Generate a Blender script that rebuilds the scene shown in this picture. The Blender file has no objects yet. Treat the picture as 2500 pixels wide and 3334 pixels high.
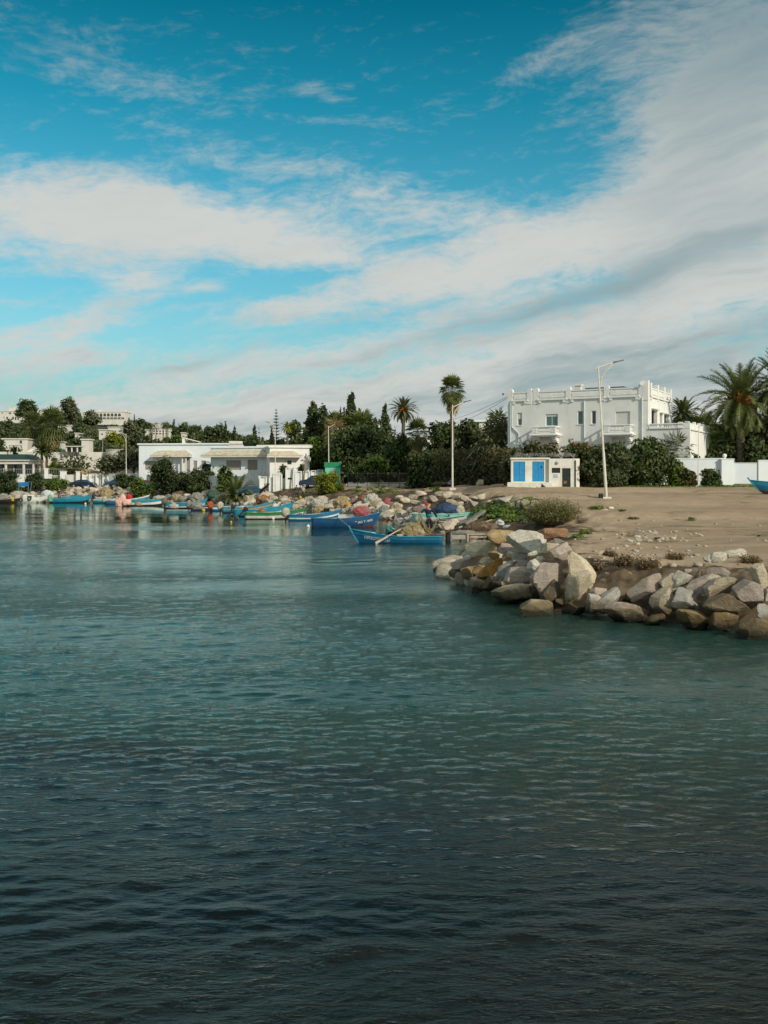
import bpy, math, random
import numpy as np
from mathutils import Vector, Matrix, noise as mnoise

R = math.radians
scene = bpy.context.scene
col = scene.collection

# ------------------------------------------------------------------ camera
F, CAMH, HOR = 3241.0, 3.6, 1556.0          # focal length in photo pixels, eye height, horizon row
cd = bpy.data.cameras.new("camera")
cam = bpy.data.objects.new("camera", cd); col.objects.link(cam)
cam.location = (0, 0, CAMH); cam.rotation_euler = (R(90), 0, 0)
cd.sensor_fit = 'VERTICAL'; cd.sensor_height = 36.0; cd.lens = 36.0*F/3334.0
cd.shift_y = -(1667.0-HOR)/3334.0
cd.clip_start = 0.1; cd.clip_end = 8000
scene.camera = cam
scene.render.resolution_x = 768; scene.render.resolution_y = 1024
scene.view_settings.view_transform = 'Standard'; scene.view_settings.look = 'None'
scene.view_settings.exposure = 0.0; scene.view_settings.gamma = 1.0
scene.view_settings.use_curve_mapping = False
try:
    scene.cycles.use_denoising = True
    scene.cycles.max_bounces = 8; scene.cycles.diffuse_bounces = 3; scene.cycles.glossy_bounces = 3
    scene.cycles.transparent_max_bounces = 8; scene.cycles.transmission_bounces = 3
    scene.cycles.sample_clamp_indirect = 4.0
except Exception:
    pass

# ------------------------------------------------------------------ sun and sky
SUN_EL, SUN_H = R(27), Vector((0.66, -0.75, 0)).normalized()
sdir = Vector((SUN_H.x*math.cos(SUN_EL), SUN_H.y*math.cos(SUN_EL), math.sin(SUN_EL)))
sl = bpy.data.lights.new("sun", 'SUN'); sl.energy = 3.55; sl.angle = R(0.6); sl.color = (1.0, 0.90, 0.76)
so = bpy.data.objects.new("sun", sl); col.objects.link(so)
so.rotation_euler = sdir.to_track_quat('Z', 'Y').to_euler()

class NT:
    """small node-tree helper: arithmetic on sockets"""
    def __init__(s, tree): s.t = tree; s.n = tree.nodes; s.l = tree.links
    def node(s, typ, **kw):
        n = s.n.new(typ)
        for k, v in kw.items(): setattr(n, k, v)
        return n
    def put(s, sock, v):
        if hasattr(v, 'is_linked') or isinstance(v, bpy.types.NodeSocket): s.l.new(v, sock)
        elif v is not None: sock.default_value = v
    def m(s, op, a, b=None, c=None, clamp=False):
        n = s.node('ShaderNodeMath', operation=op); n.use_clamp = clamp
        s.put(n.inputs[0], a)
        if b is not None: s.put(n.inputs[1], b)
        if c is not None: s.put(n.inputs[2], c)
        return n.outputs[0]
    def vm(s, op, a, b=None):
        n = s.node('ShaderNodeVectorMath', operation=op); s.put(n.inputs[0], a)
        if b is not None: s.put(n.inputs[1], b)
        return n.outputs[0]
    def xyz(s, x, y, z=0.0):
        n = s.node('ShaderNodeCombineXYZ'); s.put(n.inputs[0], x); s.put(n.inputs[1], y); s.put(n.inputs[2], z)
        return n.outputs[0]
    def noise(s, vec, scale, detail=4, rough=0.55, dist=0.0, lac=2.0):
        n = s.node('ShaderNodeTexNoise'); s.put(n.inputs['Vector'], vec)
        n.inputs['Scale'].default_value = scale; n.inputs['Detail'].default_value = detail
        n.inputs['Roughness'].default_value = rough; n.inputs['Distortion'].default_value = dist
        n.inputs['Lacunarity'].default_value = lac
        return n.outputs['Fac']
    def mapr(s, v, a, b, c=0.0, d=1.0, smooth=True):
        n = s.node('ShaderNodeMapRange'); n.clamp = True
        if smooth: n.interpolation_type = 'SMOOTHSTEP'
        s.put(n.inputs[0], v); n.inputs[1].default_value = a; n.inputs[2].default_value = b
        n.inputs[3].default_value = c; n.inputs[4].default_value = d
        return n.outputs[0]
    def mix(s, f, a, b, blend='MIX'):
        n = s.node('ShaderNodeMix', data_type='RGBA', blend_type=blend)
        s.put(n.inputs[0], f)
        for i, v in ((6, a), (7, b)):
            if isinstance(v, (tuple, list)): v = tuple(v)+(1,) if len(v) == 3 else tuple(v)
            s.put(n.inputs[i], v)
        return n.outputs[2]
    def ramp(s, f, stops):
        n = s.node('ShaderNodeValToRGB'); s.put(n.inputs[0], f); e = n.color_ramp.elements
        e[0].position, e[0].color = stops[0][0], tuple(stops[0][1])+(1,)
        e[1].position, e[1].color = stops[-1][0], tuple(stops[-1][1])+(1,)
        for p, c in stops[1:-1]:
            k = e.new(p); k.color = tuple(c)+(1,)
        return n.outputs[0]

def build_sky():
    w = bpy.data.worlds.new("World"); scene.world = w; w.use_nodes = True
    t = NT(w.node_tree); t.n.clear()
    out = t.node('ShaderNodeOutputWorld'); bg = t.node('ShaderNodeBackground'); bg.inputs[1].default_value = 0.10
    t.l.new(bg.outputs[0], out.inputs[0])
    sky = t.node('ShaderNodeTexSky', sky_type='NISHITA'); sky.sun_disc = False
    sky.sun_elevation = SUN_EL; sky.sun_rotation = math.atan2(SUN_H.x, SUN_H.y)
    sky.air_density = 1.0; sky.dust_density = 1.2; sky.ozone_density = 2.0
    tc = t.node('ShaderNodeTexCoord'); sp = t.node('ShaderNodeSeparateXYZ'); t.l.new(tc.outputs['Generated'], sp.inputs[0])
    x, y, z = sp.outputs
    az = t.m('ARCTAN2', x, y)
    hyp = t.m('SQRT', t.m('ADD', t.m('MULTIPLY', x, x), t.m('MULTIPLY', y, y)))
    el = t.m('DIVIDE', t.m('MAXIMUM', z, 0.0), t.m('MAXIMUM', hyp, 0.05))
    # bearing / elevation in hundredths of the photograph's degrees-like unit
    A = t.m('MULTIPLY', az, 3.3)          # about -1.2 .. 1.2 over the view
    E = t.m('MULTIPLY', el, 3.3)          # 0 at the horizon, about 1.55 at the top
    vec = t.xyz(A, E, 0.0)
    # gentle warp
    wn = t.node('ShaderNodeTexNoise'); t.l.new(vec, wn.inputs['Vector']); wn.inputs['Scale'].default_value = 2.3; wn.inputs['Detail'].default_value = 5
    wv = t.vm('MULTIPLY', t.vm('SUBTRACT', wn.outputs['Color'], (0.5, 0.5, 0.5)), (0.30, 0.13, 0))
    wvec = t.vm('ADD', vec, wv)
    ws = t.node('ShaderNodeSeparateXYZ'); t.l.new(wvec, ws.inputs[0]); WA, WE = ws.outputs[0], ws.outputs[1]
    def blob(u, v, ru, rv, ang, amp, px=True):
        """soft elliptical cloud bank at photo column u, row v"""
        a0 = math.atan((u-1250)/F)*3.3; e0 = (HOR-v)/F*math.cos(math.atan((u-1250)/F))*3.3
        ra, re = ru/F*3.3, rv/F*3.3
        ca, sa = math.cos(R(ang)), math.sin(R(ang))
        dx = t.m('SUBTRACT', WA, a0); dy = t.m('SUBTRACT', WE, e0)
        p = t.m('ADD', t.m('MULTIPLY', dx, ca/ra), t.m('MULTIPLY', dy, sa/ra))
        q = t.m('ADD', t.m('MULTIPLY', dx, -sa/re), t.m('MULTIPLY', dy, ca/re))
        d2 = t.m('ADD', t.m('MULTIPLY', p, p), t.m('MULTIPLY', q, q))
        return t.m('MULTIPLY', t.m('EXPONENT', t.m('MULTIPLY', d2, -0.8)), amp)
    def total(lst):
        s = None
        for b in lst:
            s = b if s is None else t.m('ADD', s, b)
        return s
    cover = total([blob(*b) for b in [
        (180, 670, 620, 95, -5, .92), (820, 740, 460, 72, -12, .60), (130, 830, 430, 75, 4, .48), (1420, 690, 520, 90, -12, .55), (500, 600, 420, 40, -6, .2),
        (2560, 350, 330, 360, 48, 1.15), (2330, 640, 420, 150, 20, .75), (2390, 330, 300, 250, 47, .55), (1640, 860, 330, 100, 16, .80), (2150, 520, 200, 80, 40, .25),
        (60, 1110, 330, 62, 6, .72), (300, 1030, 130, 40, 14, .4), (450, 925, 110, 42, 6, .72), (640, 950, 50, 16, 10, .6), (820, 1010, 200, 30, 8, .35), (200, 1180, 400, 36, 6, .35), (620, 800, 500, 40, -4, .25), (1100, 970, 330, 60, 14, .58), (980, 850, 130, 30, 10, .4),
        (2050, 1080, 900, 140, 15, .95), (500, 1370, 1100, 80, 4, .60), (1600, 1420, 1500, 130, 3, .7), (850, 1190, 700, 55, 10, .62), (2000, 1300, 900, 130, 5, .6),
        (330, 215, 400, 75, -14, .36), (760, 170, 260, 60, -10, .18), (1760, 195, 230, 40, 26, .42), (2080, 90, 300, 90, 22, .22), (1040, 290, 80, 24, -25, .36),
        (1080, 390, 300, 22, -6, .22), (560, 410, 230, 24, -8, .22), (800, 520, 300, 30, -8, .2)]])
    # unseen cloud cover added beyond the view to grey and lift the ambient light
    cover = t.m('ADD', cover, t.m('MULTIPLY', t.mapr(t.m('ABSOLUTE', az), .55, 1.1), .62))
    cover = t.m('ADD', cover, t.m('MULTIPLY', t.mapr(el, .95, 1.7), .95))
    # streaks: noise stretched along a slowly rising line
    ca, sa = math.cos(R(11)), math.sin(R(11))
    sx = t.m('ADD', t.m('MULTIPLY', WA, ca), t.m('MULTIPLY', WE, sa)); sy = t.m('ADD', t.m('MULTIPLY', WA, -sa), t.m('MULTIPLY', WE, ca))
    st = t.noise(t.xyz(t.m('MULTIPLY', sx, 1.6), t.m('MULTIPLY', sy, 9.0)), 1.3, 7, .62)
    st2 = t.noise(t.xyz(t.m('MULTIPLY', sx, 3.0), t.m('MULTIPLY', sy, 8.0), 4.0), 3.2, 8, .66)
    fn = t.noise(t.xyz(t.m('MULTIPLY', WA, 2.4), t.m('MULTIPLY', WE, 5.5), 2.0), 6.5, 7, .66)
    nz = t.m('ADD', t.m('ADD', t.m('MULTIPLY', t.m('SUBTRACT', st, .5), t.mapr(el, .06, .3, 2.3, .95)), t.m('MULTIPLY', t.m('SUBTRACT', st2, .5), .62)), t.m('MULTIPLY', t.m('SUBTRACT', fn, .5), .85))
    cv = t.m('ADD', cover, nz)
    cv = t.m('ADD', cv, t.mapr(el, .0, .10, .30, 0.0))
    alpha = t.mapr(cv, 0.06, 1.02, 0.0, 0.96)
    # blue of the clear sky: physical sky, cooled towards the teal the photo shows
    tint = t.ramp(t.mapr(el, 0.0, 0.5, 0, 1, False), [(0.0, (.82, 1.05, 1.10)), (0.25, (.98, 1.54, 1.40)), (0.5, (.48, 1.50, 1.38)), (0.75, (.10, 1.12, 1.05)), (1.0, (.0, .68, .66))])
    blue = t.mix(1.0, sky.outputs[0], tint, 'MULTIPLY')
    gain = t.mix(1.0, blue, t.ramp(t.mapr(el, 0.0, 0.5, 0, 1, False), [(0.0, (.62, .62, .62)), (0.3, (.8, .8, .8)), (1.0, (1.0, 1.0, 1.0))]), 'MULTIPLY')
    # thick parts of the cloud are grey from below
    dark = total([blob(*b) for b in [(2080, 900, 560, 50, 19, .60), (1650, 1040, 520, 36, 14, .55), (2350, 1080, 460, 50, 8, .5), (1900, 1290, 900, 70, 5, .5),
                                     (2400, 480, 330, 330, 30, .35), (700, 1390, 500, 30, 6, .5), (950, 1110, 380, 22, 14, .5), (2300, 1400, 400, 60, 0, .4), (2480, 60, 300, 220, 0, .8), (2200, 520, 400, 300, 40, .35), (2100, 1180, 600, 50, 8, .5)]])
    dk = t.mapr(t.m('ADD', dark, t.m('MULTIPLY', t.m('SUBTRACT', st, .47), t.mapr(el, .02, .28, 3.6, 1.1))), -0.08, 1.35)
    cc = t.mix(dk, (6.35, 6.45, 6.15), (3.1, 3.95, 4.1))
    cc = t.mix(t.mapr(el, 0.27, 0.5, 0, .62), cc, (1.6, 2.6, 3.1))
    cc = t.mix(t.mapr(el, .9, 1.5), cc, (7.8, 7.9, 7.5))  # overhead clouds, out of view, whitened to raise the ambient light
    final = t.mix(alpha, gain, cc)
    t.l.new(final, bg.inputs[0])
build_sky()

# ------------------------------------------------------------------ helpers
rng = random.Random(7)
def P(u, v, d): return Vector(((u-1250)/F*d, d, CAMH-(v-HOR)/F*d))
def wd(v, z=0.0): return (CAMH-z)*F/(v-HOR)          # distance of the level z seen at photo row v

def tag(o, label=None, cat=None, group=None, kind=None):
    if label: o['label'] = label
    if cat: o['category'] = cat
    if group: o['group'] = group
    if kind: o['kind'] = kind
    elif label: o['kind'] = 'thing'
    return o
def empty(name, loc=(0, 0, 0), rz=0.0, label=None, cat=None, group=None, kind=None):
    o = bpy.data.objects.new(name, None); col.objects.link(o); o.location = loc; o.rotation_euler = (0, 0, rz)
    o.empty_display_size = 0.2
    return tag(o, label, cat, group, kind)
def link(name, me, parent=None, loc=None, rz=None):
    o = bpy.data.objects.new(name, me); col.objects.link(o)
    if parent: o.parent = parent
    if loc is not None: o.location = loc
    if rz is not None: o.rotation_euler = (0, 0, rz)
    return o
def copy_tree(o, parent=None):
    c = o.copy(); col.objects.link(c)
    if parent is not None: c.parent = parent
    for ch in list(o.children): copy_tree(ch, c)
    return c

class MB:
    """mesh builder: collects shapes, builds one object"""
    def __init__(s): s.v = []; s.f = []; s.mi = []; s.cur = 0
    def add(s, vs, fs):
        b = len(s.v); s.v.extend([tuple(v) for v in vs]); s.f.extend([tuple(i+b for i in f) for f in fs]); s.mi.extend([s.cur]*len(fs)); return s
    def mat(s, i): s.cur = i; return s
    def box(s, x0, x1, y0, y1, z0, z1, M=None):
        vs = [Vector(p) for p in ((x0, y0, z0), (x1, y0, z0), (x1, y1, z0), (x0, y1, z0), (x0, y0, z1), (x1, y0, z1), (x1, y1, z1), (x0, y1, z1))]
        if M is not None: vs = [M @ v for v in vs]
        return s.add(vs, [(0, 3, 2, 1), (4, 5, 6, 7), (0, 1, 5, 4), (1, 2, 6, 5), (2, 3, 7, 6), (3, 0, 4, 7)])
    def bbox(s, x0, x1, y0, y1, z0, z1, b=0.02, M=None):
        """box with chamfered edges"""
        vs = []; idx = {}
        for ix, X in ((0, x0), (1, x1)):
            for iy, Y in ((0, y0), (1, y1)):
                for iz, Z in ((0, z0), (1, z1)):
                    sx, sy, sz = (1-2*ix), (1-2*iy), (1-2*iz)
                    for k, p in enumerate(((X, Y+sy*b, Z+sz*b), (X+sx*b, Y, Z+sz*b), (X+sx*b, Y+sy*b, Z))):
                        idx[(ix, iy, iz, k)] = len(vs); vs.append(Vector(p))
        g = lambda *a: idx[a]; f = []
        for a in (0, 1):
            q = [g(a, 0, 0, 0), g(a, 1, 0, 0), g(a, 1, 1, 0), g(a, 0, 1, 0)]; f.append(q if a else q[::-1])
            q = [g(0, a, 0, 1), g(0, a, 1, 1), g(1, a, 1, 1), g(1, a, 0, 1)]; f.append(q if a else q[::-1])
            q = [g(0, 0, a, 2), g(1, 0, a, 2), g(1, 1, a, 2), g(0, 1, a, 2)]; f.append(q if a else q[::-1])
        for a in (0, 1):
            for c in (0, 1):
                f.append([g(a, c, 0, 0), g(a, c, 1, 0), g(a, c, 1, 1), g(a, c, 0, 1)])
                f.append([g(a, 0, c, 0), g(a, 1, c, 0), g(a, 1, c, 2), g(a, 0, c, 2)])
                f.append([g(0, a, c, 1), g(1, a, c, 1), g(1, a, c, 2), g(0, a, c, 2)])
                for e in (0, 1): f.append([g(a, c, e, 0), g(a, c, e, 1), g(a, c, e, 2)])
        if M is not None: vs = [M @ v for v in vs]
        return s.add(vs, f)
    def tube(s, pts, rad, n=8, cap=True):
        pts = [Vector(p) for p in pts]; rads = rad if isinstance(rad, (list, tuple)) else [rad]*len(pts)
        vs = []; prev = None
        for i, p in enumerate(pts):
            d = (pts[min(i+1, len(pts)-1)]-pts[max(i-1, 0)]).normalized()
            if prev is None: a = d.orthogonal().normalized()
            else:
                a = (prev-d*prev.dot(d))
                a = a.normalized() if a.length > 1e-6 else d.orthogonal().normalized()
            prev = a; b = d.cross(a)
            for k in range(n):
                th = 2*math.pi*k/n; vs.append(p+(a*math.cos(th)+b*math.sin(th))*rads[i])
        fs = []
        for i in range(len(pts)-1):
            for k in range(n):
                k2 = (k+1) % n; fs.append((i*n+k, i*n+k2, (i+1)*n+k2, (i+1)*n+k))
        if cap: fs.append(tuple(range(n))[::-1]); fs.append(tuple((len(pts)-1)*n+k for k in range(n)))
        return s.add(vs, fs)
    def lathe(s, prof, n=12, c=(0, 0, 0), M=None):
        vs = []; c = Vector(c)
        for r, z in prof:
            for k in range(n):
                th = 2*math.pi*k/n; v = c+Vector((r*math.cos(th), r*math.sin(th), z)); vs.append(M @ v if M is not None else v)
        fs = []
        for i in range(len(prof)-1):
            for k in range(n):
                k2 = (k+1) % n; fs.append((i*n+k, i*n+k2, (i+1)*n+k2, (i+1)*n+k))
        fs.append(tuple(range(n))[::-1]); fs.append(tuple((len(prof)-1)*n+k for k in range(n)))
        return s.add(vs, fs)
    def ball(s, c, r, n=12, sq=(1, 1, 1)):
        c = Vector(c); prof = [(max(1e-3, math.sin(math.pi*i/8))*r, -math.cos(math.pi*i/8)*r) for i in range(9)]
        b = len(s.v); s.lathe(prof, n)
        for i in range(b, len(s.v)):
            v = s.v[i]; s.v[i] = (c.x+v[0]*sq[0], c.y+v[1]*sq[1], c.z+v[2]*sq[2])
        return s
    def prism(s, poly, y0, y1, M=None):
        """polygon in x,z extruded along y"""
        n = len(poly); vs = [Vector((x, y0, z)) for x, z in poly]+[Vector((x, y1, z)) for x, z in poly]
        if M is not None: vs = [M @ v for v in vs]
        fs = [tuple(range(n)), tuple(range(n, 2*n))[::-1]]+[(i, i+n, (i+1) % n+n, (i+1) % n) for i in range(n)]
        return s.add(vs, fs)
    def slab(s, poly, z0, z1):
        """polygon in x,y extruded in z"""
        n = len(poly); vs = [(x, y, z0) for x, y in poly]+[(x, y, z1) for x, y in poly]
        return s.add(vs, [tuple(range(n))[::-1], tuple(range(n, 2*n))]+[(i, (i+1) % n, (i+1) % n+n, i+n) for i in range(n)])
    def mesh(s, name, mats, smooth=False):
        me = bpy.data.meshes.new(name); me.from_pydata(s.v, [], s.f)
        for m_ in (mats if isinstance(mats, (list, tuple)) else [mats]): me.materials.append(m_)
        me.polygons.foreach_set('material_index', s.mi)
        if smooth: me.polygons.foreach_set('use_smooth', [True]*len(s.f))
        me.update(); return me
    def build(s, name, mats, parent=None, smooth=False, loc=None, rz=None):
        return link(name, s.mesh(name, mats, smooth), parent, loc, rz)

def npmesh(name, V, Fq, mats, mi=None, smooth=False):
    """fast mesh from numpy arrays; all faces have the same vertex count"""
    me = bpy.data.meshes.new(name); k = Fq.shape[1]; nf = len(Fq)
    me.vertices.add(len(V)); me.vertices.foreach_set('co', np.asarray(V, dtype=np.float32).ravel())
    me.loops.add(nf*k); me.loops.foreach_set('vertex_index', np.asarray(Fq, dtype=np.int32).ravel())
    me.polygons.add(nf); me.polygons.foreach_set('loop_start', np.arange(0, nf*k, k, dtype=np.int32))
    me.polygons.foreach_set('loop_total', np.full(nf, k, dtype=np.int32))
    for m_ in (mats if isinstance(mats, (list, tuple)) else [mats]): me.materials.append(m_)
    if mi is not None: me.polygons.foreach_set('material_index', np.asarray(mi, dtype=np.int32))
    if smooth: me.polygons.foreach_set('use_smooth', np.ones(nf, dtype=bool))
    me.update(); me.validate(); return me

# ------------------------------------------------------------------ materials
MATS = {}
def mat(name, c, rough=.7, c2=None, sc=3.0, bump=0.0, bsc=None, spec=.3, metal=0.0, stain=None, det=5, c3=None, aniso=None):
    """procedural surface: two or three colours mixed by noise, bump from a finer noise, optional streaky stain"""
    if name in MATS: return MATS[name]
    m_ = bpy.data.materials.new(name); m_.use_nodes = True; t = NT(m_.node_tree)
    b = t.n['Principled BSDF']; b.inputs['Roughness'].default_value = rough; b.inputs['Metallic'].default_value = metal
    b.inputs['Specular IOR Level'].default_value = spec
    tc = t.node('ShaderNodeTexCoord'); vec = tc.outputs['Object']
    if aniso:
        mp = t.node('ShaderNodeMapping'); mp.inputs['Scale'].default_value = aniso; t.l.new(vec, mp.inputs[0]); vec = mp.outputs[0]
    if c2 is None: c2 = tuple(x*.86 for x in c)
    n1 = t.noise(vec, sc, det, .6)
    cc = t.mix(t.mapr(n1, .36, .64), c, c2)
    if c3 is not None: cc = t.mix(t.mapr(t.noise(vec, sc*.37+.11, 3, .6), .5, .66), cc, c3)
    if stain is not None:
        mp = t.node('ShaderNodeMapping'); mp.inputs['Scale'].default_value = (1.0, 1.0, .18); t.l.new(tc.outputs['Object'], mp.inputs[0])
        cc = t.mix(t.mapr(t.noise(mp.outputs[0], stain[1], 6, .65), .52, .78, 0, stain[2]), cc, stain[0])
    t.l.new(cc, b.inputs['Base Color'])
    if bump:
        bn = t.node('ShaderNodeBump'); bn.inputs['Strength'].default_value = bump; bn.inputs['Distance'].default_value = .05
        t.l.new(t.noise(vec, bsc or sc*4, 5, .6), bn.inputs['Height']); t.l.new(bn.outputs[0], b.inputs['Normal'])
    MATS[name] = m_; return m_

def leafmat(name, stops, trans=.25, rough=.55):
    """foliage: every leaf (mesh island) takes its own shade from a ramp of leaf colours"""
    if name in MATS: return MATS[name]
    m_ = bpy.data.materials.new(name); m_.use_nodes = True; t = NT(m_.node_tree)
    b = t.n['Principled BSDF']; b.inputs['Roughness'].default_value = rough; b.inputs['Specular IOR Level'].default_value = .25
    g = t.node('ShaderNodeNewGeometry'); tc = t.node('ShaderNodeTexCoord')
    stops = [tuple(x*g_ for x, g_ in zip(c, (2.05, 1.85, 1.5))) for c in stops]
    k = t.m('ADD', t.m('MULTIPLY', g.outputs['Random Per Island'], .65), t.m('MULTIPLY', t.noise(tc.outputs['Object'], .9, 3, .6), .7))
    cc = t.ramp(t.mapr(k, .2, 1.1, 0, 1, False), [(i/(len(stops)-1), c) for i, c in enumerate(stops)])
    t.l.new(cc, b.inputs['Base Color'])
    tr = t.node('ShaderNodeBsdfTranslucent'); t.l.new(t.mix(1.0, cc, (1.0, 1.0, .55), 'MULTIPLY'), tr.inputs[0])
    mx = t.node('ShaderNodeMixShader'); mx.inputs[0].default_value = trans
    t.l.new(b.outputs[0], mx.inputs[1]); t.l.new(tr.outputs[0], mx.inputs[2])
    t.l.new(mx.outputs[0], t.n['Material Output'].inputs[0])
    MATS[name] = m_; return m_
# ================================================================== LAND AND WATER
SHORE_PX = [(-1500, 1620), (0, 1625), (300, 1627), (500, 1630), (640, 1635), (800, 1642), (950, 1655), (1100, 1670), (1230, 1688), (1330, 1708),
            (1430, 1730), (1520, 1748), (1610, 1764), (1600, 1788), (1540, 1810), (1480, 1838), (1462, 1866), (1480, 1896), (1560, 1925),
            (1680, 1955), (1760, 1985), (1880, 2000), (2030, 2015), (2220, 2035), (2500, 2070), (3000, 2100)]
shore = [((u-1250)/F*wd(v), wd(v)) for u, v in SHORE_PX]
shore = [(-500, 205), (-200, 190)]+shore+[(22, 13), (40, 8), (120, 2), (400, -20)]
SH = np.array(shore)
POLY = np.array(shore+[(400, 6000), (-500, 6000)])
def sdist(X, Y):
    """signed distance to the shoreline, positive on land"""
    X = np.asarray(X, float); Y = np.asarray(Y, float)
    d = np.full(X.shape, 1e9); a = SH[:-1]; b = SH[1:]
    for p, q in zip(a, b):
        e = q-p; L = e.dot(e); tt = np.clip(((X-p[0])*e[0]+(Y-p[1])*e[1])/L, 0, 1)
        d = np.minimum(d, np.hypot(X-p[0]-tt*e[0], Y-p[1]-tt*e[1]))
    ins = np.zeros(X.shape, bool); n = len(POLY)
    for i in range(n):
        x1, y1 = POLY[i]; x2, y2 = POLY[(i+1) % n]
        if y1 == y2: continue
        c = ((Y >= y1) != (Y >= y2)) & (X < (x2-x1)*(Y-y1)/(y2-y1)+x1); ins ^= c
    return np.where(ins, d, -d)
LOT = [(1830, 28), (1800, 33), (1750, 40), (1700, 50), (1650, 60), (1622, 67), (1600, 76), (1582, 86), (1571, 97), (1566, 112)]
CP = [(u, v, d) for u in (1700, 2000, 2300, 2700, 3200) for v, d in LOT]
CP += [(1500, 1622, 78), (1500, 1600, 88), (1480, 1588, 98), (1300, 1605, 92), (1250, 1592, 112), (1230, 1583, 132), (1400, 1583, 125), (1650, 1578, 92), (1800, 1578, 88),
       (1085, 1574, 141), (970, 1588, 131), (1000, 1594, 122), (865, 1573, 140), (900, 1578, 137), (820, 1574, 140), (1000, 1574, 141), (940, 1574, 140), (880, 1573, 143), (960, 1574, 144), (700, 1577, 158), (600, 1580, 165), (270, 1583, 180), (0, 1583, 184), (-300, 1583, 190), (1100, 1600, 118),
       (150, 1580, 190), (450, 1580, 175), (0, 1578, 200), (-600, 1580, 220), (1200, 1566, 170), (900, 1566, 190), (1700, 1560, 150), (2300, 1560, 150), (2900, 1560, 150)]
CPX = np.array([(u-1250)/F*d for u, v, d in CP]); CPY = np.array([float(d) for u, v, d in CP]); CPZ = np.array([CAMH-(v-HOR)/F*d for u, v, d in CP])
def sstep(x, a, b):
    t = np.clip((x-a)/(b-a), 0, 1); return t*t*(3-2*t)
def fnoise(X, Y, s, seed=0):
    o = np.zeros(np.shape(X)); rs = np.random.RandomState(seed)
    for k in range(7):
        th = rs.rand()*6.28; f = s*(1.0+.55*k); o = o+np.sin((X*math.cos(th)+Y*math.sin(th))*f+rs.rand()*6.28)/(1+.55*k)
    return o/3.0
def ground(X, Y):
    X = np.asarray(X, float); Y = np.asarray(Y, float); num = np.zeros(X.shape); den = np.zeros(X.shape)
    sc = np.maximum(Y, 20)
    for x, y, z in zip(CPX, CPY, CPZ):
        # distances measured relative to range, so near ground keeps its detail
        r2 = ((X-x)**2*9+(Y-y)**2*16)/(sc*max(y, 20)); w = 1.0/(r2+1e-3)**2.2; num += w*z; den += w
    Hh = num/den
    Hh = np.where(Y > 200, Hh*(1-sstep(Y, 200, 260))+3.0*sstep(Y, 200, 260), Hh)
    ang = X/np.maximum(Y, 1)*F+1250
    lat = np.interp(ang, [-2500, -600, 0, 350, 700, 900, 1150, 1500], [.9, 1.0, 1.0, .92, .60, .38, .14, .05])
    Hh = Hh+31*lat*sstep(Y, 215, 560)
    dd = sdist(X, Y)
    w = .085*np.maximum(Y, 20)+1.3
    up = Hh*(1-(1-np.clip(dd/w, 0, 1))**1.7)-.12
    dn = -np.minimum(.12+.22*np.abs(dd), 1.5+.012*np.abs(dd))
    rough = fnoise(X, Y, 1.4, 1)*.05*np.clip(dd/3, 0, 1)*(Y < 200)+(fnoise(X, Y, 2.3, 5)*.17+fnoise(X, Y, 6.3, 6)*.08)*np.clip(dd/1.5, 0, 1)*np.clip(1.6-dd/w, 0, 1)*(Y < 200)
    return np.where(dd > 0, up+rough, dn)
def gz(x, y): return float(ground(np.array([x]), np.array([y]))[0])
def G(u, d):
    """ground point in the direction of photo column u at range d"""
    x = (u-1250)/F*d; return Vector((x, d, gz(x, d)))
def Gv(u, v, dmin=15, dmax=420):
    """first ground point seen at photo pixel (u, v)"""
    ds = np.exp(np.linspace(math.log(dmin), math.log(dmax), 700)); X = (u-1250)/F*ds; Z = ground(X, ds); ray = CAMH-(v-HOR)/F*ds
    k = np.where((Z >= ray) & (Z > -.3))[0]
    i = k[0] if len(k) else len(ds)-1
    return Vector((X[i], ds[i], Z[i]))

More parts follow.
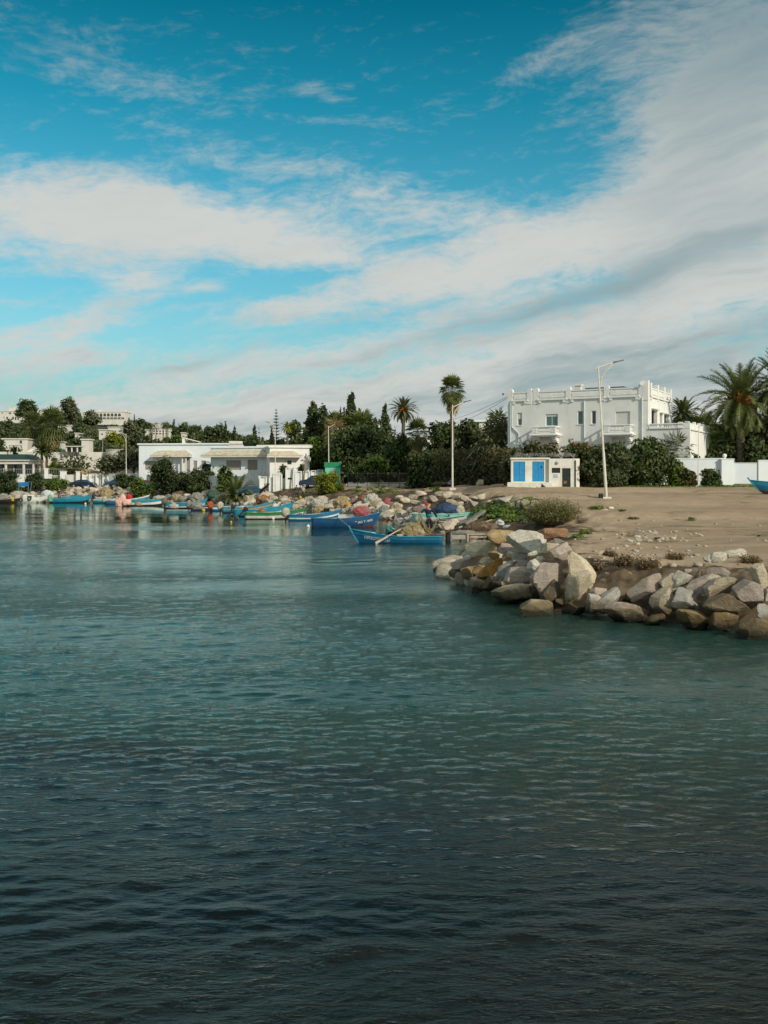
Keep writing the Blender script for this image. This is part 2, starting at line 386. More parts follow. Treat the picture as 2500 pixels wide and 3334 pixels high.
def ground_mat():
    m_ = bpy.data.materials.new('sandy_ground'); m_.use_nodes = True; t = NT(m_.node_tree); b = t.n['Principled BSDF']
    b.inputs['Roughness'].default_value = .95; b.inputs['Specular IOR Level'].default_value = .1
    g = t.node('ShaderNodeNewGeometry'); pos = g.outputs['Position']; sp = t.node('ShaderNodeSeparateXYZ'); t.l.new(pos, sp.inputs[0])
    z = sp.outputs[2]; y = sp.outputs[1]
    big = t.noise(pos, .09, 5, .6); mid = t.noise(pos, .7, 6, .65); fine = t.noise(pos, 9.0, 5, .7)
    tr = t.node('ShaderNodeMapping'); tr.inputs['Scale'].default_value = (.12, 1.1, 1); tr.inputs['Rotation'].default_value = (0, 0, R(12)); t.l.new(pos, tr.inputs[0])
    track = t.noise(tr.outputs[0], .55, 4, .6)
    sand = t.mix(t.mapr(big, .38, .62), (.37, .272, .178), (.29, .208, .134))
    sand = t.mix(t.mapr(track, .5, .68, 0, .6), sand, (.43, .34, .24))
    sand = t.mix(t.mapr(mid, .52, .68, 0, .55), sand, (.28, .205, .135))
    sand = t.mix(t.mapr(fine, .56, .70, 0, .6), sand, (.50, .43, .33))
    sand = t.mix(t.mapr(fine, .44, .32, 0, .6), sand, (.15, .115, .08))
    # wheel tracks curving over the lot, and scattered damp spots
    wv = t.node('ShaderNodeTexWave'); wv.wave_profile = 'SIN'; wv.bands_direction = 'Y'; wv.inputs['Scale'].default_value = .42; wv.inputs['Distortion'].default_value = 9.0; wv.inputs['Detail'].default_value = 2.0; wv.inputs['Detail Scale'].default_value = .12; t.l.new(pos, wv.inputs['Vector'])
    trk = t.m('MULTIPLY', t.mapr(t.m('ABSOLUTE', t.m('SUBTRACT', wv.outputs['Fac'], .5)), .10, .02), t.mapr(big, .42, .55))
    sand = t.mix(t.m('MULTIPLY', trk, .5), sand, (.20, .15, .10)); sand = t.mix(t.mapr(t.noise(pos, .28, 4, .65), .56, .70, 0, .5), sand, (.22, .165, .11))
    # darker raw earth where the bank breaks down to the water
    slope = t.node('ShaderNodeSeparateXYZ'); t.l.new(g.outputs['Normal'], slope.inputs[0])
    earth = t.mix(t.mapr(mid, .38, .62), (.15, .105, .065), (.038, .028, .019))
    at_ = t.node('ShaderNodeAttribute'); at_.attribute_name = 'bank'
    brk = t.m('ADD', at_.outputs['Fac'], t.m('ADD', t.m('MULTIPLY', t.m('SUBTRACT', mid, .5), 1.1), t.m('MULTIPLY', t.m('SUBTRACT', big, .5), .5)))
    sand = t.mix(t.mapr(brk, .14, .34, 0, .95), sand, earth)
    # patches of low weeds
    gm = t.m('MULTIPLY', t.mapr(t.noise(pos, .33, 5, .7), .57, .66), t.mapr(fine, .38, .56))
    sand = t.mix(t.m('MULTIPLY', gm, .75), sand, (.055, .075, .025))
    # scrub on the hill
    hill = t.mapr(y, 205, 235)
    sand = t.mix(hill, sand, t.mix(t.mapr(t.noise(pos, .08, 6, .7), .4, .6), (.05, .06, .028), (.10, .095, .055)))
    # under water: sand bottom with weed beds
    bed = t.mix(t.mapr(t.noise(pos, .16, 5, .62), .46, .54), (.115, .10, .058), (.012, .018, .022))
    sand = t.mix(t.mapr(z, -.02, -.12), sand, bed)
    t.l.new(sand, b.inputs['Base Color'])
    bp = t.node('ShaderNodeBump'); bp.inputs['Strength'].default_value = .7; bp.inputs['Distance'].default_value = .06
    hsum = t.m('ADD', t.m('MULTIPLY', mid, 1.4), t.m('MULTIPLY', fine, .5)); t.l.new(hsum, bp.inputs['Height']); t.l.new(bp.outputs[0], b.inputs['Normal'])
    return m_
GM = ground_mat()
def sheet(name, us, ds, zf, m_, smooth=True):
    U, D = np.meshgrid(us, ds); X = (U*D); Y = D; Z = zf(X, Y)
    V = np.stack([X, Y, Z], -1).reshape(-1, 3); nu = len(us); nd = len(ds)
    i = np.arange(nu*nd).reshape(nd, nu); Q = np.stack([i[:-1, :-1], i[:-1, 1:], i[1:, 1:], i[1:, :-1]], -1).reshape(-1, 4)
    me = npmesh(name, V, Q, m_, smooth=smooth)
    if zf is ground:        # how far down the bank a point lies: 1 at the shore, 0 on the level ground
        a_ = me.attributes.new('bank', 'FLOAT', 'POINT'); a_.data.foreach_set('value', np.clip(1-sdist(X, Y)/np.where(Y < 48, .11*np.maximum(Y, 20)+1.9, .085*Y+1.2), 0, 1).ravel().astype(np.float32))
    return link(name, me)
us = np.concatenate([np.linspace(-1.6, -.46, 60)[:-1], np.linspace(-.46, .46, 520), np.linspace(.46, 1.6, 60)[1:]])
dl = np.concatenate([np.exp(np.linspace(math.log(2.2), math.log(18), 60))[:-1], np.exp(np.linspace(math.log(18), math.log(215), 420))])
tag(sheet('ground', us, dl, ground, GM), kind='structure')
tag(sheet('hills', us, np.exp(np.linspace(math.log(215), math.log(3500), 120)), ground, GM), kind='structure')

def water_mat():
    m_ = bpy.data.materials.new('harbour_water'); m_.use_nodes = True; t = NT(m_.node_tree); t.n.remove(t.n['Principled BSDF'])
    g = t.node('ShaderNodeNewGeometry'); pos = g.outputs['Position']; sp = t.node('ShaderNodeSeparateXYZ'); t.l.new(pos, sp.inputs[0])
    def mp(sx, sy, rz=0):
        n = t.node('ShaderNodeMapping'); n.inputs['Scale'].default_value = (sx, sy, 1); n.inputs['Rotation'].default_value = (0, 0, R(rz)); t.l.new(pos, n.inputs[0]); return n.outputs[0]
    far = t.mapr(sp.outputs[1], 25, 80)
    calm = t.mapr(t.noise(mp(.035, .13), 1.0, 4, .55), .38, .62, .22, 1.12)
    a = t.noise(mp(1.5, 3.6, 8), 2.6, 5, .6, .6); bb = t.noise(mp(2.4, 6.0, -14), 5.0, 4, .6, .5); c = t.noise(mp(.8, 2.4, 4), 1.5, 3, .5, .4)
    h = t.m('ADD', t.m('ADD', t.m('MULTIPLY', a, .42), t.m('MULTIPLY', bb, .16)), t.m('MULTIPLY', c, .26))
    bp = t.node('ShaderNodeBump'); bp.inputs['Distance'].default_value = .10
    t.l.new(t.m('MULTIPLY', t.m('MULTIPLY', calm, t.mapr(sp.outputs[1], 7, 16, .52, 1.12)), t.mapr(t.m('LOGARITHM', sp.outputs[1], 10.0), 1.1, 1.95, 1.2, .05, False)), bp.inputs['Strength']); t.l.new(h, bp.inputs['Height'])
    fr = t.node('ShaderNodeFresnel'); fr.inputs[0].default_value = 1.33; t.l.new(bp.outputs[0], fr.inputs[1])
    gl = t.node('ShaderNodeBsdfGlossy'); gl.inputs['Roughness'].default_value = .04; gl.inputs[0].default_value = (.88, .97, .93, 1); t.l.new(bp.outputs[0], gl.inputs['Normal'])
    df = t.node('ShaderNodeBsdfDiffuse'); wy = sp.outputs[1]
    weed = t.mapr(t.m('ADD', t.noise(mp(.10, .22, 20), 1.0, 4, .55), t.m('MULTIPLY', t.m('ABSOLUTE', t.m('SUBTRACT', t.m('ADD', wy, t.m('MULTIPLY', sp.outputs[0], .40)), 10.1)), -.10)), .33, .44)
    body = t.mix(t.mapr(t.noise(mp(.06, .06), 1.0, 3, .5), .35, .65), (.016, .060, .050), (.023, .062, .042))
    body = t.mix(t.mapr(wy, 24, 60), body, (.007, .021, .018)); body = t.mix(t.mapr(wy, 16, 8.2), body, (.0075, .0072, .0034)); body = t.mix(t.m('MULTIPLY', weed, .85), body, (.003, .008, .010)); t.l.new(body, df.inputs[0])
    tr = t.node('ShaderNodeBsdfTransparent'); tr.inputs[0].default_value = (.22, .28, .20, 1)
    mx = t.node('ShaderNodeMixShader'); mx.inputs[0].default_value = .34
    t.l.new(df.outputs[0], mx.inputs[1]); t.l.new(tr.outputs[0], mx.inputs[2])
    o = t.node('ShaderNodeMixShader'); t.l.new(fr.outputs[0], o.inputs[0]); t.l.new(mx.outputs[0], o.inputs[1]); t.l.new(gl.outputs[0], o.inputs[2])
    t.l.new(o.outputs[0], t.n['Material Output'].inputs[0]); return m_
def waves(X, Y):
    rs = np.random.RandomState(3); Z = np.zeros(X.shape)
    for k in range(44):
        L = .17*(1.118**(k % 22))*(1+.1*rs.rand()); kk = 2*math.pi/L; th = R(96)+rs.randn()*.55; ph = rs.rand()*6.28
        amp = .0062*L**.75*(1.0 if L < .6 else .36)
        fade = np.clip(1.7-Y/(30*L+7), 0, 1)                 # waves the grid cannot carry die out
        s = np.sin(kk*(X*math.cos(th)+Y*math.sin(th))+ph+.9*np.sin(.23*X+.31*Y+k)+.5*np.sin(1.1*X-.4*Y+2*k)); Z += amp*fade*(s+.35*s*s)
    return Z*(1-sstep(Y, 90, 130))*(.42+.58*sstep(Y, 8, 22))
uw = np.concatenate([np.linspace(-1.6, -.45, 40)[:-1], np.linspace(-.45, .45, 900), np.linspace(.45, 1.6, 40)[1:]])
dw = np.concatenate([np.exp(np.linspace(math.log(2.2), math.log(6.0), 60))[:-1], 1.0/np.linspace(1/6.0, 1/60., 900)[:-1], np.exp(np.linspace(math.log(60), math.log(240), 90))])
WM = water_mat()
tag(sheet('water', uw, dw, waves, WM), kind='structure')
# ================================================================== PLANT BUILDERS
L_DARK = leafmat('dark_evergreen_leaf', [(.012, .022, .010), (.022, .038, .014), (.038, .056, .020), (.060, .078, .028)], .16)
L_CYP = leafmat('cypress_leaf', [(.016, .026, .014), (.028, .040, .018), (.046, .058, .026), (.062, .068, .032)], .12)
L_OLIVE = leafmat('olive_leaf', [(.035, .045, .028), (.060, .070, .042), (.085, .095, .060)], .2)
L_TAM = leafmat('tamarisk_leaf', [(.020, .034, .016), (.036, .052, .024), (.056, .070, .034)], .2)
L_GREEN = leafmat('fresh_leaf', [(.030, .055, .012), (.055, .095, .018), (.095, .140, .028)], .3)
L_YEL = leafmat('yellow_green_leaf', [(.050, .070, .010), (.095, .120, .014), (.160, .175, .022)], .3)
L_HEDGE = leafmat('hedge_leaf', [(.014, .022, .010), (.028, .036, .014), (.052, .050, .022), (.075, .055, .035)], .15)
L_BOUG = leafmat('bougainvillea_leaf', [(.018, .030, .012), (.035, .055, .018), (.060, .080, .030), (.18, .030, .035)], .2)
L_PALM = leafmat('palm_leaf', [(.030, .045, .018), (.052, .072, .026), (.085, .100, .036)], .2, .45)
L_PALMB = leafmat('grey_palm_leaf', [(.035, .045, .026), (.060, .068, .036), (.095, .092, .050)], .15, .5)
L_DRY = leafmat('dry_palm_leaf', [(.10, .075, .040), (.16, .12, .06), (.22, .17, .09)], .15)
L_BROWN = leafmat('dry_bush_twig', [(.045, .032, .020), (.075, .055, .032), (.10, .08, .05)], .1)
L_DATE = leafmat('orange_date_strand', [(.14, .05, .012), (.20, .075, .016), (.17, .06, .015)], .1)
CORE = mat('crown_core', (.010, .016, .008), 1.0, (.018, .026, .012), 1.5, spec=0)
BARK = mat('bark', (.11, .085, .06), .9, (.06, .045, .032), 4, bump=.6, aniso=(1, 1, .25))
PBARK = mat('palm_bark', (.16, .125, .09), .9, (.075, .058, .042), 7, bump=.8, aniso=(.3, .3, 2.5))
WHITEBARK = mat('whitewashed_bark', (.50, .48, .43), .9, (.36, .33, .28), 4, bump=.3)

def leaves(points, normals, size, rs, aspect=1.7, jitter=.75):
    """one two-triangle leaf clump per point, roughly facing outwards"""
    n = len(points); nr = normals+rs.randn(n, 3)*jitter; nr /= np.linalg.norm(nr, axis=1)[:, None]+1e-9
    a = np.cross(nr, rs.randn(n, 3)); a /= np.linalg.norm(a, axis=1)[:, None]+1e-9; b = np.cross(nr, a)
    sz = size*(.6+.8*rs.rand(n))[:, None]
    p0 = points-a*sz*aspect*.5; p1 = points+b*sz*.5+nr*sz*.12; p2 = points+a*sz*aspect*.5; p3 = points-b*sz*.5+nr*sz*.12
    V = np.stack([p0, p1, p2, p3], 1).reshape(-1, 3); Q = np.arange(4*n).reshape(n, 4)
    return V, Q
def lobes_cloud(lobes, n, size, seed, shell=.55, aspect=1.7, flat=False):
    """leaves spread through the outer shell of many overlapping lobes (cx,cy,cz,rx,ry,rz)"""
    rs = np.random.RandomState(seed); L = np.array(lobes, float); vol = (L[:, 3]*L[:, 4]+L[:, 4]*L[:, 5]+L[:, 3]*L[:, 5]); pr = vol/vol.sum()
    k = rs.choice(len(L), n, p=pr); d = rs.randn(n, 3); d /= np.linalg.norm(d, axis=1)[:, None]
    r = shell+(1-shell)*rs.rand(n)**.6; r *= 1+.22*np.sin(d[:, 0]*5+k)*np.sin(d[:, 2]*6+k*1.7)
    pts = L[k, :3]+d*L[k, 3:6]*r[:, None]
    V, Q = leaves(pts, d, size, rs, aspect); return V, Q
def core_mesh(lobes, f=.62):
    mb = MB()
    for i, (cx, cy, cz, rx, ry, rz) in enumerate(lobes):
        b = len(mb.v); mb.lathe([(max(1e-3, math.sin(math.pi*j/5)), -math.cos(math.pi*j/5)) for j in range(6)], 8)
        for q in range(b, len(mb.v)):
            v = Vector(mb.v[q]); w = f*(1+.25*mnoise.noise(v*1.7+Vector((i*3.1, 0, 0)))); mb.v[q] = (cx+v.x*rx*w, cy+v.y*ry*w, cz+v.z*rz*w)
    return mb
def crown(name, lobes, n, size, lm, seed, parent=None, core=True, f=.62, shell=.55, aspect=1.7):
    V, Q = lobes_cloud(lobes, n, size, seed, shell, aspect); mi = np.zeros(len(Q), int); mats_ = [lm]
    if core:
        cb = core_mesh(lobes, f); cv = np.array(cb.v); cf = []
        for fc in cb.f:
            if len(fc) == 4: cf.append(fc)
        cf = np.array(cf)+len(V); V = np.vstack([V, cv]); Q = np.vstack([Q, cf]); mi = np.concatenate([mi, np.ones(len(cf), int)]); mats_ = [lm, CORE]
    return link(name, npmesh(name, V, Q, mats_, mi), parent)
def round_lobes(w, h, z0, n, seed, sq=1.0):
    """irregular clump of lobes filling an ellipsoid of width w and height h that starts at z0"""
    r = random.Random(seed); out = []; w = w*1.22; h = h*.94
    for i in range(n):
        a = r.random()*6.283; t = r.random(); zz = z0+h*(.18+.72*t); prof = math.sin(math.pi*min(1, .18+.74*t))**.6
        rr = w*.5*prof*(.35+.4*r.random()); k = w*(.15+.09*r.random())
        out.append((rr*math.cos(a), rr*math.sin(a)*sq, zz, k*1.1, k*1.1, k*(.75+.3*r.random())*min(1.3, h/w+.25)))
    out.append((0, 0, z0+h*.5, w*.3, w*.3*sq, h*.34)); return out
def trunk(name, h, r0, r1, seed, parent, m_=None, limbs=5, spread=1.5, base=None):
    rr = random.Random(seed); mb = MB(); lean = Vector((rr.uniform(-.06, .06), rr.uniform(-.06, .06), 0))*h
    mid = lean*.5+Vector((0, 0, h*.5)); top = lean+Vector((0, 0, h)); mb.tube([(0, 0, -.3), (0, 0, 0), mid, top], [r0*1.25, r0, (r0+r1)/2, r1], 8)
    for i in range(limbs):
        a = rr.random()*6.283; s = mid.lerp(top, .2+.7*rr.random()); e = s+Vector((math.cos(a)*spread, math.sin(a)*spread, spread*(.6+.7*rr.random())))
        mb.tube([s, s.lerp(e, .5)+Vector((0, 0, -.1*spread)), e], [r1*.8, r1*.5, r1*.15], 6)
    return mb.build(name, m_ or BARK, parent, True)

def broadleaf(loc, w, h, lm, n, size, seed, label, cat='tree', name='broadleaf_tree', group=None, th=None, nl=14, sq=1.0):
    th = h*.3 if th is None else th
    e = empty(name, loc, 0, label, cat, group)
    trunk('trunk', h*.62, max(.12, h*.035), max(.06, h*.018), seed, e, spread=w*.28)
    crown('crown', round_lobes(w, (h-th)*1.1, th, nl, seed, sq), n, size, lm, seed, e); return e
def shrub(loc, w, h, lm, n, size, seed, label, cat='shrub', name='shrub', group=None, nl=10, sq=1.0, stems=True, rz=0):
    e = empty(name, loc, rz, label, cat, group)
    mb = MB(); rr = random.Random(seed)
    for i in range(5):
        a = rr.random()*6.283; mb.tube([(0, 0, -.15), (math.cos(a)*w*.1, math.sin(a)*w*.1, h*.3), (math.cos(a)*w*.24, math.sin(a)*w*.24*sq, h*.7)], [.05, .04, .015], 5)
    mb.build('stem', BARK, e)
    lob = round_lobes(w, h*1.05, -.05*h, nl, seed, sq)
    for i in range(4):
        a = rr.random()*6.283; lob.append((math.cos(a)*w*.3, math.sin(a)*w*.3*sq, h*.2, w*.18, w*.18, h*.22))
    crown('foliage', lob, n, size, lm, seed, e); return e
def cypress_lobes(w, h, seed, point=1.0, k=26):
    r = random.Random(seed); out = []
    for i in range(k):
        t = (i+.5)/k; prof = (math.sin(math.pi*min(1, (t*.93+.07))**(.62))**.75) if point > .5 else (1-max(0, t-.72)/.5)*(0.75+.25*min(1, t*5))
        if point > .5: prof = min(1, (t+.12)*3.2)*(1-t**1.7*.93)
        a = r.random()*6.283; rr = w*.5*prof; q = rr*.42
        out.append((math.cos(a)*q, math.sin(a)*q, h*(.06+.90*t), max(.1, rr*.72), max(.1, rr*.72), h/k*1.9))
    return out
def cypress(loc, w, h, seed, label, group=None, n=1600, size=.32, point=1.0, lm=None, name='cypress_tree'):
    e = empty(name, loc, 0, label, 'tree', group)
    MB().tube([(0, 0, -.3), (0, 0, h*.5)], [w*.06+.08, .05], 7).build('trunk', BARK, e, True)
    crown('crown', cypress_lobes(w, h, seed, point), n, size, lm or L_CYP, seed, e, f=.9, shell=.8, aspect=1.8); return e

def frond_strip(V, Fc, MI, base, az, el0, length, droop, rs, leaf=.30, nleaf=26, w=.022, mi=0, twist=.55):
    """arching date-palm frond: rachis curve with two rows of leaflets held in a shallow V"""
    p = np.array(base, float); e = el0; pts = []; dirs = []; seg = 9; ca, sa = math.cos(az), math.sin(az)
    for i in range(seg+1):
        pts.append(p.copy()); d = np.array([math.cos(e)*ca, math.cos(e)*sa, math.sin(e)]); dirs.append(d); p = p+d*length/seg; e -= droop/seg*(.5+1.0*i/seg)
    side = np.array([-sa, ca, 0.]); side = side+np.array([0, 0, 1.])*rs.uniform(-.35, .35); side /= np.linalg.norm(side)
    for i in range(seg):
        b = len(V); wd_ = .035*(1-i/seg)+.008
        V += [pts[i]-side*wd_, pts[i]+side*wd_, pts[i+1]+side*wd_*.8, pts[i+1]-side*wd_*.8]; Fc.append((b, b+1, b+2, b+3)); MI.append(mi)
    for j in range(nleaf):
        t = .10+.9*j/nleaf; x = t*seg; i = min(seg-1, int(x)); q = x-i; c = pts[i]*(1-q)+pts[i+1]*q; d = dirs[i]*(1-q)+dirs[i+1]*q
        up = np.cross(side, d); up = up/np.linalg.norm(up)
        if up[2] < 0: up = -up
        L = leaf*(math.sin(math.pi*min(1, t*.86+.14))**.6)*rs.uniform(.85, 1.15)
        for s in (-1, 1):
            dd = side*s*.75+d*.62+up*twist*rs.uniform(.3, 1.0)-np.array([0, 0, .18]); dd /= np.linalg.norm(dd); tip = c+dd*L; b = len(V); ww = d*w
            V += [c-ww, c+ww, tip+ww*.2, tip-ww*.2]; Fc.append((b, b+1, b+2, b+3)); MI.append(mi)
def arrmesh(name, V, Fc, MI, mats_): return npmesh(name, np.array(V), np.array(Fc), mats_, MI)
def date_palm(loc, th, flen, seed, label, nf=46, tr=.28, dates=True, group=None, lm=None, leafw=.03, droop=1.5, low=-.55):
    rs = np.random.RandomState(seed); e = empty('date_palm', loc, 0, label, 'palm tree', group)
    if th > .3:
        mb = MB(); z = -.3; pts = []; rd = []
        k = int(th/.16)+2
        for i in range(k+1): pts.append((0.02*math.sin(i*.6), 0, -.3+(th+.3)*i/k)); rd.append(tr*(1.0+.10*(i % 2)-.15*i/k))
        mb.tube(pts, rd, 10); mb.ball((0, 0, th), tr*1.35, 10, (1, 1, 1.3)); mb.build('trunk', PBARK, e)
    V, Fc, MI = [], [], []
    for i in range(nf):
        t = (i+.5)/nf; az = i*2.39996+rs.uniform(-.2, .2); el = 1.45-(1.45-low)*t**.85+rs.uniform(-.1, .1); L = flen*rs.uniform(.85, 1.08)*(.8+.2*math.sin(math.pi*min(1, t+.2)))
        frond_strip(V, Fc, MI, (math.cos(az)*tr*.5, math.sin(az)*tr*.5, th+tr*.5*(1-t)), az, el, L, droop*rs.uniform(.7, 1.1)*(1.0 if t > .25 else .55), rs, leaf=flen*.15, nleaf=36, w=leafw*1.5)
    link('crown', arrmesh('crown', V, Fc, MI, [lm or L_PALMB]), e)
    if dates:
        V, Fc, MI = [], [], []
        for i in range(9):
            az = i*.698+rs.uniform(-.2, .2); c = np.array([math.cos(az)*.75, math.sin(az)*.75, th+.25+rs.uniform(-.2, .2)])*np.array([flen/4, flen/4, 1])
            for j in range(46):
                a = rs.randn(3)*.22*flen/4; q = c+a; t2 = q+np.array([rs.uniform(-.05, .05), rs.uniform(-.05, .05), -.35*flen/4]); b = len(V); s = np.array([.035, .0, 0])
                V += [q-s, q+s, t2+s, t2-s]; Fc.append((b, b+1, b+2, b+3)); MI.append(0)
        link('fruit_bunch', arrmesh('fruit_bunch', V, Fc, MI, [L_DATE]), e)
    return e
def fan_leaf(V, Fc, MI, base, az, el, stalk, rad, rs, mi=0, droopy=.25, nb=15):
    d = np.array([math.cos(el)*math.cos(az), math.cos(el)*math.sin(az), math.sin(el)]); side = np.array([-math.sin(az), math.cos(az), 0.]); up = np.cross(side, d)
    up = up if up[2] > 0 else -up
    c = np.array(base)+d*stalk-np.array([0, 0, stalk*droopy*.5]); b = len(V)
    V += [np.array(base)-side*.02, np.array(base)+side*.02, c+side*.02, c-side*.02]; Fc.append((b, b+1, b+2, b+3)); MI.append(mi)
    tl = rs.uniform(-.5, .3); d2 = d*math.cos(tl)+up*math.sin(tl)-np.array([0, 0, droopy]); d2 /= np.linalg.norm(d2)
    for i in range(nb):
        th = (i/(nb-1)-.5)*3.9; q = d2*math.cos(th)+side*math.sin(th); tip = c+q*rad*rs.uniform(.85, 1.1)-np.array([0, 0, rad*droopy*.55]); m = c+q*rad*.5+up*.05*rad
        w = np.cross(q, up); w = w/np.linalg.norm(w)*rad*.075; b = len(V); V += [c, m-w, tip, m+w]; Fc.append((b, b+1, b+2, b+3)); MI.append(mi)
def fan_palm(loc, th, size, seed, label, nf=44, tr=.2, skirt=1.0, group=None, lm=None, tm=None, top=.0, nb=13):
    rs = np.random.RandomState(seed); e = empty('fan_palm', loc, 0, label, 'palm tree', group)
    mb = MB(); k = max(4, int(th/.3)); mb.tube([(0.05*math.sin(i*.4), 0, -.3+(th+.3)*i/k) for i in range(k+1)], [tr*(1.25-.45*i/k+.04*(i % 2)) for i in range(k+1)], 9); mb.build('trunk', tm or PBARK, e)
    V, Fc, MI = [], [], []
    for i in range(nf):
        t = (i+.5)/nf; az = i*2.39996+rs.uniform(-.3, .3); el = 1.4-2.2*t+rs.uniform(-.15, .15)
        fan_leaf(V, Fc, MI, (0, 0, th+size*.25*(1-t)), az, el, size*.55*rs.uniform(.8, 1.1), size*.5*rs.uniform(.85, 1.1), rs, 0, .1+.55*t, nb)
    link('crown', arrmesh('crown', V, Fc, MI, [lm or L_PALM]), e)
    if skirt > 0:
        V, Fc, MI = [], [], []
        for i in range(int(30*skirt)+8):
            az = i*2.39996; z = th-size*.15-rs.rand()*size*.75*skirt; fan_leaf(V, Fc, MI, (0, 0, z+size*.2), az, -1.05+rs.uniform(-.2, .3), size*.3, size*.42, rs, 0, .6, 9)
        link('dead_leaf_skirt', arrmesh('dead_leaf_skirt', V, Fc, MI, [L_DRY]), e)
    return e
def norfolk_pine(loc, h, w, seed, label, tiers=15, start=.12):
    rs = np.random.RandomState(seed); e = empty('norfolk_pine', loc, 0, label, 'tree')
    MB().tube([(0, 0, -.3), (0, 0, h)], [.2, .03], 7).build('trunk', BARK, e, True); V, Fc, MI = [], [], []
    for i in range(tiers):
        t = i/(tiers-1); z = h*(start+(1-start)*t)*.98; r = w*.5*(1-t)**.75+.12
        for j in range(7):
            az = j*.8976+i*.5+rs.uniform(-.1, .1); rr = r*rs.uniform(.85, 1.1)
            for q in range(12):
                f = .15+.85*q/11; p = np.array([math.cos(az)*rr*f, math.sin(az)*rr*f, z+rr*.28*f**2]); dd = rs.randn(3)*.16*np.array([1, 1, .55]); side = np.array([-math.sin(az), math.cos(az), 0])*(.18+.24*r*.3*(1.2-f)); o = np.array([math.cos(az), math.sin(az), .2])*rr*.13
                b = len(V); p = p+dd*.3; V += [p-side-o*.2, p+o, p+side-o*.2, p-o+np.array([0, 0, .08])]; Fc.append((b, b+1, b+2, b+3)); MI.append(0)
    link('crown', arrmesh('crown', V, Fc, MI, [L_DARK]), e); return e
def conifer(loc, w, h, seed, label, group=None, n=1200, size=.4, lm=None, name='conifer_tree', nl=26):
    """broad ragged conifer: lobes on a cone"""
    r = random.Random(seed); lob = []
    for i in range(nl):
        t = i/nl; a = r.random()*6.283; rr = w*.5*(1-t*.92)*(.45+.5*r.random()); lob.append((math.cos(a)*rr, math.sin(a)*rr, h*(.12+.84*t), w*.19*(1.1-t), w*.19*(1.1-t), h*.055))
    lob.append((0, 0, h*.45, w*.22, w*.22, h*.35))
    e = empty(name, loc, 0, label, 'tree', group); MB().tube([(0, 0, -.3), (0, 0, h*.95)], [h*.025+.05, .03], 7).build('trunk', BARK, e, True)
    crown('crown', lob, n, size, lm or L_DARK, seed, e, f=.7, shell=.6); return e
def twiggy(loc, w, h, seed, label, lm, n=220, cat='shrub', name='twiggy_bush', blade=.012, group=None, spread=.8, segs=4, leafy=0, lsize=.06):
    """bush of many thin upright twigs, bare or with small leaves"""
    rs = np.random.RandomState(seed); e = empty(name, loc, 0, label, cat, group); V, Fc = [], []; tips = []
    for i in range(n):
        az = rs.rand()*6.283; r0 = w*.5*math.sqrt(rs.rand())*.55; p = np.array([math.cos(az)*r0, math.sin(az)*r0, -.02]); d = np.array([math.cos(az)*spread*rs.rand(), math.sin(az)*spread*rs.rand(), 1.0]); L = h*(.45+.6*rs.rand())*(1-.35*(2*r0/w))
        for k in range(segs):
            d = d+rs.randn(3)*.22; d[2] = max(.1, d[2]); d /= np.linalg.norm(d); q = p+d*L/segs; s = np.cross(d, rs.randn(3)); s = s/np.linalg.norm(s)*blade*(1-k/segs*.7); b = len(V)
            V += [p-s, p+s, q+s*.6, q-s*.6]; Fc.append((b, b+1, b+2, b+3)); p = q
            if leafy and k > 0: tips += [p+rs.randn(3)*.05 for _ in range(leafy)]
    link('twigs', npmesh('twigs', np.array(V), np.array(Fc), [L_BROWN]), e)
    if leafy:
        T = np.array(tips); A, B = leaves(T, np.tile([0, 0, 1.], (len(T), 1)), lsize, rs, 2.2, 1.2); link('foliage', npmesh('foliage', A, B, [lm]), e)
    return e
def weed(loc, w, h, seed, label, lm, group, n=70, name='weed_clump'):
    rs = np.random.RandomState(seed); p = rs.randn(n, 3)*np.array([w*.26, w*.26, h*.3]); p[:, 2] = np.abs(p[:, 2])+.02; nn = p/np.linalg.norm(p, axis=1)[:, None]
    V, Q = leaves(p, nn+np.array([0, 0, .6]), w*.16, rs, 2.0, .6)
    o = link(name, npmesh(name, V, Q, [lm])); o.location = loc; return tag(o, label, 'weed', group)
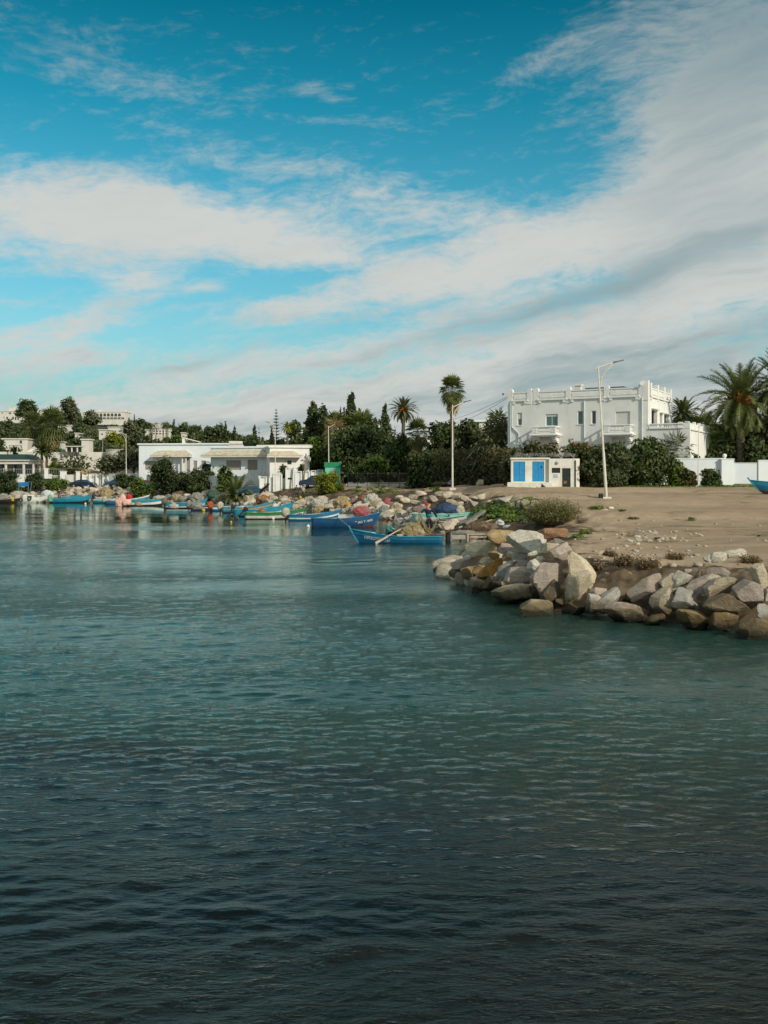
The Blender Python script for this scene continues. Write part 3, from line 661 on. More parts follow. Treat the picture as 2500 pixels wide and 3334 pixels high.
# ================================================================== ROCKS
def rockmat(name, c, c2, c3, wet=True):
    if name in MATS: return MATS[name]
    m_ = bpy.data.materials.new(name); m_.use_nodes = True; t = NT(m_.node_tree); b = t.n['Principled BSDF']; b.inputs['Roughness'].default_value = .85; b.inputs['Specular IOR Level'].default_value = .2
    oi = t.node('ShaderNodeObjectInfo'); g = t.node('ShaderNodeNewGeometry'); pos = g.outputs['Position']
    v = t.vm('ADD', pos, t.xyz(t.m('MULTIPLY', oi.outputs['Random'], 60), t.m('MULTIPLY', oi.outputs['Random'], 23), 0))
    big = t.noise(v, 1.1, 5, .6, .8); med = t.noise(v, 4.5, 6, .65); fine = t.noise(v, 26, 4, .7)
    cc = t.mix(t.mapr(big, .38, .62), c, c2); cc = t.mix(t.mapr(med, .5, .72, 0, .75), cc, c3)
    mp = t.node('ShaderNodeMapping'); mp.inputs['Scale'].default_value = (1, 1, 5); mp.inputs['Rotation'].default_value = (R(30), R(20), 0); t.l.new(v, mp.inputs[0])
    vein = t.noise(mp.outputs[0], 2.2, 6, .7, 1.2)
    cc = t.mix(t.mapr(t.m('ABSOLUTE', t.m('SUBTRACT', vein, .5)), .035, .0, 0, .55), cc, tuple(x*.45 for x in c3))
    cc = t.mix(t.mapr(fine, .58, .75, 0, .35), cc, (.10, .085, .06))
    # value spread from rock to rock
    cc = t.mix(1.0, cc, t.ramp(oi.outputs['Random'], [(0, (.85, .82, .78)), (.5, (1.1, 1.07, 1.02)), (1, (1.35, 1.32, 1.25))]), 'MULTIPLY')
    sp = t.node('ShaderNodeSeparateXYZ'); t.l.new(pos, sp.inputs[0]); z = t.m('ADD', sp.outputs[2], t.m('MULTIPLY', t.m('SUBTRACT', med, .5), .35))
    if wet:
        # tide-line staining: algae brown above the water, near black at the water
        cc = t.mix(t.mapr(z, .58, .30, 0, .85), cc, (.105, .075, .035)); cc = t.mix(t.mapr(z, .27, .10, 0, .95), cc, (.022, .018, .011))
        t.l.new(t.mapr(z, .25, .05, .85, .35), b.inputs['Roughness'])
    t.l.new(cc, b.inputs['Base Color'])
    bp = t.node('ShaderNodeBump'); bp.inputs['Strength'].default_value = 1.0; bp.inputs['Distance'].default_value = .09
    t.l.new(t.m('ADD', t.m('MULTIPLY', med, 1.0), t.m('ADD', t.m('MULTIPLY', fine, .35), t.m('MULTIPLY', vein, .35))), bp.inputs['Height']); t.l.new(bp.outputs[0], b.inputs['Normal'])
    MATS[name] = m_; return m_
RM = {'cream': rockmat('cream_rock', (.50, .43, .32), (.44, .37, .27), (.33, .28, .21)),
      'pink': rockmat('pink_rock', (.41, .335, .285), (.33, .275, .24), (.46, .40, .33)),
      'grey': rockmat('grey_rock', (.36, .34, .31), (.28, .265, .245), (.42, .39, .33)),
      'white': rockmat('white_rock', (.60, .57, .49), (.50, .47, .40), (.38, .36, .31)),
      'ochre': rockmat('ochre_rock', (.36, .25, .12), (.27, .185, .095), (.42, .33, .20)),
      'rust': rockmat('rust_rock', (.40, .20, .04), (.24, .12, .03), (.50, .32, .08)),
      'terra': rockmat('terracotta_rock', (.36, .21, .115), (.30, .17, .10), (.40, .27, .17)),
      'brown': rockmat('brown_rock', (.20, .155, .105), (.14, .11, .075), (.27, .22, .15)),
      'dark': rockmat('dark_rock', (.06, .05, .038), (.035, .03, .024), (.09, .075, .05)),
      'bank': rockmat('bank_rock', (.50, .44, .34), (.36, .32, .27), (.44, .36, .27), False),
      'bankgrey': rockmat('slate_bank_rock', (.20, .20, .19), (.13, .135, .14), (.27, .255, .22), False)}
_ico = {}
def ico(sub):
    if sub in _ico: return _ico[sub]
    import bmesh
    bm = bmesh.new(); bmesh.ops.create_icosphere(bm, subdivisions=sub, radius=1.0); bm.verts.ensure_lookup_table()
    V = np.array([v.co[:] for v in bm.verts]); Fc = np.array([[v.index for v in f.verts] for f in bm.faces]); bm.free(); _ico[sub] = (V, Fc); return _ico[sub]
def rock_shape(seed, sub=4, p=80, facets=13, rough=.014):
    rs = np.random.RandomState(seed); V, Fc = ico(sub); n = rs.randn(facets, 3); n /= np.linalg.norm(n, axis=1)[:, None]; dist = .56+.36*rs.rand(facets)
    n = np.vstack([n, np.eye(3), -np.eye(3)]); dist = np.concatenate([dist, np.full(6, .95)])
    c = np.maximum(V @ n.T, 1e-3)/dist[None, :]
    r = 1.0/(np.sum(c**p, 1))**(1.0/p); o = np.array([rs.rand()*50, rs.rand()*50, rs.rand()*50])
    nz = np.array([mnoise.noise(Vector(v*1.6+o))*1.2+mnoise.noise(Vector(v*4.5+o))*.7+mnoise.noise(Vector(v*11+o))*.6 for v in V]); r = r*(1+rough*nz*2.0)
    W = V*r[:, None]; mn, mx = W.min(0), W.max(0); W = (W-(mn+mx)/2)/((mx-mn)/2); return W, Fc
def place_rock(u, v, hw, hh, d, matn, label, seed, tilt=0, name='boulder', group=None, depth=.85, sub=4, cat='rock', p=80):
    """rock whose outline is 2*hw by 2*hh photo pixels seen from the camera, at range d"""
    W, Fc = rock_shape(seed, sub, p); s = d/F; a, c = hw*s, hh*s; bdep = (a*.5+c*.5)*depth*1.1; W = W*np.array([a, bdep, c])
    th = R(tilt); ct, st = math.cos(th), math.sin(th); X = W[:, 0]*ct-W[:, 2]*st; Z = W[:, 0]*st+W[:, 2]*ct; W = np.stack([X, W[:, 1], Z], 1)
    rz = (seed*37 % 40-20); cz, sz = math.cos(R(rz)), math.sin(R(rz))
    me = npmesh(name, W, Fc, [RM[matn]], smooth=True); me.set_sharp_from_angle(angle=R(16)); o = link(name, me); o.location = P(u, v, d)
    return tag(o, label, cat, group)
def shore_at(u):
    ds = np.exp(np.linspace(math.log(15), math.log(230), 900)); X = (u-1250)/F*ds; s = sdist(X, ds); k = np.where(s > 0)[0]; return ds[k[0]] if len(k) else 150
LU = np.linspace(-100, 2560, 120); LD_ = np.array([shore_at(u) for u in LU])
NEAR = [  # u, v, half width, half height, tilt, material, what singles it out
 (1435, 1849, 25, 12, 0, 'brown', 'small brown rock standing alone in the water off the point'),
 (1522, 1778, 40, 9, 40, 'cream', 'thin slanting cream slab at the back edge of the rocky point'),
 (1569, 1790, 46, 28, 0, 'cream', 'broad cream and grey boulder below the wooden landing stage'),
 (1629, 1750, 46, 28, 8, 'ochre', 'rough tan boulder leaning on the big pale slab'),
 (1715, 1763, 68, 36, -9, 'white', 'largest pale flat-topped slab on top of the rock pile'),
 (1808, 1738, 38, 19, 0, 'terra', 'terracotta orange boulder right of the big pale slab'),
 (1819, 1762, 17, 8, -12, 'grey', 'small flat grey stone under the terracotta boulder'),
 (1790, 1780, 34, 17, 14, 'cream', 'pale block tucked behind the white oblong stone'),
 (1828, 1800, 33, 24, 25, 'pink', 'pink and cream block at the upper right of the point'),
 (1748, 1804, 31, 14, 15, 'white', 'white oblong stone below the big pale slab'),
 (1652, 1788, 26, 20, -20, 'pink', 'pinkish rounded rock left of the grey slab'),
 (1662, 1804, 15, 10, 0, 'cream', 'little cream stone resting against the pinkish rock'),
 (1694, 1814, 30, 17, 15, 'grey', 'smooth grey slab in the middle of the point'),
 (1607, 1809, 18, 15, 10, 'ochre', 'ochre lump above the rust coloured rock'),
 (1650, 1819, 16, 10, -15, 'ochre', 'small orange brown stone right of the ochre lump'),
 (1521, 1838, 52, 26, 6, 'pink', 'wide pinkish grey boulder at the left end of the point'),
 (1582, 1828, 22, 14, -10, 'cream', 'cream wedge left of the rust coloured rock'),
 (1596, 1854, 50, 22, 24, 'rust', 'rust orange rock coated with weed'),
 (1481, 1864, 20, 19, 0, 'grey', 'pale grey stone at the tip, left of the ochre one'),
 (1524, 1866, 22, 24, 20, 'ochre', 'ochre stone with pink foot near the tip'),
 (1655, 1858, 32, 32, -20, 'grey', 'jagged grey white rock right of the rust coloured rock'),
 (1705, 1832, 22, 11, 10, 'pink', 'flat pink stone above the wedge boulder'),
 (1745, 1845, 28, 28, -15, 'white', 'white rounded boulder between the two big pink ones'),
 (1760, 1821, 14, 10, 0, 'cream', 'small cream stone on top of the white boulder'),
 (1692, 1876, 54, 36, 26, 'pink', 'big slanting pink grey wedge above the waterline slab'),
 (1786, 1880, 52, 50, 33, 'pink', 'biggest pinkish boulder with cream top'),
 (1887, 1854, 54, 38, -30, 'cream', 'beige slanting block against the earth bank'),
 (1879, 1910, 47, 46, 12, 'cream', 'large cream boulder with a dark shadowed lower side'),
 (1562, 1904, 32, 26, 0, 'white', 'rounded whitish boulder with dark foot in the water'),
 (1592, 1902, 17, 24, -20, 'brown', 'dark brown rock just right of the rounded whitish boulder'),
 (1569, 1873, 18, 11, 0, 'pink', 'small pink stone on top of the rounded whitish boulder'),
 (1609, 1886, 18, 9, -10, 'cream', 'flat beige stone under the rust coloured rock'),
 (1617, 1898, 14, 8, 5, 'white', 'little white stone beneath the flat beige one'),
 (1636, 1898, 15, 13, 30, 'pink', 'small rosy stone left of the wedge boulder'),
 (1675, 1933, 74, 32, -3, 'cream', 'long low boulder with pale top and black waterline'),
 (1797, 1932, 26, 42, -32, 'brown', 'tall leaning brown grey rock under the biggest pinkish boulder'),
 (1835, 1873, 14, 10, 20, 'terra', 'small orange stone wedged beside the cream boulder'),
 (1745, 1978, 54, 27, -4, 'cream', 'half submerged tan rock lowest in front of the point'),
 (1824, 1962, 17, 14, 0, 'brown', 'small round brown rock under the leaning rock'),
 (1830, 1990, 32, 11, 0, 'brown', 'flat olive rock awash beside the half submerged one'),
 (1881, 1978, 32, 23, 0, 'dark', 'black wet rock below the large cream boulder'),
 (1938, 1968, 30, 32, -10, 'grey', 'grey round rock at the foot of the bank'),
 (1946, 1928, 26, 16, -12, 'pink', 'small pink grey rock above the slanted whitish one'),
 (1974, 1960, 56, 26, 25, 'grey', 'slanted whitish grey block beside the brown slab'),
 (2038, 1995, 76, 32, -6, 'pink', 'flat topped brown pink slab with its foot in the water'),
 (2101, 1914, 62, 32, 30, 'pink', 'dusky purple pink oblong boulder'),
 (2179, 1897, 34, 32, -20, 'cream', 'cream end block touching the dusky pink boulder'),
 (2210, 1892, 30, 32, -25, 'white', 'greenish white rock behind the cream end block'),
 (2158, 1964, 40, 43, 12, 'cream', 'upright beige and grey boulder with cracked face'),
 (2228, 1953, 46, 36, -8, 'grey', 'grey striped boulder right of the cracked one'),
 (2290, 1902, 58, 22, 26, 'pink', 'long pale pink slanting rock under the bank'),
 (2332, 1868, 32, 26, -20, 'pink', 'rose coloured block at the top of the pile by the overhang'),
 (2345, 1912, 52, 32, 18, 'cream', 'mottled beige boulder above the layered brown one'),
 (2365, 1970, 82, 36, -16, 'brown', 'large layered brown grey boulder'),
 (2440, 1932, 52, 38, -22, 'pink', 'pink boulder with a dark side near the right edge'),
 (2474, 1876, 24, 40, 16, 'cream', 'egg shaped cream stone standing at the right edge'),
 (2257, 2020, 64, 31, -8, 'ochre', 'orange brown rock at the waterline under the striped boulder'),
 (2363, 2022, 44, 29, -18, 'ochre', 'yellow brown block below the layered boulder'),
 (2458, 2046, 62, 36, 18, 'brown', 'low dark brown rock rising from the water at lower right'),
 (2490, 1996, 32, 30, 0, 'grey', 'round grey rock at the right edge above the low dark one'),
 (2132, 2022, 34, 17, 10, 'brown', 'wet brown stone between slab and orange brown rock'),
 (2100, 2008, 18, 11, 25, 'brown', 'small wet stone behind the brown one by the slab'),
 (2500, 1936, 14, 20, 0, 'grey', 'grey rock cut by the picture edge beside the pink boulder'),
 (2268, 1882, 9, 28, -22, 'brown', 'thin brown slab standing on edge in the bank'),
 (2332, 1816, 28, 19, 4, 'white', 'pale rounded rock lying on the bank edge'),
 (2390, 1805, 38, 15, 8, 'white', 'flat white rock right of the pale rounded one on the bank edge'),
 (2308, 1820, 14, 14, 35, 'grey', 'small grey rock left of the pale rounded one on the bank edge'),
 (2262, 1838, 11, 9, 0, 'pink', 'small pink stone stuck in the earth bank'),
]
FRONT = {}
for i, (u, v, hw, hh, tl, m_, lb) in enumerate(NEAR):
    vb = v+hh; ds = shore_at(u); vs = HOR+CAMH*F/ds
    if u > 1860 and 1780 < v < 1845: d = Gv(u, vb-3).y
    else: d = ds+max(-.35, (vs-vb)/F*ds*1.15)-.2
    if u < 1500 and hw == 25: d = wd(vb-3)
    if vb > vs-4: d = min(d, wd(vb-3, .0))
    place_rock(u, v, hw*1.04, hh*1.05, d, m_, lb, 100+i*7, tl)
# dark rocks glimpsed in the gaps of the pile
r_ = random.Random(5)
for i in range(46):
    u = r_.uniform(1480, 2520); ds = shore_at(u); hw = r_.uniform(18, 34); d = ds+r_.uniform(.5, 1.6)
    v = HOR+(CAMH-r_.uniform(.0, .55)*min(1, (d-ds)))*F/d-r_.uniform(0, 26)
    place_rock(u, v, hw, hw*.7, d+.2, r_.choice(['brown', 'brown', 'dark', 'ochre']), 'dark rock half hidden in the gaps of the near pile', 900+i, r_.uniform(-30, 30), group='dark filler rocks of the near pile', sub=3)
for i in range(16):
    u = 2545+i*26; ds = shore_at(u); hw = r_.uniform(28, 46); d = ds+r_.uniform(-.1, 1.0); place_rock(u, HOR+(CAMH-.25-.4*(d-ds))*F/d, hw, hw*.72, d, r_.choice(['cream', 'pink', 'grey', 'brown', 'ochre']), 'boulder of the near pile beyond the right picture edge', 1500+i, r_.uniform(-25, 25), group='boulders beyond the right edge', sub=3)
# loose stones on the lot
STN = [(2280, 1744, 10, 7, 'white', 'white stone alone on the open dirt'), (1956, 1801, 12, 8, 'cream', 'pale stone at the left end of the bank edge'), (2050, 1761, 11, 6, 'white', 'white stone in the rubble by the dry twigs'),
       (2075, 1748, 10, 6, 'white', 'whitest stone just behind the dry twigs'), (2155, 1755, 8, 6, 'cream', 'cream stone at the right of the rubble'), (2132, 1735, 9, 4, 'white', 'flat white stone at the back of the rubble'), (2257, 1806, 16, 5, 'pink', 'flat pink stone on the lip of the bank'),
       (2075, 1706, 10, 4, 'grey', 'flat grey stone between lamp and dry twigs'), (1970, 1660, 9, 4, 'white', 'pale stone just below the foot of the tall lamp'), (1990, 1654, 9, 4, 'white', 'white stone beside the weeds below the tall lamp'), (2470, 1745, 6, 4, 'dark', 'dark stone on the dirt near the right edge'),
       (2271, 1776, 6, 5, 'grey', 'small grey stone between open dirt and bank edge'), (1562, 1574, 12, 13, 'cream', 'square cream block beside the hedge')]
for i, (u, v, hw, hh, m_, lb) in enumerate(STN):
    g = Gv(u, v+hh*.6); place_rock(u, v, hw, hh, g.y, m_, lb, 400+i, sub=3, name='stone', cat='stone')
base = [bpy.data.meshes.new('x') for _ in range(0)]
PEB = [npmesh('pebble', rock_shape(700+i, 2, 12)[0], rock_shape(700+i, 2, 12)[1], [RM['bank']], smooth=True) for i in range(4)]
r_ = random.Random(12)
for i in range(110):
    if i < 50: u, v = r_.gauss(2110, 60), r_.gauss(1750, 16)
    elif i < 80: u, v = r_.uniform(1880, 2330), r_.gauss(1815, 14)
    else: u, v = r_.uniform(1800, 2500), r_.uniform(1640, 1800)
    g = Gv(u, v); s = r_.uniform(.03, .10)*(.7 if i > 80 else 1)
    o = link('pebble', PEB[i % 4]); o.location = g+Vector((0, 0, s*.2)); o.scale = (s*1.4, s*1.2, s*.8); o.rotation_euler = (0, 0, r_.random()*6)
    tag(o, 'little loose pale stone strewn over the dirt lot', 'pebble', 'loose pebbles on the dirt lot')
# riprap of the far bank
BASE = [npmesh('bank_rock', *rock_shape(500+i, 3, 60), [RM['bank'] if i < 7 else RM['bankgrey']], smooth=True) for i in range(11)]
for b_ in BASE: b_.set_sharp_from_angle(angle=R(20))
def bank_rock(p, s, idx, rot, lb, gp, sq=(1, .9, .7)):
    o = link('bank_rock', BASE[idx]); o.location = p; o.scale = (s*sq[0], s*sq[1], s*sq[2]); o.rotation_euler = rot; return tag(o, lb, 'rock', gp)
TOPR = [(1433, 1608, 18, 9), (1460, 1614, 20, 12), (1488, 1620, 18, 11), (1515, 1626, 18, 11), (1556, 1621, 26, 9), (1488, 1644, 20, 9), (1529, 1632, 9, 7), (1411, 1625, 15, 10), (1392, 1630, 14, 9), (1595, 1635, 13, 6),
        (1616, 1632, 12, 5), (1648, 1632, 24, 13), (1681, 1632, 17, 15), (1693, 1642, 12, 12), (1711, 1638, 16, 13), (1741, 1640, 13, 12), (1606, 1661, 12, 6), (1470, 1634, 18, 8), (1540, 1640, 16, 9), (1662, 1648, 14, 8), (1370, 1612, 18, 8), (1345, 1618, 16, 9), (1320, 1630, 18, 9), (1300, 1620, 14, 8), (1355, 1638, 20, 9), (1385, 1650, 16, 8), (1725, 1652, 14, 9)]
for i, (u, v, hw, hh) in enumerate(TOPR):
    g = Gv(u, v+hh); s = g.y/F
    o = bank_rock(g+Vector((0, 0, hh*s*.8)), 1, i % 7, (0, r_.uniform(-.35, .35), 0), 'pale block along the top of the bank behind the twiggy bush', 'pale rocks on the crest of the bank'); o.scale = (hw*s*1.1, (hw+hh)*.5*s, hh*s*1.15)
k = 0
for i in range(2000):
    if k >= 262: break
    u = r_.uniform(-60, 1640); ds = shore_at(u); w = .085*ds+1.3; f = r_.random()**.8; d = ds+w*(f*1.05-.05)+(.0 if u < 1300 else 0)
    x = (u-1250)/F*d
    if u > 1480 and f < .35: continue
    z = gz(x, d); s = r_.uniform(.34, .74)*(1.12 if u < 900 else 1.0)*(1 if f > .2 else .8)
    grey = 420 < u < 660
    bank_rock(Vector((x, d, z+s*.18)), s, r_.randint(7, 10) if grey and r_.random() < .85 else r_.randint(0, 6), (r_.uniform(-.4, .4), r_.uniform(-.4, .4), r_.random()*6.28),
              'grey slate block in the bank under the green shrubs' if grey else 'pale quarried block in the bank behind the moored boats', 'slate rocks under the shrubs' if grey else 'riprap rocks of the far bank', (1.15, .95, .72)); k += 1

# small rubble between the blocks: far past counting
rs = np.random.RandomState(77); VV, FF = [], []; off = 0; SV = [rock_shape(800+i, 1, 12) for i in range(5)]
for i in range(2600):
    u = rs.uniform(-60, 1760); ds = np.interp(u, LU, LD_); w = .085*ds+1.3; d = ds+w*rs.rand()*1.05; x = (u-1250)/F*d
    if 1480 < u < 1760 and d < ds+2.5: continue
    V, Fc = SV[i % 5]; s = rs.uniform(.10, .26)*(1 if u < 1800 else .35); VV.append(V*np.array([s*1.3, s, s*.8])+np.array([x, d, 0])); FF.append(Fc+off); off += len(V)
cx = np.array([v[:, 0].mean() for v in VV]); cy = np.array([v[:, 1].mean() for v in VV]); zz = ground(cx, cy)
V = np.vstack([v+np.array([0, 0, z+.03]) for v, z in zip(VV, zz)]); tag(link('rubble', npmesh('rubble', V, np.vstack(FF), [RM['bank']])), 'broken rubble filling the gaps between the bank blocks', 'rubble', kind='stuff')
# ================================================================== BUILDINGS ON THE RIGHT
M_WHITE = mat('white_render', (.77, .76, .72), .85, (.72, .71, .67), 1.2, bump=.25, bsc=30, stain=((.46, .43, .36), 1.3, .5))
M_WHITESHADE = mat('shade_tinted_white_render', (.74, .77, .77), .85, (.70, .73, .74), 1.0, bump=.2, bsc=20, stain=((.55, .56, .54), .9, .25))  # white render with the blue cast of shade mixed into its colour
M_OLDW = mat('weathered_white_render', (.72, .69, .61), .9, (.63, .60, .52), 1.6, bump=.3, bsc=20, stain=((.38, .35, .28), 1.6, .55))
M_CREAM = mat('cream_render', (.72, .66, .54), .9, (.66, .60, .49), 1.2, stain=((.45, .38, .28), 1.2, .35))
M_GLASS = mat('window_glass', (.05, .12, .13), .08, (.07, .15, .16), 2, spec=.8)
M_DKGLASS = mat('dark_window_glass', (.03, .04, .045), .1, (.05, .06, .06), 2, spec=.7)
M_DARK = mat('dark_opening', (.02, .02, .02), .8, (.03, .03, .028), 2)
M_SHUT = mat('roller_shutter', (.66, .63, .58), .6, (.62, .59, .54), .5, bump=.5, bsc=14, aniso=(.05, .05, 3))
M_PIPE = mat('drain_pipe', (.62, .66, .66), .6, (.55, .60, .60), 3)
M_BLUE = mat('blue_door_paint', (.018, .22, .48), .5, (.025, .25, .52), 3, stain=((.10, .26, .40), 3, .6))
M_DKGREEN = mat('black_green_paint', (.012, .022, .020), .5, (.02, .03, .026), 4)
M_METAL = mat('galvanised_metal', (.42, .42, .40), .5, (.34, .34, .32), 5, metal=.4)
M_SOLAR = mat('solar_panel', (.03, .05, .08), .2, (.04, .06, .10), 3, spec=.6)
M_TILE = mat('weathered_roof_tile', (.60, .52, .38), .9, (.42, .36, .27), 2.2, bump=.8, bsc=6, stain=((.22, .19, .14), 3.0, .6))
M_RED = mat('rusty_red', (.30, .12, .06), .8, (.22, .09, .05), 5)
M_WOOD = mat('grey_wood', (.30, .25, .19), .9, (.22, .18, .13), 3, bump=.5, aniso=(6, 6, .6))
M_PALEWOOD = mat('pale_wood', (.50, .42, .31), .85, (.42, .34, .24), 4, bump=.4)
M_IRON = mat('dark_iron', (.035, .045, .045), .6, (.05, .05, .045), 6)

def frame_local(origin, ang):
    """x along the facade, y into the building, z up"""
    return Matrix.Translation(origin) @ Matrix.Rotation(ang, 4, 'Z')
def wall_panel(mb, x0, x1, z0, z1, y0, y1, holes):
    """wall with rectangular openings, built as butted boxes; holes = (x0,x1,z0,z1)"""
    xs = sorted({x0, x1, *[h[0] for h in holes], *[h[1] for h in holes]}); zs = sorted({z0, z1, *[h[2] for h in holes], *[h[3] for h in holes]})
    for a, b in zip(xs[:-1], xs[1:]):
        run = None
        for c, d in zip(zs[:-1], zs[1:]):
            inside = any(h[0] <= (a+b)/2 <= h[1] and h[2] <= (c+d)/2 <= h[3] for h in holes)
            if inside:
                if run: mb.box(a, b, y0, y1, run[0], run[1]); run = None
            else: run = (run[0], d) if run else (c, d)
        if run: mb.box(a, b, y0, y1, run[0], run[1])
def window(parent, x0, x1, z0, z1, y, glass=None, frame=None, mull=1, shutter=0.0, sill=True, name='window', half=False):
    """frame with pane set back in its opening; front of wall at y"""
    f = MB(); t = .05
    f.box(x0, x0+t, y+.12, y+.17, z0, z1); f.box(x1-t, x1, y+.12, y+.17, z0, z1); f.box(x0+t, x1-t, y+.12, y+.17, z1-t, z1); f.box(x0+t, x1-t, y+.12, y+.17, z0, z0+t)
    for i in range(mull): x = x0+(x1-x0)*(i+1)/(mull+1); f.box(x-.02, x+.02, y+.125, y+.165, z0+t, z1-t)
    if sill: f.box(x0-.06, x1+.06, y-.06, y+.11, z0-.06, z0-.003)
    w = f.build(name, frame or M_WHITE, parent)
    MB().box(x0+t, x1-t, y+.14, y+.152, z0+t, z1-t).build('pane', glass or M_GLASS, w)
    if shutter > 0: MB().box(x0+t+.005, x1-t-.005, y+.09, y+.118, z1-t-(z1-z0-2*t)*shutter, z1-t).build('shutter', M_SHUT, w)
    return w
def baluster_mb(mb, x, y, z0, z1, r=.06):
    h = z1-z0; mb.lathe([(r*.8, z0), (r*.8, z0+h*.1), (r*.45, z0+h*.16), (r, z0+h*.36), (r*.45, z0+h*.75), (r*.8, z0+h*.9), (r*.8, z1)], 8, (x, y, 0))

# ---- the villa
A29 = R(-29.0)
VO = Vector((12.8, 103.0, 0)); VZ = 3.1; VO.z = VZ
villa = empty('villa', VO, A29, 'white two storey villa with round topped parapet piers and balustraded balconies', 'villa')
def vx(u):
    """facade coordinate for a photo column"""
    k = (u-1250)/F; c, s = math.cos(A29), math.sin(A29); return (k*VO.y-VO.x)/(c-k*s)
def vz(u, v):
    x = vx(u); y = VO.y+x*math.sin(A29); return CAMH-(v-HOR)/F*y-VZ
W, D = vx(2110), 10.0
TOP = vz(1900, 1300); PAR = vz(1900, 1268)
mb = MB()
wins = [(vx(1684), vx(1699), vz(1690, 1385), vz(1690, 1344)), (vx(1776), vx(1816), vz(1796, 1387), vz(1796, 1348)), (vx(1880), vx(1898), vz(1890, 1382), vz(1890, 1338)), (vx(1925), vx(1940), vz(1930, 1381), vz(1930, 1337)), (vx(2004), vx(2051), vz(2030, 1384), vz(2030, 1340))]
wall_panel(mb, 0, W, -3, TOP, 0, .35, wins)
mb.box(0, .35, .35, D, -3, TOP); mb.box(.35, W-.35, D-.35, D, -3, TOP); mb.box(.35, W-.35, .35, D-.35, TOP-.3, TOP-.05)
# side wall with its loggia openings
SM = Matrix.Translation((W, 0, 0)) @ Matrix.Rotation(R(90), 4, 'Z')
sholes = [(1.3, 3.6, 5.3, 7.2), (4.6, 5.7, 5.3, 7.0), (6.5, 8.6, 5.3, 7.0)]
sm = MB(); wall_panel(sm, .352, D, -3, TOP, 0, .35, sholes)
mb.add([SM @ Vector(v) for v in sm.v], sm.f)
mb.build('wall', M_WHITE, villa)
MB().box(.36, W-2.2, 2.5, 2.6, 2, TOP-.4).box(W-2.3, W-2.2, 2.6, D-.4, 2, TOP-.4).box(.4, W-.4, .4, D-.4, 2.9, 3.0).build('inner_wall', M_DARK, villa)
pm = MB()
def parapet(pm, x0, x1, M=None):
    pm.box(x0, x1, 0.04, .26, TOP+.001, PAR-.12, M); pm.box(x0+.12, x1-.12, -.03, .038, TOP+.32, PAR-.30, M); pm.box(x0, x1, -.02, .30, PAR-.118, PAR, M); pm.box(x0-.15, x1+.15, -.16, .038, TOP+.03, TOP+.17, M)
    for x in (x0+.02, x1-.27): pm.box(x, x+.25, -.14, .0, TOP-.22, TOP+.028, M)
piers = [(1652, 1669), (1716, 1731), (1737, 1753), (1842, 1858), (1966, 1983), (2079, 2095)]
def pier(pm, x0, x1, zt, M=None, y0=-.05, y1=.35):
    r = (x1-x0)/2; c = (x0+x1)/2; poly = [(x0, TOP-.3), (x1, TOP-.3)]+[(c+r*math.cos(math.pi*i/10), zt-r+r*math.sin(math.pi*i/10)) for i in range(11)]
    pm.prism(poly, y0, y1, M)
for i, (a, b) in enumerate(piers):
    pier(pm, vx(a), vx(b), vz((a+b)/2, [1266, 1264, 1262, 1258, 1254, 1249][i]))
for a, b in ((1669, 1716), (1753, 1842), (1858, 1966), (1983, 2079)): parapet(pm, vx(a)+.02, vx(b)-.02)
pm.box(vx(1731), vx(1737), -.03, .3, TOP, PAR-.05); pm.box(vx(2095), W-.55, -.03, .3, TOP, PAR+.1); pm.box(W-.55, W+.02, -.06, .5, TOP-.3, PAR+.62)
parapet(pm, .9, D-.5, SM)
for k in range(4): x = .75+k*2.75; pm.box(x, x+.55, -.08, .34, TOP-.2, PAR+.45, SM)
pm.build('parapet', M_WHITE, villa)
for k, (a, b, c, d) in enumerate(wins):
    if k == 4:
        f = MB(); f.box(a+.02, b-.02, .10, .16, c, d-.02); f.build('roller_shutter', M_SHUT, villa); continue
    window(villa, a+.01, b-.01, c+.01, d-.01, 0, M_GLASS if k != 3 else M_DKGLASS, mull=1 if k == 1 else 0, shutter=.5 if k == 0 else (.18 if k == 1 else 0))
    if k == 1: pass
def balcony(x0, x1, zt, zb, floor):
    b = empty('balcony', (0, 0, 0)); b.parent = villa; y1 = -1.25
    s = MB(); s.bbox(x0-.25, x1+.25, y1-.12, -.003, floor-.16, floor, .03); s.bbox(x0-.12, x1+.12, y1, -.003, floor-.26, floor-.163, .02)
    for x in (x0+.1, x1-.55):
        for q in range(4): s.bbox(x, x+.45, y1+.2+q*.25, -.002, floor-.265-.16*(q+1), floor-.266-.16*q, .02)
    s.build('slab', M_WHITE, b)
    r = MB(); r.bbox(x0-.06, x1+.06, y1-.06, y1+.16, zt-.12, zt, .02); r.bbox(x0-.06, x0+.14, y1+.161, -.003, zt-.12, zt, .02); r.bbox(x1-.14, x1+.06, y1+.161, -.003, zt-.12, zt, .02)
    r.box(x0, x1, y1, y1+.12, floor+.001, floor+.14); r.box(x0, x0+.12, y1+.121, -.003, floor+.001, floor+.14); r.box(x1-.12, x1, y1+.121, -.003, floor+.001, floor+.14)
    for x in (x0-.02, x1-.50): r.bbox(x, x+.52, y1-.03, y1+.15, floor+.141, zt-.121, .015)
    r.build('railing', M_WHITE, b)
    bl = MB(); n = 10
    for i in range(n): baluster_mb(bl, x0+.62+(x1-x0-1.24)*(i+.5)/n, y1+.06, floor+.14, zt-.12, .085)
    for q in range(3): baluster_mb(bl, x0+.06, y1+.3+q*.3, floor+.14, zt-.12, .07); baluster_mb(bl, x1-.06, y1+.3+q*.3, floor+.14, zt-.12, .07)
    bl.build('baluster_row', M_WHITE, b)
yb = lambda u, v: vz(u, v)
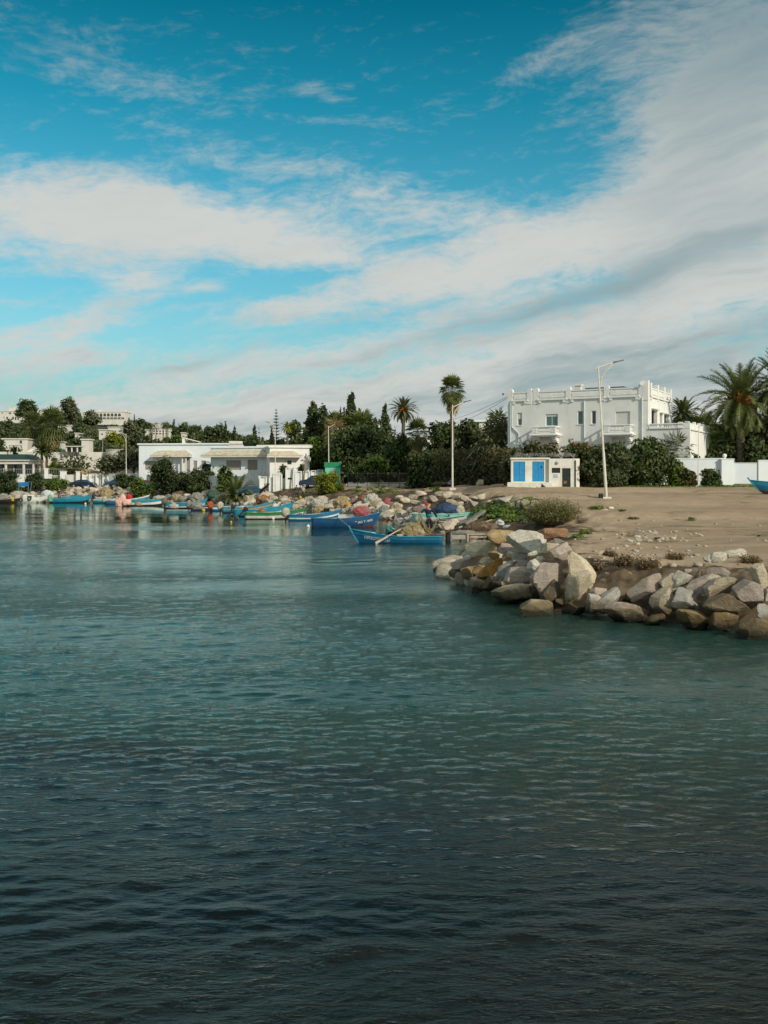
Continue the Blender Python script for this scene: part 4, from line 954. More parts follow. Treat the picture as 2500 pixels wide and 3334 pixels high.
balcony(vx(1746), vx(1822), vz(1790, 1390), 0, vz(1790, 1415)); balcony(vx(1978), vx(2062), vz(2020, 1384), 0, vz(2020, 1413))
for (u, v0, v1) in ((1667, 1310, 1440), (1903, 1305, 1440), (2091, 1295, 1455)):
    p = MB(); x = vx(u)
    if u == 1667: p.tube([(x, -.08, vz(u, v0)), (x, -.08, vz(u, 1390)), (x+.75, -.08, vz(u, 1412)), (x+.75, -.08, vz(u, v1))], .055, 8); p.tube([(x-.16, -.08, vz(u, v0)), (x-.16, -.08, vz(u, v1))], .05, 8)
    else: p.tube([(x, -.08, vz(u, v0)), (x, -.08, vz(u, v1))], .06, 8)
    p.build('drain_pipe', M_PIPE, villa)
c = MB(); x = vx(1859); c.bbox(x, x+.62, 1.2, 1.8, TOP, vz(1870, 1254), .02); c.bbox(x-.08, x+.70, 1.12, 1.88, vz(1870, 1253.5), vz(1870, 1248), .02); c.build('chimney', M_OLDW, villa)
s_ = MB(); s_.box(vx(1880), vx(2010), 2.4, 4.0, PAR+.28, PAR+.36); s_.box(vx(1782), vx(1838), 1.6, 3.0, PAR+.05, PAR+.12)
for x in (vx(1890), vx(1950), vx(2000), vx(1800)): s_.box(x, x+.06, 2.5, 2.56, TOP, PAR+.28)
s_.build('solar_panel', M_SOLAR, villa)
MB().lathe([(.0, 0), (.10, .01), (.18, .06), (.23, .13)], 14, M=Matrix.Translation((vx(2092), -.1, PAR+.28)) @ Matrix.Rotation(R(70), 4, 'X')).build('satellite_dish', M_WHITE, villa)
e2 = MB(); e2.box(.25, .28, -.35, -.05, PAR-.1, PAR-.07); e2.ball((.25, -.42, PAR-.16), .1, 8); e2.build('security_camera', M_DARK, villa, loc=(-.6, 0, 0))
for (a, b, c, d) in sholes:
    f = MB(); f.bbox(a-.12, b+.12, -.28, -.003, d+.02, d+.12, .01, SM); f.build('awning', M_OLDW, villa)
# the lower terrace wing on the right
TW = vx(2246)-W; TZ = vz(2180, 1396); TP = vz(2180, 1378)
wing = MB(); x0 = W+.003; x1 = W+TW
whole = [(vx(2164), vx(2204), vz(2180, 1470), vz(2180, 1437))]
wall_panel(wing, x0, x1, -3, TZ, 0.0, .3, whole)
SM2 = Matrix.Translation((x1, 0, 0)) @ Matrix.Rotation(R(90), 4, 'Z'); w2 = MB(); wall_panel(w2, .302, 9.0, -3, TZ, 0, .3, [(1.9, 2.9, .6, 2.1)]); wing.add([SM2 @ Vector(v) for v in w2.v], w2.f)
wing.box(x0, x1-.3, 8.7, 9.0, -3, TZ); wing.box(x0, x1-.3, .3, 8.7, TZ-.25, TZ-.02); wing.build('terrace_wing', M_WHITE, villa)
tr = MB(); tr.bbox(x0+.1, vx(2225), -.12, .1, TZ+.001, TZ+.14, .02); tr.bbox(x0+.1, vx(2225), -.08, .16, TP-.12, TP, .02); tr.box(vx(2205), vx(2225), -.02, .14, TZ+.141, TP-.121); tr.box(x0+.1, vx(2140), -.02, .14, TZ+.141, TP-.121)
tr.box(vx(2225)+.003, x1, -.03, .25, TZ+.001, TP+.02); tr.bbox(vx(2229), vx(2243), -.06, .3, TP+.021, TP+.14, .02); tr.bbox(vx(2207), vx(2222), -.06, .2, TP+.001, TP+.1, .02)
for k in range(4): tr.box(.3+k*2.2, .3+k*2.2+1.9, .02, .2, TZ+.001, TP-.02-.02*k, SM2); tr.bbox(2.15+k*2.2, 2.55+k*2.2-.02, -.04, .26, TZ+.001, TP+.16, .02, SM2)
tr.box(.3, 9, -.14, -.003, TZ-.16, TZ-.04, SM2); tr.build('terrace_parapet', M_WHITE, villa)
bl = MB()
for i in range(9): baluster_mb(bl, vx(2142)+(vx(2204)-vx(2142))*(i+.5)/9, .06, TZ+.14, TP-.12, .09)
bl.build('baluster_row', M_WHITE, villa)
a, b, c, d = whole[0]; window(villa, a+.01, b-.01, c+.01, d-.01, 0, M_DKGLASS, shutter=.85, mull=0)
wp = window(villa, 1.91, 2.89, .61, 2.09, 0, M_DKGLASS, mull=0); wp.matrix_local = SM2
def ubox(name, u0, u1, v0, v1, d, dep, m_, label, cat, bev=.02):
    p0, p1 = P(u0, v1, d), P(u1, v0, d); o = MB().bbox(0, p1.x-p0.x, 0, dep, 0, p1.z-p0.z, bev).build(name, m_); o.location = p0; return tag(o, label, cat)

# ---- low annex left of the villa, glimpsed above the hedge
an = empty('annex', P(1560, 1420, 128), 0, 'low white flat roofed annex behind the hedge left of the villa', 'building')
MB().box(0, 4.4, 0, 4, -6, 1.8).build('wall', M_WHITE, an); MB().bbox(-1.3, 4.35, -.3, 4.2, 1.803, 2.05, .03).build('roof', M_WHITE, an)


# ---- transformer hut with the blue doors
HD = 86.0; hz = gz((1700-1250)/F*HD, HD); hut = empty('transformer_hut', P(1664, 1580, HD), R(-6), 'white flat roofed hut with two pairs of bright blue metal doors', 'hut')
hut.location.z = hz-.05; k = F/HD; hx = lambda u: (u-1664)/k; hzz = lambda v: (1580-v)/k
wm = MB(); bw = hx(1786)
wall_panel(wm, 0, bw, 0, hzz(1487), 0, .25, [(hx(1671), hx(1709), hzz(1558), hzz(1493.5)), (hx(1732), hx(1770), hzz(1558), hzz(1493.5))])
wm.box(0, .25, .25, 2.6, 0, hzz(1487)); wm.box(bw-.25, bw, .25, 2.6, 0, hzz(1487)); wm.box(.25, bw-.25, 2.35, 2.6, 0, hzz(1487)); wm.build('wall', M_OLDW, hut)
MB().bbox(-.08, bw+.08, -.12, 2.7, hzz(1487)+.003, hzz(1481), .03).build('roof', M_OLDW, hut)
MB().bbox(-.35, bw+.25, -.75, -.003, -.4, hzz(1561), .03).bbox(bw+.253, bw+.75, -.5, -.003, -.4, hzz(1570), .03).build('plinth', M_OLDW, hut)
for a, b in ((1671, 1709), (1732, 1770)):
    m1 = (hx(a)+hx(b))/2
    dl_ = MB().bbox(hx(a)+.01, m1-.006, .04, .10, hzz(1558)+.01, hzz(1493.5)-.01, .012); d_ = dl_.build('door', M_BLUE, hut)
    MB().bbox(m1-.10, m1-.05, 0, .038, hzz(1530), hzz(1526), .01).build('handle', M_METAL, d_)
    d_ = MB().bbox(m1+.006, hx(b)-.01, .04, .10, hzz(1558)+.01, hzz(1493.5)-.01, .012).build('door', M_BLUE, hut)
    MB().bbox(m1+.05, m1+.10, 0, .038, hzz(1530), hzz(1526), .01).build('handle', M_METAL, d_)
    if a == 1732: MB().bbox(m1+.22, m1+.34, .02, .038, hzz(1515), hzz(1508), .005).build('notice_plate', M_DARK, hut)
# ---- guard room beside it
gr = empty('guard_room', P(1787, 1578, HD-.6), R(-6), 'small white room with black door and black window beside the blue doored hut', 'hut'); gr.location.z = hz-.03
gx = lambda u: (u-1787)/k; gzz = lambda v: (1579-v)/k; gw = gx(1886)
g = MB(); gh = gzz(1484); x1 = gx(1872)
wall_panel(g, 0, x1, 0, gh, 0, .22, [(gx(1796), gx(1823), gzz(1530.5), gzz(1514)), (gx(1829), gx(1856), gzz(1578), gzz(1515))])
for i in range(6):      # rounded corner at the right
    a0, a1 = R(90*i/6), R(90*(i+1)/6); rr = gw-x1
    g.slab([(x1+rr*math.sin(a0), rr-rr*math.cos(a0)), (x1+rr*math.sin(a1), rr-rr*math.cos(a1)), (x1, rr), (x1-.001, rr-.01)], 0, gh)
g.box(0, .22, .22, 3, 0, gh-.02); g.box(gw-.22, gw, gw-x1+.003, 3, 0, gh); g.box(.22, gw-.22, 2.78, 3, 0, gh); g.build('wall', M_OLDW, gr)
MB().box(.23, gw-.23, .23, 2.77, gh-.15, gh-.03).build('roof', M_OLDW, gr)
wn_ = MB().box(gx(1796), gx(1823), .08, .14, gzz(1530.5), gzz(1514)).build('window', M_DARK, gr)
MB().box(gx(1796)+.03, gx(1823)-.03, .06, .078, gzz(1523)-.01, gzz(1523)+.01).build('bar', M_IRON, wn_)
dr_ = MB().bbox(gx(1829)+.01, gx(1856)-.01, .06, .12, gzz(1578)+.02, gzz(1515)-.01, .01).build('door', M_DKGREEN, gr)
MB().bbox(gx(1834), gx(1844), .04, .058, gzz(1565), gzz(1556), .004).build('letter_plate', M_RED, dr_)
MB().ball((gx(1813), -.08, gzz(1497)), .13, 10, (1, .7, 1.2)).build('lamp', M_METAL, gr)
MB().tube([(gx(1871), -.04, .05), (gx(1871), -.04, gh-.15)], .05, 8).build('drain_pipe', M_DARK, gr)
M_SIGNW = mat('sign_board', (.66, .68, .66), .6); M_SIGNB = mat('sign_blue', (.12, .24, .42), .6)
sg = MB().bbox(gx(1800), gx(1817), -.025, -.003, gzz(1544), gzz(1534), .004).build('sign', M_SIGNW, gr)
def textmesh(s, size, mtl, ext=.002):
    cu = bpy.data.curves.new('txt', 'FONT'); cu.body = s; cu.size = size; cu.extrude = ext; cu.resolution_u = 3; cu.align_x = 'CENTER'
    to = bpy.data.objects.new('txt', cu); col.objects.link(to); bpy.context.view_layer.update()
    me = bpy.data.meshes.new_from_object(to.evaluated_get(bpy.context.evaluated_depsgraph_get())); bpy.data.objects.remove(to); me.materials.clear(); me.materials.append(mtl); return me
tl = link('lettering', MB().box(0, .36, -.01, 0, 0, .05).box(.02, .33, -.01, 0, -.09, -.05).box(.0, .38, -.01, 0, -.18, -.14).mesh('lettering', M_SIGNB), sg); tl.location = (gx(1801)+.02, -.026, gzz(1537.5))
# ---- razor wire on both roofs
rz = MB(); pts = []
for i in range(620):
    t = i/619; a = i*.42; x = hx(1675)+t*(hx(1872)-hx(1675)); r = .20+.05*math.sin(i*.05); pts.append((x, .5+r*math.sin(a), hzz(1480)+.22+r*math.cos(a)*.9+.04*math.sin(t*23)))
rz.tube(pts, .011, 4, False); rw = rz.build('razor_wire', M_METAL); rw.location = hut.location; rw.rotation_euler = hut.rotation_euler; tag(rw, 'coil of razor wire running along the tops of hut and guard room', 'razor wire')
rp = MB()
for u in (1824, 1866): rp.tube([(hx(u), .1, hzz(1502)), (hx(u), .1, hzz(1482)), (hx(u)-.3, .3, hzz(1470))], .03, 6)
rp.box(hx(1822), hx(1827), .06, .09, hzz(1500), hzz(1498)); ro = rp.build('wire_bracket', M_METAL, rw)
pl_ = MB().prism([(0, 0), (.55, 0), (.05, .42)], 0, .04).build('broken_board', M_DKGREEN); pl_.location = P(1761, 1579, HD-1.4); pl_.location.z = hz-.05; tag(pl_, 'dark triangular board leaning against the hut plinth', 'board')

# ---- long white garden wall right of the villa
def long_wall(name, pts, h, th, m_, label, cat='wall', coping=True, parent=None):
    """wall following ground points (u, d), top at height h above its base"""
    e = empty(name, (0, 0, 0), 0, label, cat); mb = MB(); cp = MB(); Q = [G(u, d) for u, d in pts]
    e.location = Q[0]
    for a, b in zip(Q[:-1], Q[1:]):
        dx, dy = b.x-a.x, b.y-a.y; L = math.hypot(dx, dy); M = Matrix.Translation((a.x-Q[0].x, a.y-Q[0].y, -Q[0].z)) @ Matrix.Rotation(math.atan2(dy, dx), 4, 'Z'); zb = min(a.z, b.z)-.4; zt = (a.z+b.z)/2+h
        mb.box(0, L, -th/2, th/2, zb, zt, M)
        if coping: cp.bbox(-.02, L+.02, -th/2-.04, th/2+.04, zt+.003, zt+.10, .02, M)
    mb.build('wall', m_, e)
    if coping: cp.build('coping', m_, e)
    return e
long_wall('garden_wall', [(1880, 94.3), (2050, 93.6), (2246, 92.8), (2352, 92.4)], 2.35, .25, M_WHITESHADE, 'long white garden wall under the creeper in front of the villa')
gpz = G(2367, 92.2)
gp = empty('gate_pier', gpz, 0, 'square white gate pier with ball finial', 'gate pier'); MB().bbox(-.62, .55, -.3, .5, -.3, 2.3, .02).bbox(-.66, .59, -.34, .54, 2.303, 2.40, .02).build('pier', M_WHITESHADE, gp)
MB().lathe([(.16, 2.40), (.10, 2.47), (.10, 2.50)], 12, (-.2, .1, 0)).ball((-.2, .1, 2.67), .2, 14).build('ball_finial', M_WHITESHADE, gp, True)
gt = empty('gate', G(2387, 92.3), 0, 'plain white sheet metal gate right of the ball topped pier', 'gate'); L = (2467-2387)/F*92.3
MB().bbox(-.1, L, 0, .06, .08, 2.05, .01).build('panel', mat('grey_white_metal', (.60, .63, .66), .5, (.56, .60, .63), 1), gt); MB().box(-.1, L, -.02, -.003, 2.0, 2.08).box(-.1, L, -.02, -.003, .08, .14).build('rail', M_METAL, gt)
long_wall('boundary_wall', [(2468, 92.3), (2600, 92), (2900, 91)], 2.2, .25, M_WHITESHADE, 'white boundary wall running out at the right edge')
# ================================================================== BOATS
def paint(name, c, worn=.35): return mat(name, c, .45, tuple(x*.8 for x in c), 2.5, stain=(tuple(min(1, x*.6+.10) for x in c), 5, worn), spec=.4)
P_CYAN = paint('cyan_boat_paint', (.014, .225, .33)); P_BLUE = paint('blue_boat_paint', (.012, .135, .26)); P_NAVY = paint('navy_boat_paint', (.010, .070, .17)); P_SKY = paint('bright_blue_boat_paint', (.010, .18, .36))
P_WHITE = paint('white_boat_paint', (.70, .69, .63), .3); P_GREEN = paint('green_boat_paint', (.035, .19, .06)); P_RED = paint('red_brown_bottom_paint', (.10, .045, .035)); P_DARK = paint('dark_bottom_paint', (.028, .022, .02)); P_YEL = paint('yellow_stripe_paint', (.42, .22, .03))
P_GREY = paint('grey_boat_paint', (.20, .20, .18)); P_TEAL = paint('pale_teal_paint', (.20, .48, .42)); P_ORNG = paint('orange_stripe', (.45, .16, .03))
M_RUB = mat('black_rubber', (.018, .018, .018), .6); M_ENG = mat('outboard_black', (.02, .022, .025), .4, spec=.5); M_ENGM = mat('outboard_grey', (.16, .17, .17), .45)
M_ROPE = mat('rope', (.34, .31, .22), .9, (.25, .22, .15), 20); M_LETTER = mat('white_lettering', (.72, .74, .70), .6)
M_TARPB = mat('beige_cover_cloth', (.44, .40, .30), .95, (.33, .29, .21), 4, bump=.6); M_TARPBR = mat('brown_cover_cloth', (.13, .09, .045), .95, (.18, .13, .07), 4, bump=.6)
M_TARPG = mat('grey_net_cloth', (.17, .165, .15), .95, (.25, .24, .21), 6, bump=.8); M_NAVYT = mat('navy_tarpaulin', (.018, .04, .09), .7, (.03, .06, .12), 2, bump=.4)
M_REDNET = mat('red_net_cloth', (.42, .07, .08), .95, (.30, .10, .10), 6, bump=.9, bsc=30, c3=(.20, .17, .16)); M_CLOTHW = mat('pale_sheet', (.55, .56, .52), .9, (.40, .42, .40), 3, bump=.5)
def netmat(name, c, c2, c3): return mat(name, c, 1.0, c2, 9, bump=1.0, bsc=34, c3=c3, spec=.05)
N_TAN = netmat('tan_fishing_net', (.36, .28, .15), (.20, .15, .085), (.44, .36, .22)); N_GREY = netmat('grey_fishing_net', (.27, .26, .22), (.15, .15, .13), (.38, .36, .30)); N_BRN = netmat('brown_fishing_net', (.16, .11, .07), (.09, .065, .045), (.22, .17, .10))
N_RUST = netmat('rust_fishing_net', (.33, .13, .06), (.20, .09, .05), (.36, .22, .12)); N_PURP = netmat('mauve_fishing_net', (.26, .19, .19), (.16, .12, .12), (.34, .28, .25)); N_WHT = netmat('pale_fishing_net', (.46, .43, .36), (.28, .26, .22), (.54, .50, .42)); N_GRN = netmat('green_fishing_net', (.05, .12, .09), (.03, .07, .05), (.10, .16, .11))

def hull_pts(L, B, h0, hb, draft, s, row, rows, inset=0.0, stern=.78, rake=.55):
    """point on the hull: s 0 stern..1 bow, row 0 keel..rows gunwale"""
    q = row/rows; w = B/2*(stern+(1-stern)*math.sin(min(1, s/.45)*math.pi/2))*(1-max(0, (s-.42)/.58)**2.1)
    zk = -draft*(1-max(0, (s-.72)/.28)**2*1.1); zs = h0+(hb-h0)*max(0, (s-.25)/.75)**2.2+.06*h0*(1-s)*2*max(0, .5-s)
    prof = math.sin(q*math.pi/2)**.62 if q > 0 else 0
    z = zk+(zs-zk)*(q**1.25); x = -L/2+L*s+(rake*(q-.55)*max(0, (s-.55)/.45)**2); y = max(0, w*prof-inset)
    return x, y, z+(inset if row == 0 else 0)
def make_boat(name, L, B, h0, hb, draft, bands, inner, thwarts=3, label='', group=None, gunw=None, foredeck=.78, stem=None, rake=.55, cat='boat', stern=.78, rubbing=None):
    """open fishing boat; bands = [(from_row, paint)] going up the side"""
    e = empty(name, (0, 0, 0), 0, label, cat, group); NS, NR = 22, 8
    mats_ = [m_ for _, m_ in bands]; V, Fc, MI = [], [], []
    for side in (1, -1):
        b = len(V)
        for i in range(NS+1):
            for r in range(NR+1): x, y, z = hull_pts(L, B, h0, hb, draft, i/NS, r, NR, 0, stern, rake); V.append((x, y*side, z))
        for i in range(NS):
            for r in range(NR):
                a = b+i*(NR+1)+r; f = (a, a+1, a+NR+2, a+NR+1); Fc.append(f if side < 0 else f[::-1]); k = 0
                for j, (fr, _) in enumerate(bands):
                    if r >= fr: k = j
                MI.append(k)
    me = bpy.data.meshes.new('hull'); sternL = list(range(0, NR+1)); sternR = [len(V)//2+i for i in range(NR+1)]
    Fc2 = list(Fc); Fc2.append(tuple(sternL+sternR[::-1][:-1])); MI.append(len(bands)-1)
    me.from_pydata(V, [], Fc2)
    for m_ in mats_: me.materials.append(m_)
    me.polygons.foreach_set('material_index', MI); me.polygons.foreach_set('use_smooth', [True]*(len(Fc2)-1)+[False]); me.update(); hull = link('hull', me, e)
    # inside skin
    V, Fc = [], []
    for side in (1, -1):
        b = len(V)
        for i in range(NS+1):
            for r in range(2, NR+1): x, y, z = hull_pts(L, B, h0, hb, draft, min(i/NS, .985), r, NR, .045, stern, rake); V.append((x*.992, y*side, z-(.0 if r < NR else .004)))
        n = NR-1
        for i in range(NS):
            for r in range(n-1): a = b+i*n+r; f = (a, a+1, a+n+1, a+n); Fc.append(f[::-1] if side < 0 else f)
    h_ = len(V)//2
    for i in range(NS): a = i*(NR-1); Fc.append((a, a+NR-1, h_+a+NR-1, h_+a))
    me = bpy.data.meshes.new('inside'); me.from_pydata(V, [], Fc); me.materials.append(inner); me.update(); link('inside', me, e)
    g = MB()
    for side in (1, -1):
        pts = [Vector(hull_pts(L, B, h0, hb, draft, i/NS, NR, NR, 0, stern, rake)) for i in range(NS+1)]; pts = [Vector((p.x, p.y*side, p.z+.012)) for p in pts]; g.tube(pts, .038, 6)
    x, y, z = hull_pts(L, B, h0, hb, draft, 0, NR, NR, 0, stern, rake); g.bbox(x-.05, x+.03, -y, y, z-.06, z+.03, .01); g.build('gunwale', gunw or inner, e, True)
    if rubbing:
        g = MB()
        for side in (1, -1): g.tube([Vector((p[0], (p[1]+.012)*side, p[2])) for p in [hull_pts(L, B, h0, hb, draft, i/NS, NR-1.6, NR, 0, stern, rake) for i in range(NS+1)]], .022, 5)
        g.build('rubbing_strake', rubbing, e)
    # stem post with raised head
    x, y, z = hull_pts(L, B, h0, hb, draft, 1, NR, NR, 0, stern, rake); x2, _, z2 = hull_pts(L, B, h0, hb, draft, 1, 0, NR, 0, stern, rake); x3, _, z3 = hull_pts(L, B, h0, hb, draft, 1, 4, NR, 0, stern, rake)
    dx = (x-x3)/max(.01, z-z3); MB().tube([(x2, 0, z2), (x3+.01, 0, z3), (x+.02, 0, z), (x+.02+dx*.2, 0, z+.2)], [.035, .045, .05, .06], 6).build('stem_post', stem or inner, e)
    # foredeck
    V = []; n = 7
    for i in range(n+1):
        s = foredeck+(.985-foredeck)*i/n; px_, py_, pz_ = hull_pts(L, B, h0, hb, draft, s, NR, NR, .03, stern, rake); V += [(px_, py_, pz_-.02), (px_, 0, pz_+.03), (px_, -py_, pz_-.02)]
    Fc = [q for i in range(n) for q in ((i*3, i*3+3, i*3+4, i*3+1), (i*3+1, i*3+4, i*3+5, i*3+2))]; me = bpy.data.meshes.new('foredeck'); me.from_pydata(V, [], Fc); me.materials.append(inner); link('foredeck', me, e)
    for i in range(thwarts):
        s = .16+.52*i/max(1, thwarts-1); x, y, z = hull_pts(L, B, h0, hb, draft, s, NR, NR, .05, stern, rake); MB().bbox(x-.11, x+.11, -y, y, z-.15, z-.11, .01).build('thwart', inner, e)
    return e
def outboard(parent, x, z, cover=None, sc=1.0, tilt=0, cloth=False):
    """outboard motor hung on the transom, optional cloth bag over its head"""
    o = empty('outboard_motor', (x, 0, z), 0); o.parent = parent; o.rotation_euler = (0, R(tilt), 0); o.scale = (sc, sc, sc)
    MB().bbox(-.42, .02, -.15, .15, .18, .48, .07).bbox(-.36, -.02, -.12, .12, .04, .178, .03).build('cowl', cover or M_ENG, o)
    MB().tube([(-.2, 0, .05), (-.2, 0, -.62)], [.07, .05], 8).bbox(-.38, -.05, -.02, .02, -.95, -.62, .01).tube([(-.36, 0, -.72), (-.02, 0, -.72)], [.03, .05], 8).build('shaft', M_ENG, o)
    MB().box(-.10, .05, -.12, .12, -.22, .04).build('bracket', M_ENGM, o)
    pr = MB()
    for k in range(3): a = k*2.094; pr.box(-.41, -.39, -.03, .03, .0, .13, Matrix.Translation((0, 0, -.72)) @ Matrix.Rotation(a, 4, 'X'))
    pr.build('propeller', M_ENGM, o)
    if cloth:
        me = blob_mesh(.36, .24, .42, int(x*100) % 97, cloth, rough=.18); c = link('engine_cover', me, o); c.location = (-.2, 0, .22)
    return o
def blob_mesh(a, b, c, seed, m_, rough=.25, sub=3, flat=0.0, freq=2.2, mats_=None):
    """crumpled heap: noise displaced ball, bottom flattened"""
    V, Fc = ico(sub); o = Vector((seed*1.37 % 41, seed*.77 % 23, seed*2.1 % 31)); W = []
    for v in V:
        n = mnoise.noise(Vector(v)*freq+o)*rough+mnoise.noise(Vector(v)*freq*2.7+o)*rough*.5+abs(mnoise.noise(Vector(v)*freq*6+o))*rough*.55+mnoise.noise(Vector(v)*freq*14+o)*rough*.22
        k = 1+n; z = v[2]*k
        if flat and z < -flat: z = -flat
        W.append((v[0]*k*a, v[1]*k*b, z*c))
    return npmesh('heap', np.array(W), Fc, [m_], smooth=True)
def heap(u, v, hw, hh, d, m_, label, seed, cat='fishing net', name='net_heap', rough=.28, dep=.8, z=None, group=None, sub=5, freq=2.2):
    s = d/F; me = blob_mesh(hw*s*.95, (hw+hh)*.5*s*dep, hh*s*1.25, seed, m_, rough, sub, flat=.55, freq=freq); o = link(name, me); o.location = P(u, v+hh*.25, d)
    return tag(o, label, cat, group)
def put_boat(e, u, v, ang=0, z=0.0, d=None):
    d = d or wd(v); e.location = P(u, HOR, d); e.location.z = z; e.rotation_euler = (e.rotation_euler.x, e.rotation_euler.y, R(ang)); return e
def ppm(v): return F/wd(v)
def blen(px, v, ang): return px/ppm(v)/max(.3, abs(math.cos(R(ang))))

BG = 'fishing boats moored along the bank'
STD = [(0, P_DARK), (4, P_WHITE), (6, P_CYAN)]
BO = [ # stern u, bow u, waterline v, height of side px, bow height px, bands, inner, label, angle, engine, extra
 (165, 292, 1637.0, 13, 25, [(0, P_DARK), (4, P_CYAN)], P_CYAN, 'all cyan open fishing boat beside the man on board, bow to the right', 6, ('dark', 0), dict()),
 (150, 258, 1632.0, 13, 20, [(0, P_DARK), (4, P_CYAN)], P_CYAN, 'cyan boat tucked behind the all cyan one, only its bow and rim showing', 14, None, dict()),
 (303, 402, 1637.5, 12, 18, [(0, P_DARK), (4, P_CYAN), (7, P_WHITE)], P_CYAN, 'cyan boat with white rim and a black tilted outboard at its left end', 4, ('black', 35), dict()),
 (345, 445, 1641.5, 10, 14, [(0, P_DARK), (4, P_BLUE)], P_GREY, 'low blue boat with a brown wooden stern under the pink cloth', 3, ('beige', 0), dict()),
 (380, 483, 1636.5, 12, 26, [(0, P_DARK), (5, P_CYAN), (7, P_WHITE)], P_GREY, 'cyan boat with white top band and white tipped bow behind the pink cloth', 10, None, dict()),
 (412, 536, 1647.0, 17, 26, [(0, P_DARK), (4, P_WHITE), (6, P_CYAN)], P_CYAN, 'cyan boat with broad white band, pink striped cloth over its stern', 7, ('black', 0), dict()),
 (540, 668, 1655.0, 17, 29, [(0, P_DARK), (4, P_WHITE), (5, P_CYAN)], P_CYAN, 'cyan boat with thin white band between the brown and grey draped engines', 8, ('brown', 0), dict()),
 (620, 752, 1661.5, 14, 18, [(0, P_RED), (4, P_NAVY), (6, P_WHITE), (7, P_NAVY)], P_NAVY, 'navy boat with white rail and red brown bottom', 5, ('grey', 0), dict()),
 (690, 800, 1663.5, 12, 18, [(0, P_DARK), (4, P_BLUE), (6, P_WHITE)], P_CYAN, 'blue boat with red and white rim half hidden behind the orange covered engine', 8, ('orange', 0), dict()),
 (722, 884, 1669.0, 16, 34, [(0, P_DARK), (4, P_CYAN), (6, P_YEL), (7, P_CYAN)], P_CYAN, 'cyan boat with a yellow stripe and high bow', 8, ('tan', 0), dict()),
 (760, 948, 1681.0, 20, 44, [(0, P_DARK), (4, P_CYAN)], P_CYAN, 'bright cyan boat with white lettering on its high bow', 9, ('black', 25), dict(txt='No 1009 2011')),
 (795, 990, 1690.0, 20, 34, [(0, P_RED), (4, P_WHITE), (6, P_GREEN)], P_GREEN, 'white boat with green upper side and wine red bottom', 6, ('black', 45), dict()),
 (936, 1106, 1695.0, 18, 36, [(0, P_DARK), (3, P_BLUE), (5, P_WHITE), (6, P_BLUE)], P_SKY, 'blue boat with a white band along its whole side', 5, ('pale', 0), dict()),
 (1010, 1232, 1716.0, 27, 46, [(0, P_RED), (3, P_NAVY)], P_BLUE, 'deep navy blue boat with white lettering, loaded with a white awning', 6, None, dict(txt='MO Y 1600')),
]
boats = []
for i, (u0, u1, v, hs, hbw, bands, inner, lb, ang, eng, ex) in enumerate(BO):
    L = blen((u1-u0), v, ang)*.96; k = ppm(v); b = make_boat('fishing_boat', L, L*.31, hs/k, hbw/k, .25, bands, inner, 3, lb, BG, rubbing=None, rake=.5*L/5)
    put_boat(b, (u0+u1)/2, v, ang); boats.append(b)
    if eng:
        kind, tl = eng; cl = {'beige': M_TARPB, 'brown': M_TARPBR, 'grey': M_TARPG, 'tan': M_TARPB, 'pale': M_TARPB, 'orange': None}.get(kind)
        if kind == 'orange': outboard(b, -L/2-.02, hs/k, M_ENG, 1.0, tl, mat('orange_cloth', (.45, .09, .025), .9, (.30, .06, .02), 5, bump=.8))
        else: outboard(b, -L/2-.02, hs/k, M_ENG, 1.0, tl, cl)
    if 'txt' in ex:
        me = textmesh(ex['txt'], .20 if i == 10 else .25, M_LETTER, .003); t_ = link('lettering', me, b)
        s = .80; x, y, z = hull_pts(L, L*.31, hs/k, hbw/k, .25, s, 6, 8, 0, .78, .5*L/5); x2, y2, z2 = hull_pts(L, L*.31, hs/k, hbw/k, .25, s+.08, 6, 8, 0, .78, .5*L/5)
        xl, yl, zl = hull_pts(L, L*.31, hs/k, hbw/k, .25, s, 4, 8, 0, .78, .5*L/5)
        ex_ = Vector((x2-x, -(y2-y), z2-z)).normalized(); ey = Vector((x-xl, -(y-yl), z-zl)); ey = (ey-ex_*ey.dot(ex_)).normalized(); ez = ex_.cross(ey)
        t_.matrix_local = Matrix.Translation(Vector((x, -y, z-.14))+ez*.05) @ Matrix((ex_, ey, ez)).transposed().to_4x4()
# gear lying in the boats: covers, crates, heaps
for i, (u, v, hw, hh, m_, lb) in enumerate([
    (640, 1646, 22, 12, N_GREY, 'grey net heap between the thin banded cyan boat and the navy one'), (450, 1640, 12, 6, N_TAN, 'tan net bundle inside the pink draped boat'), (565, 1647, 16, 8, N_WHT, 'pale net bundle lying by the brown draped engine'),
    (790, 1660, 14, 8, N_TAN, 'tan net inside the yellow striped boat'), (852, 1664, 12, 7, N_RUST, 'rusty net inside the bright cyan lettered boat')]):
    heap(u, v, hw, hh, wd(v+20), m_, lb, 40+i)
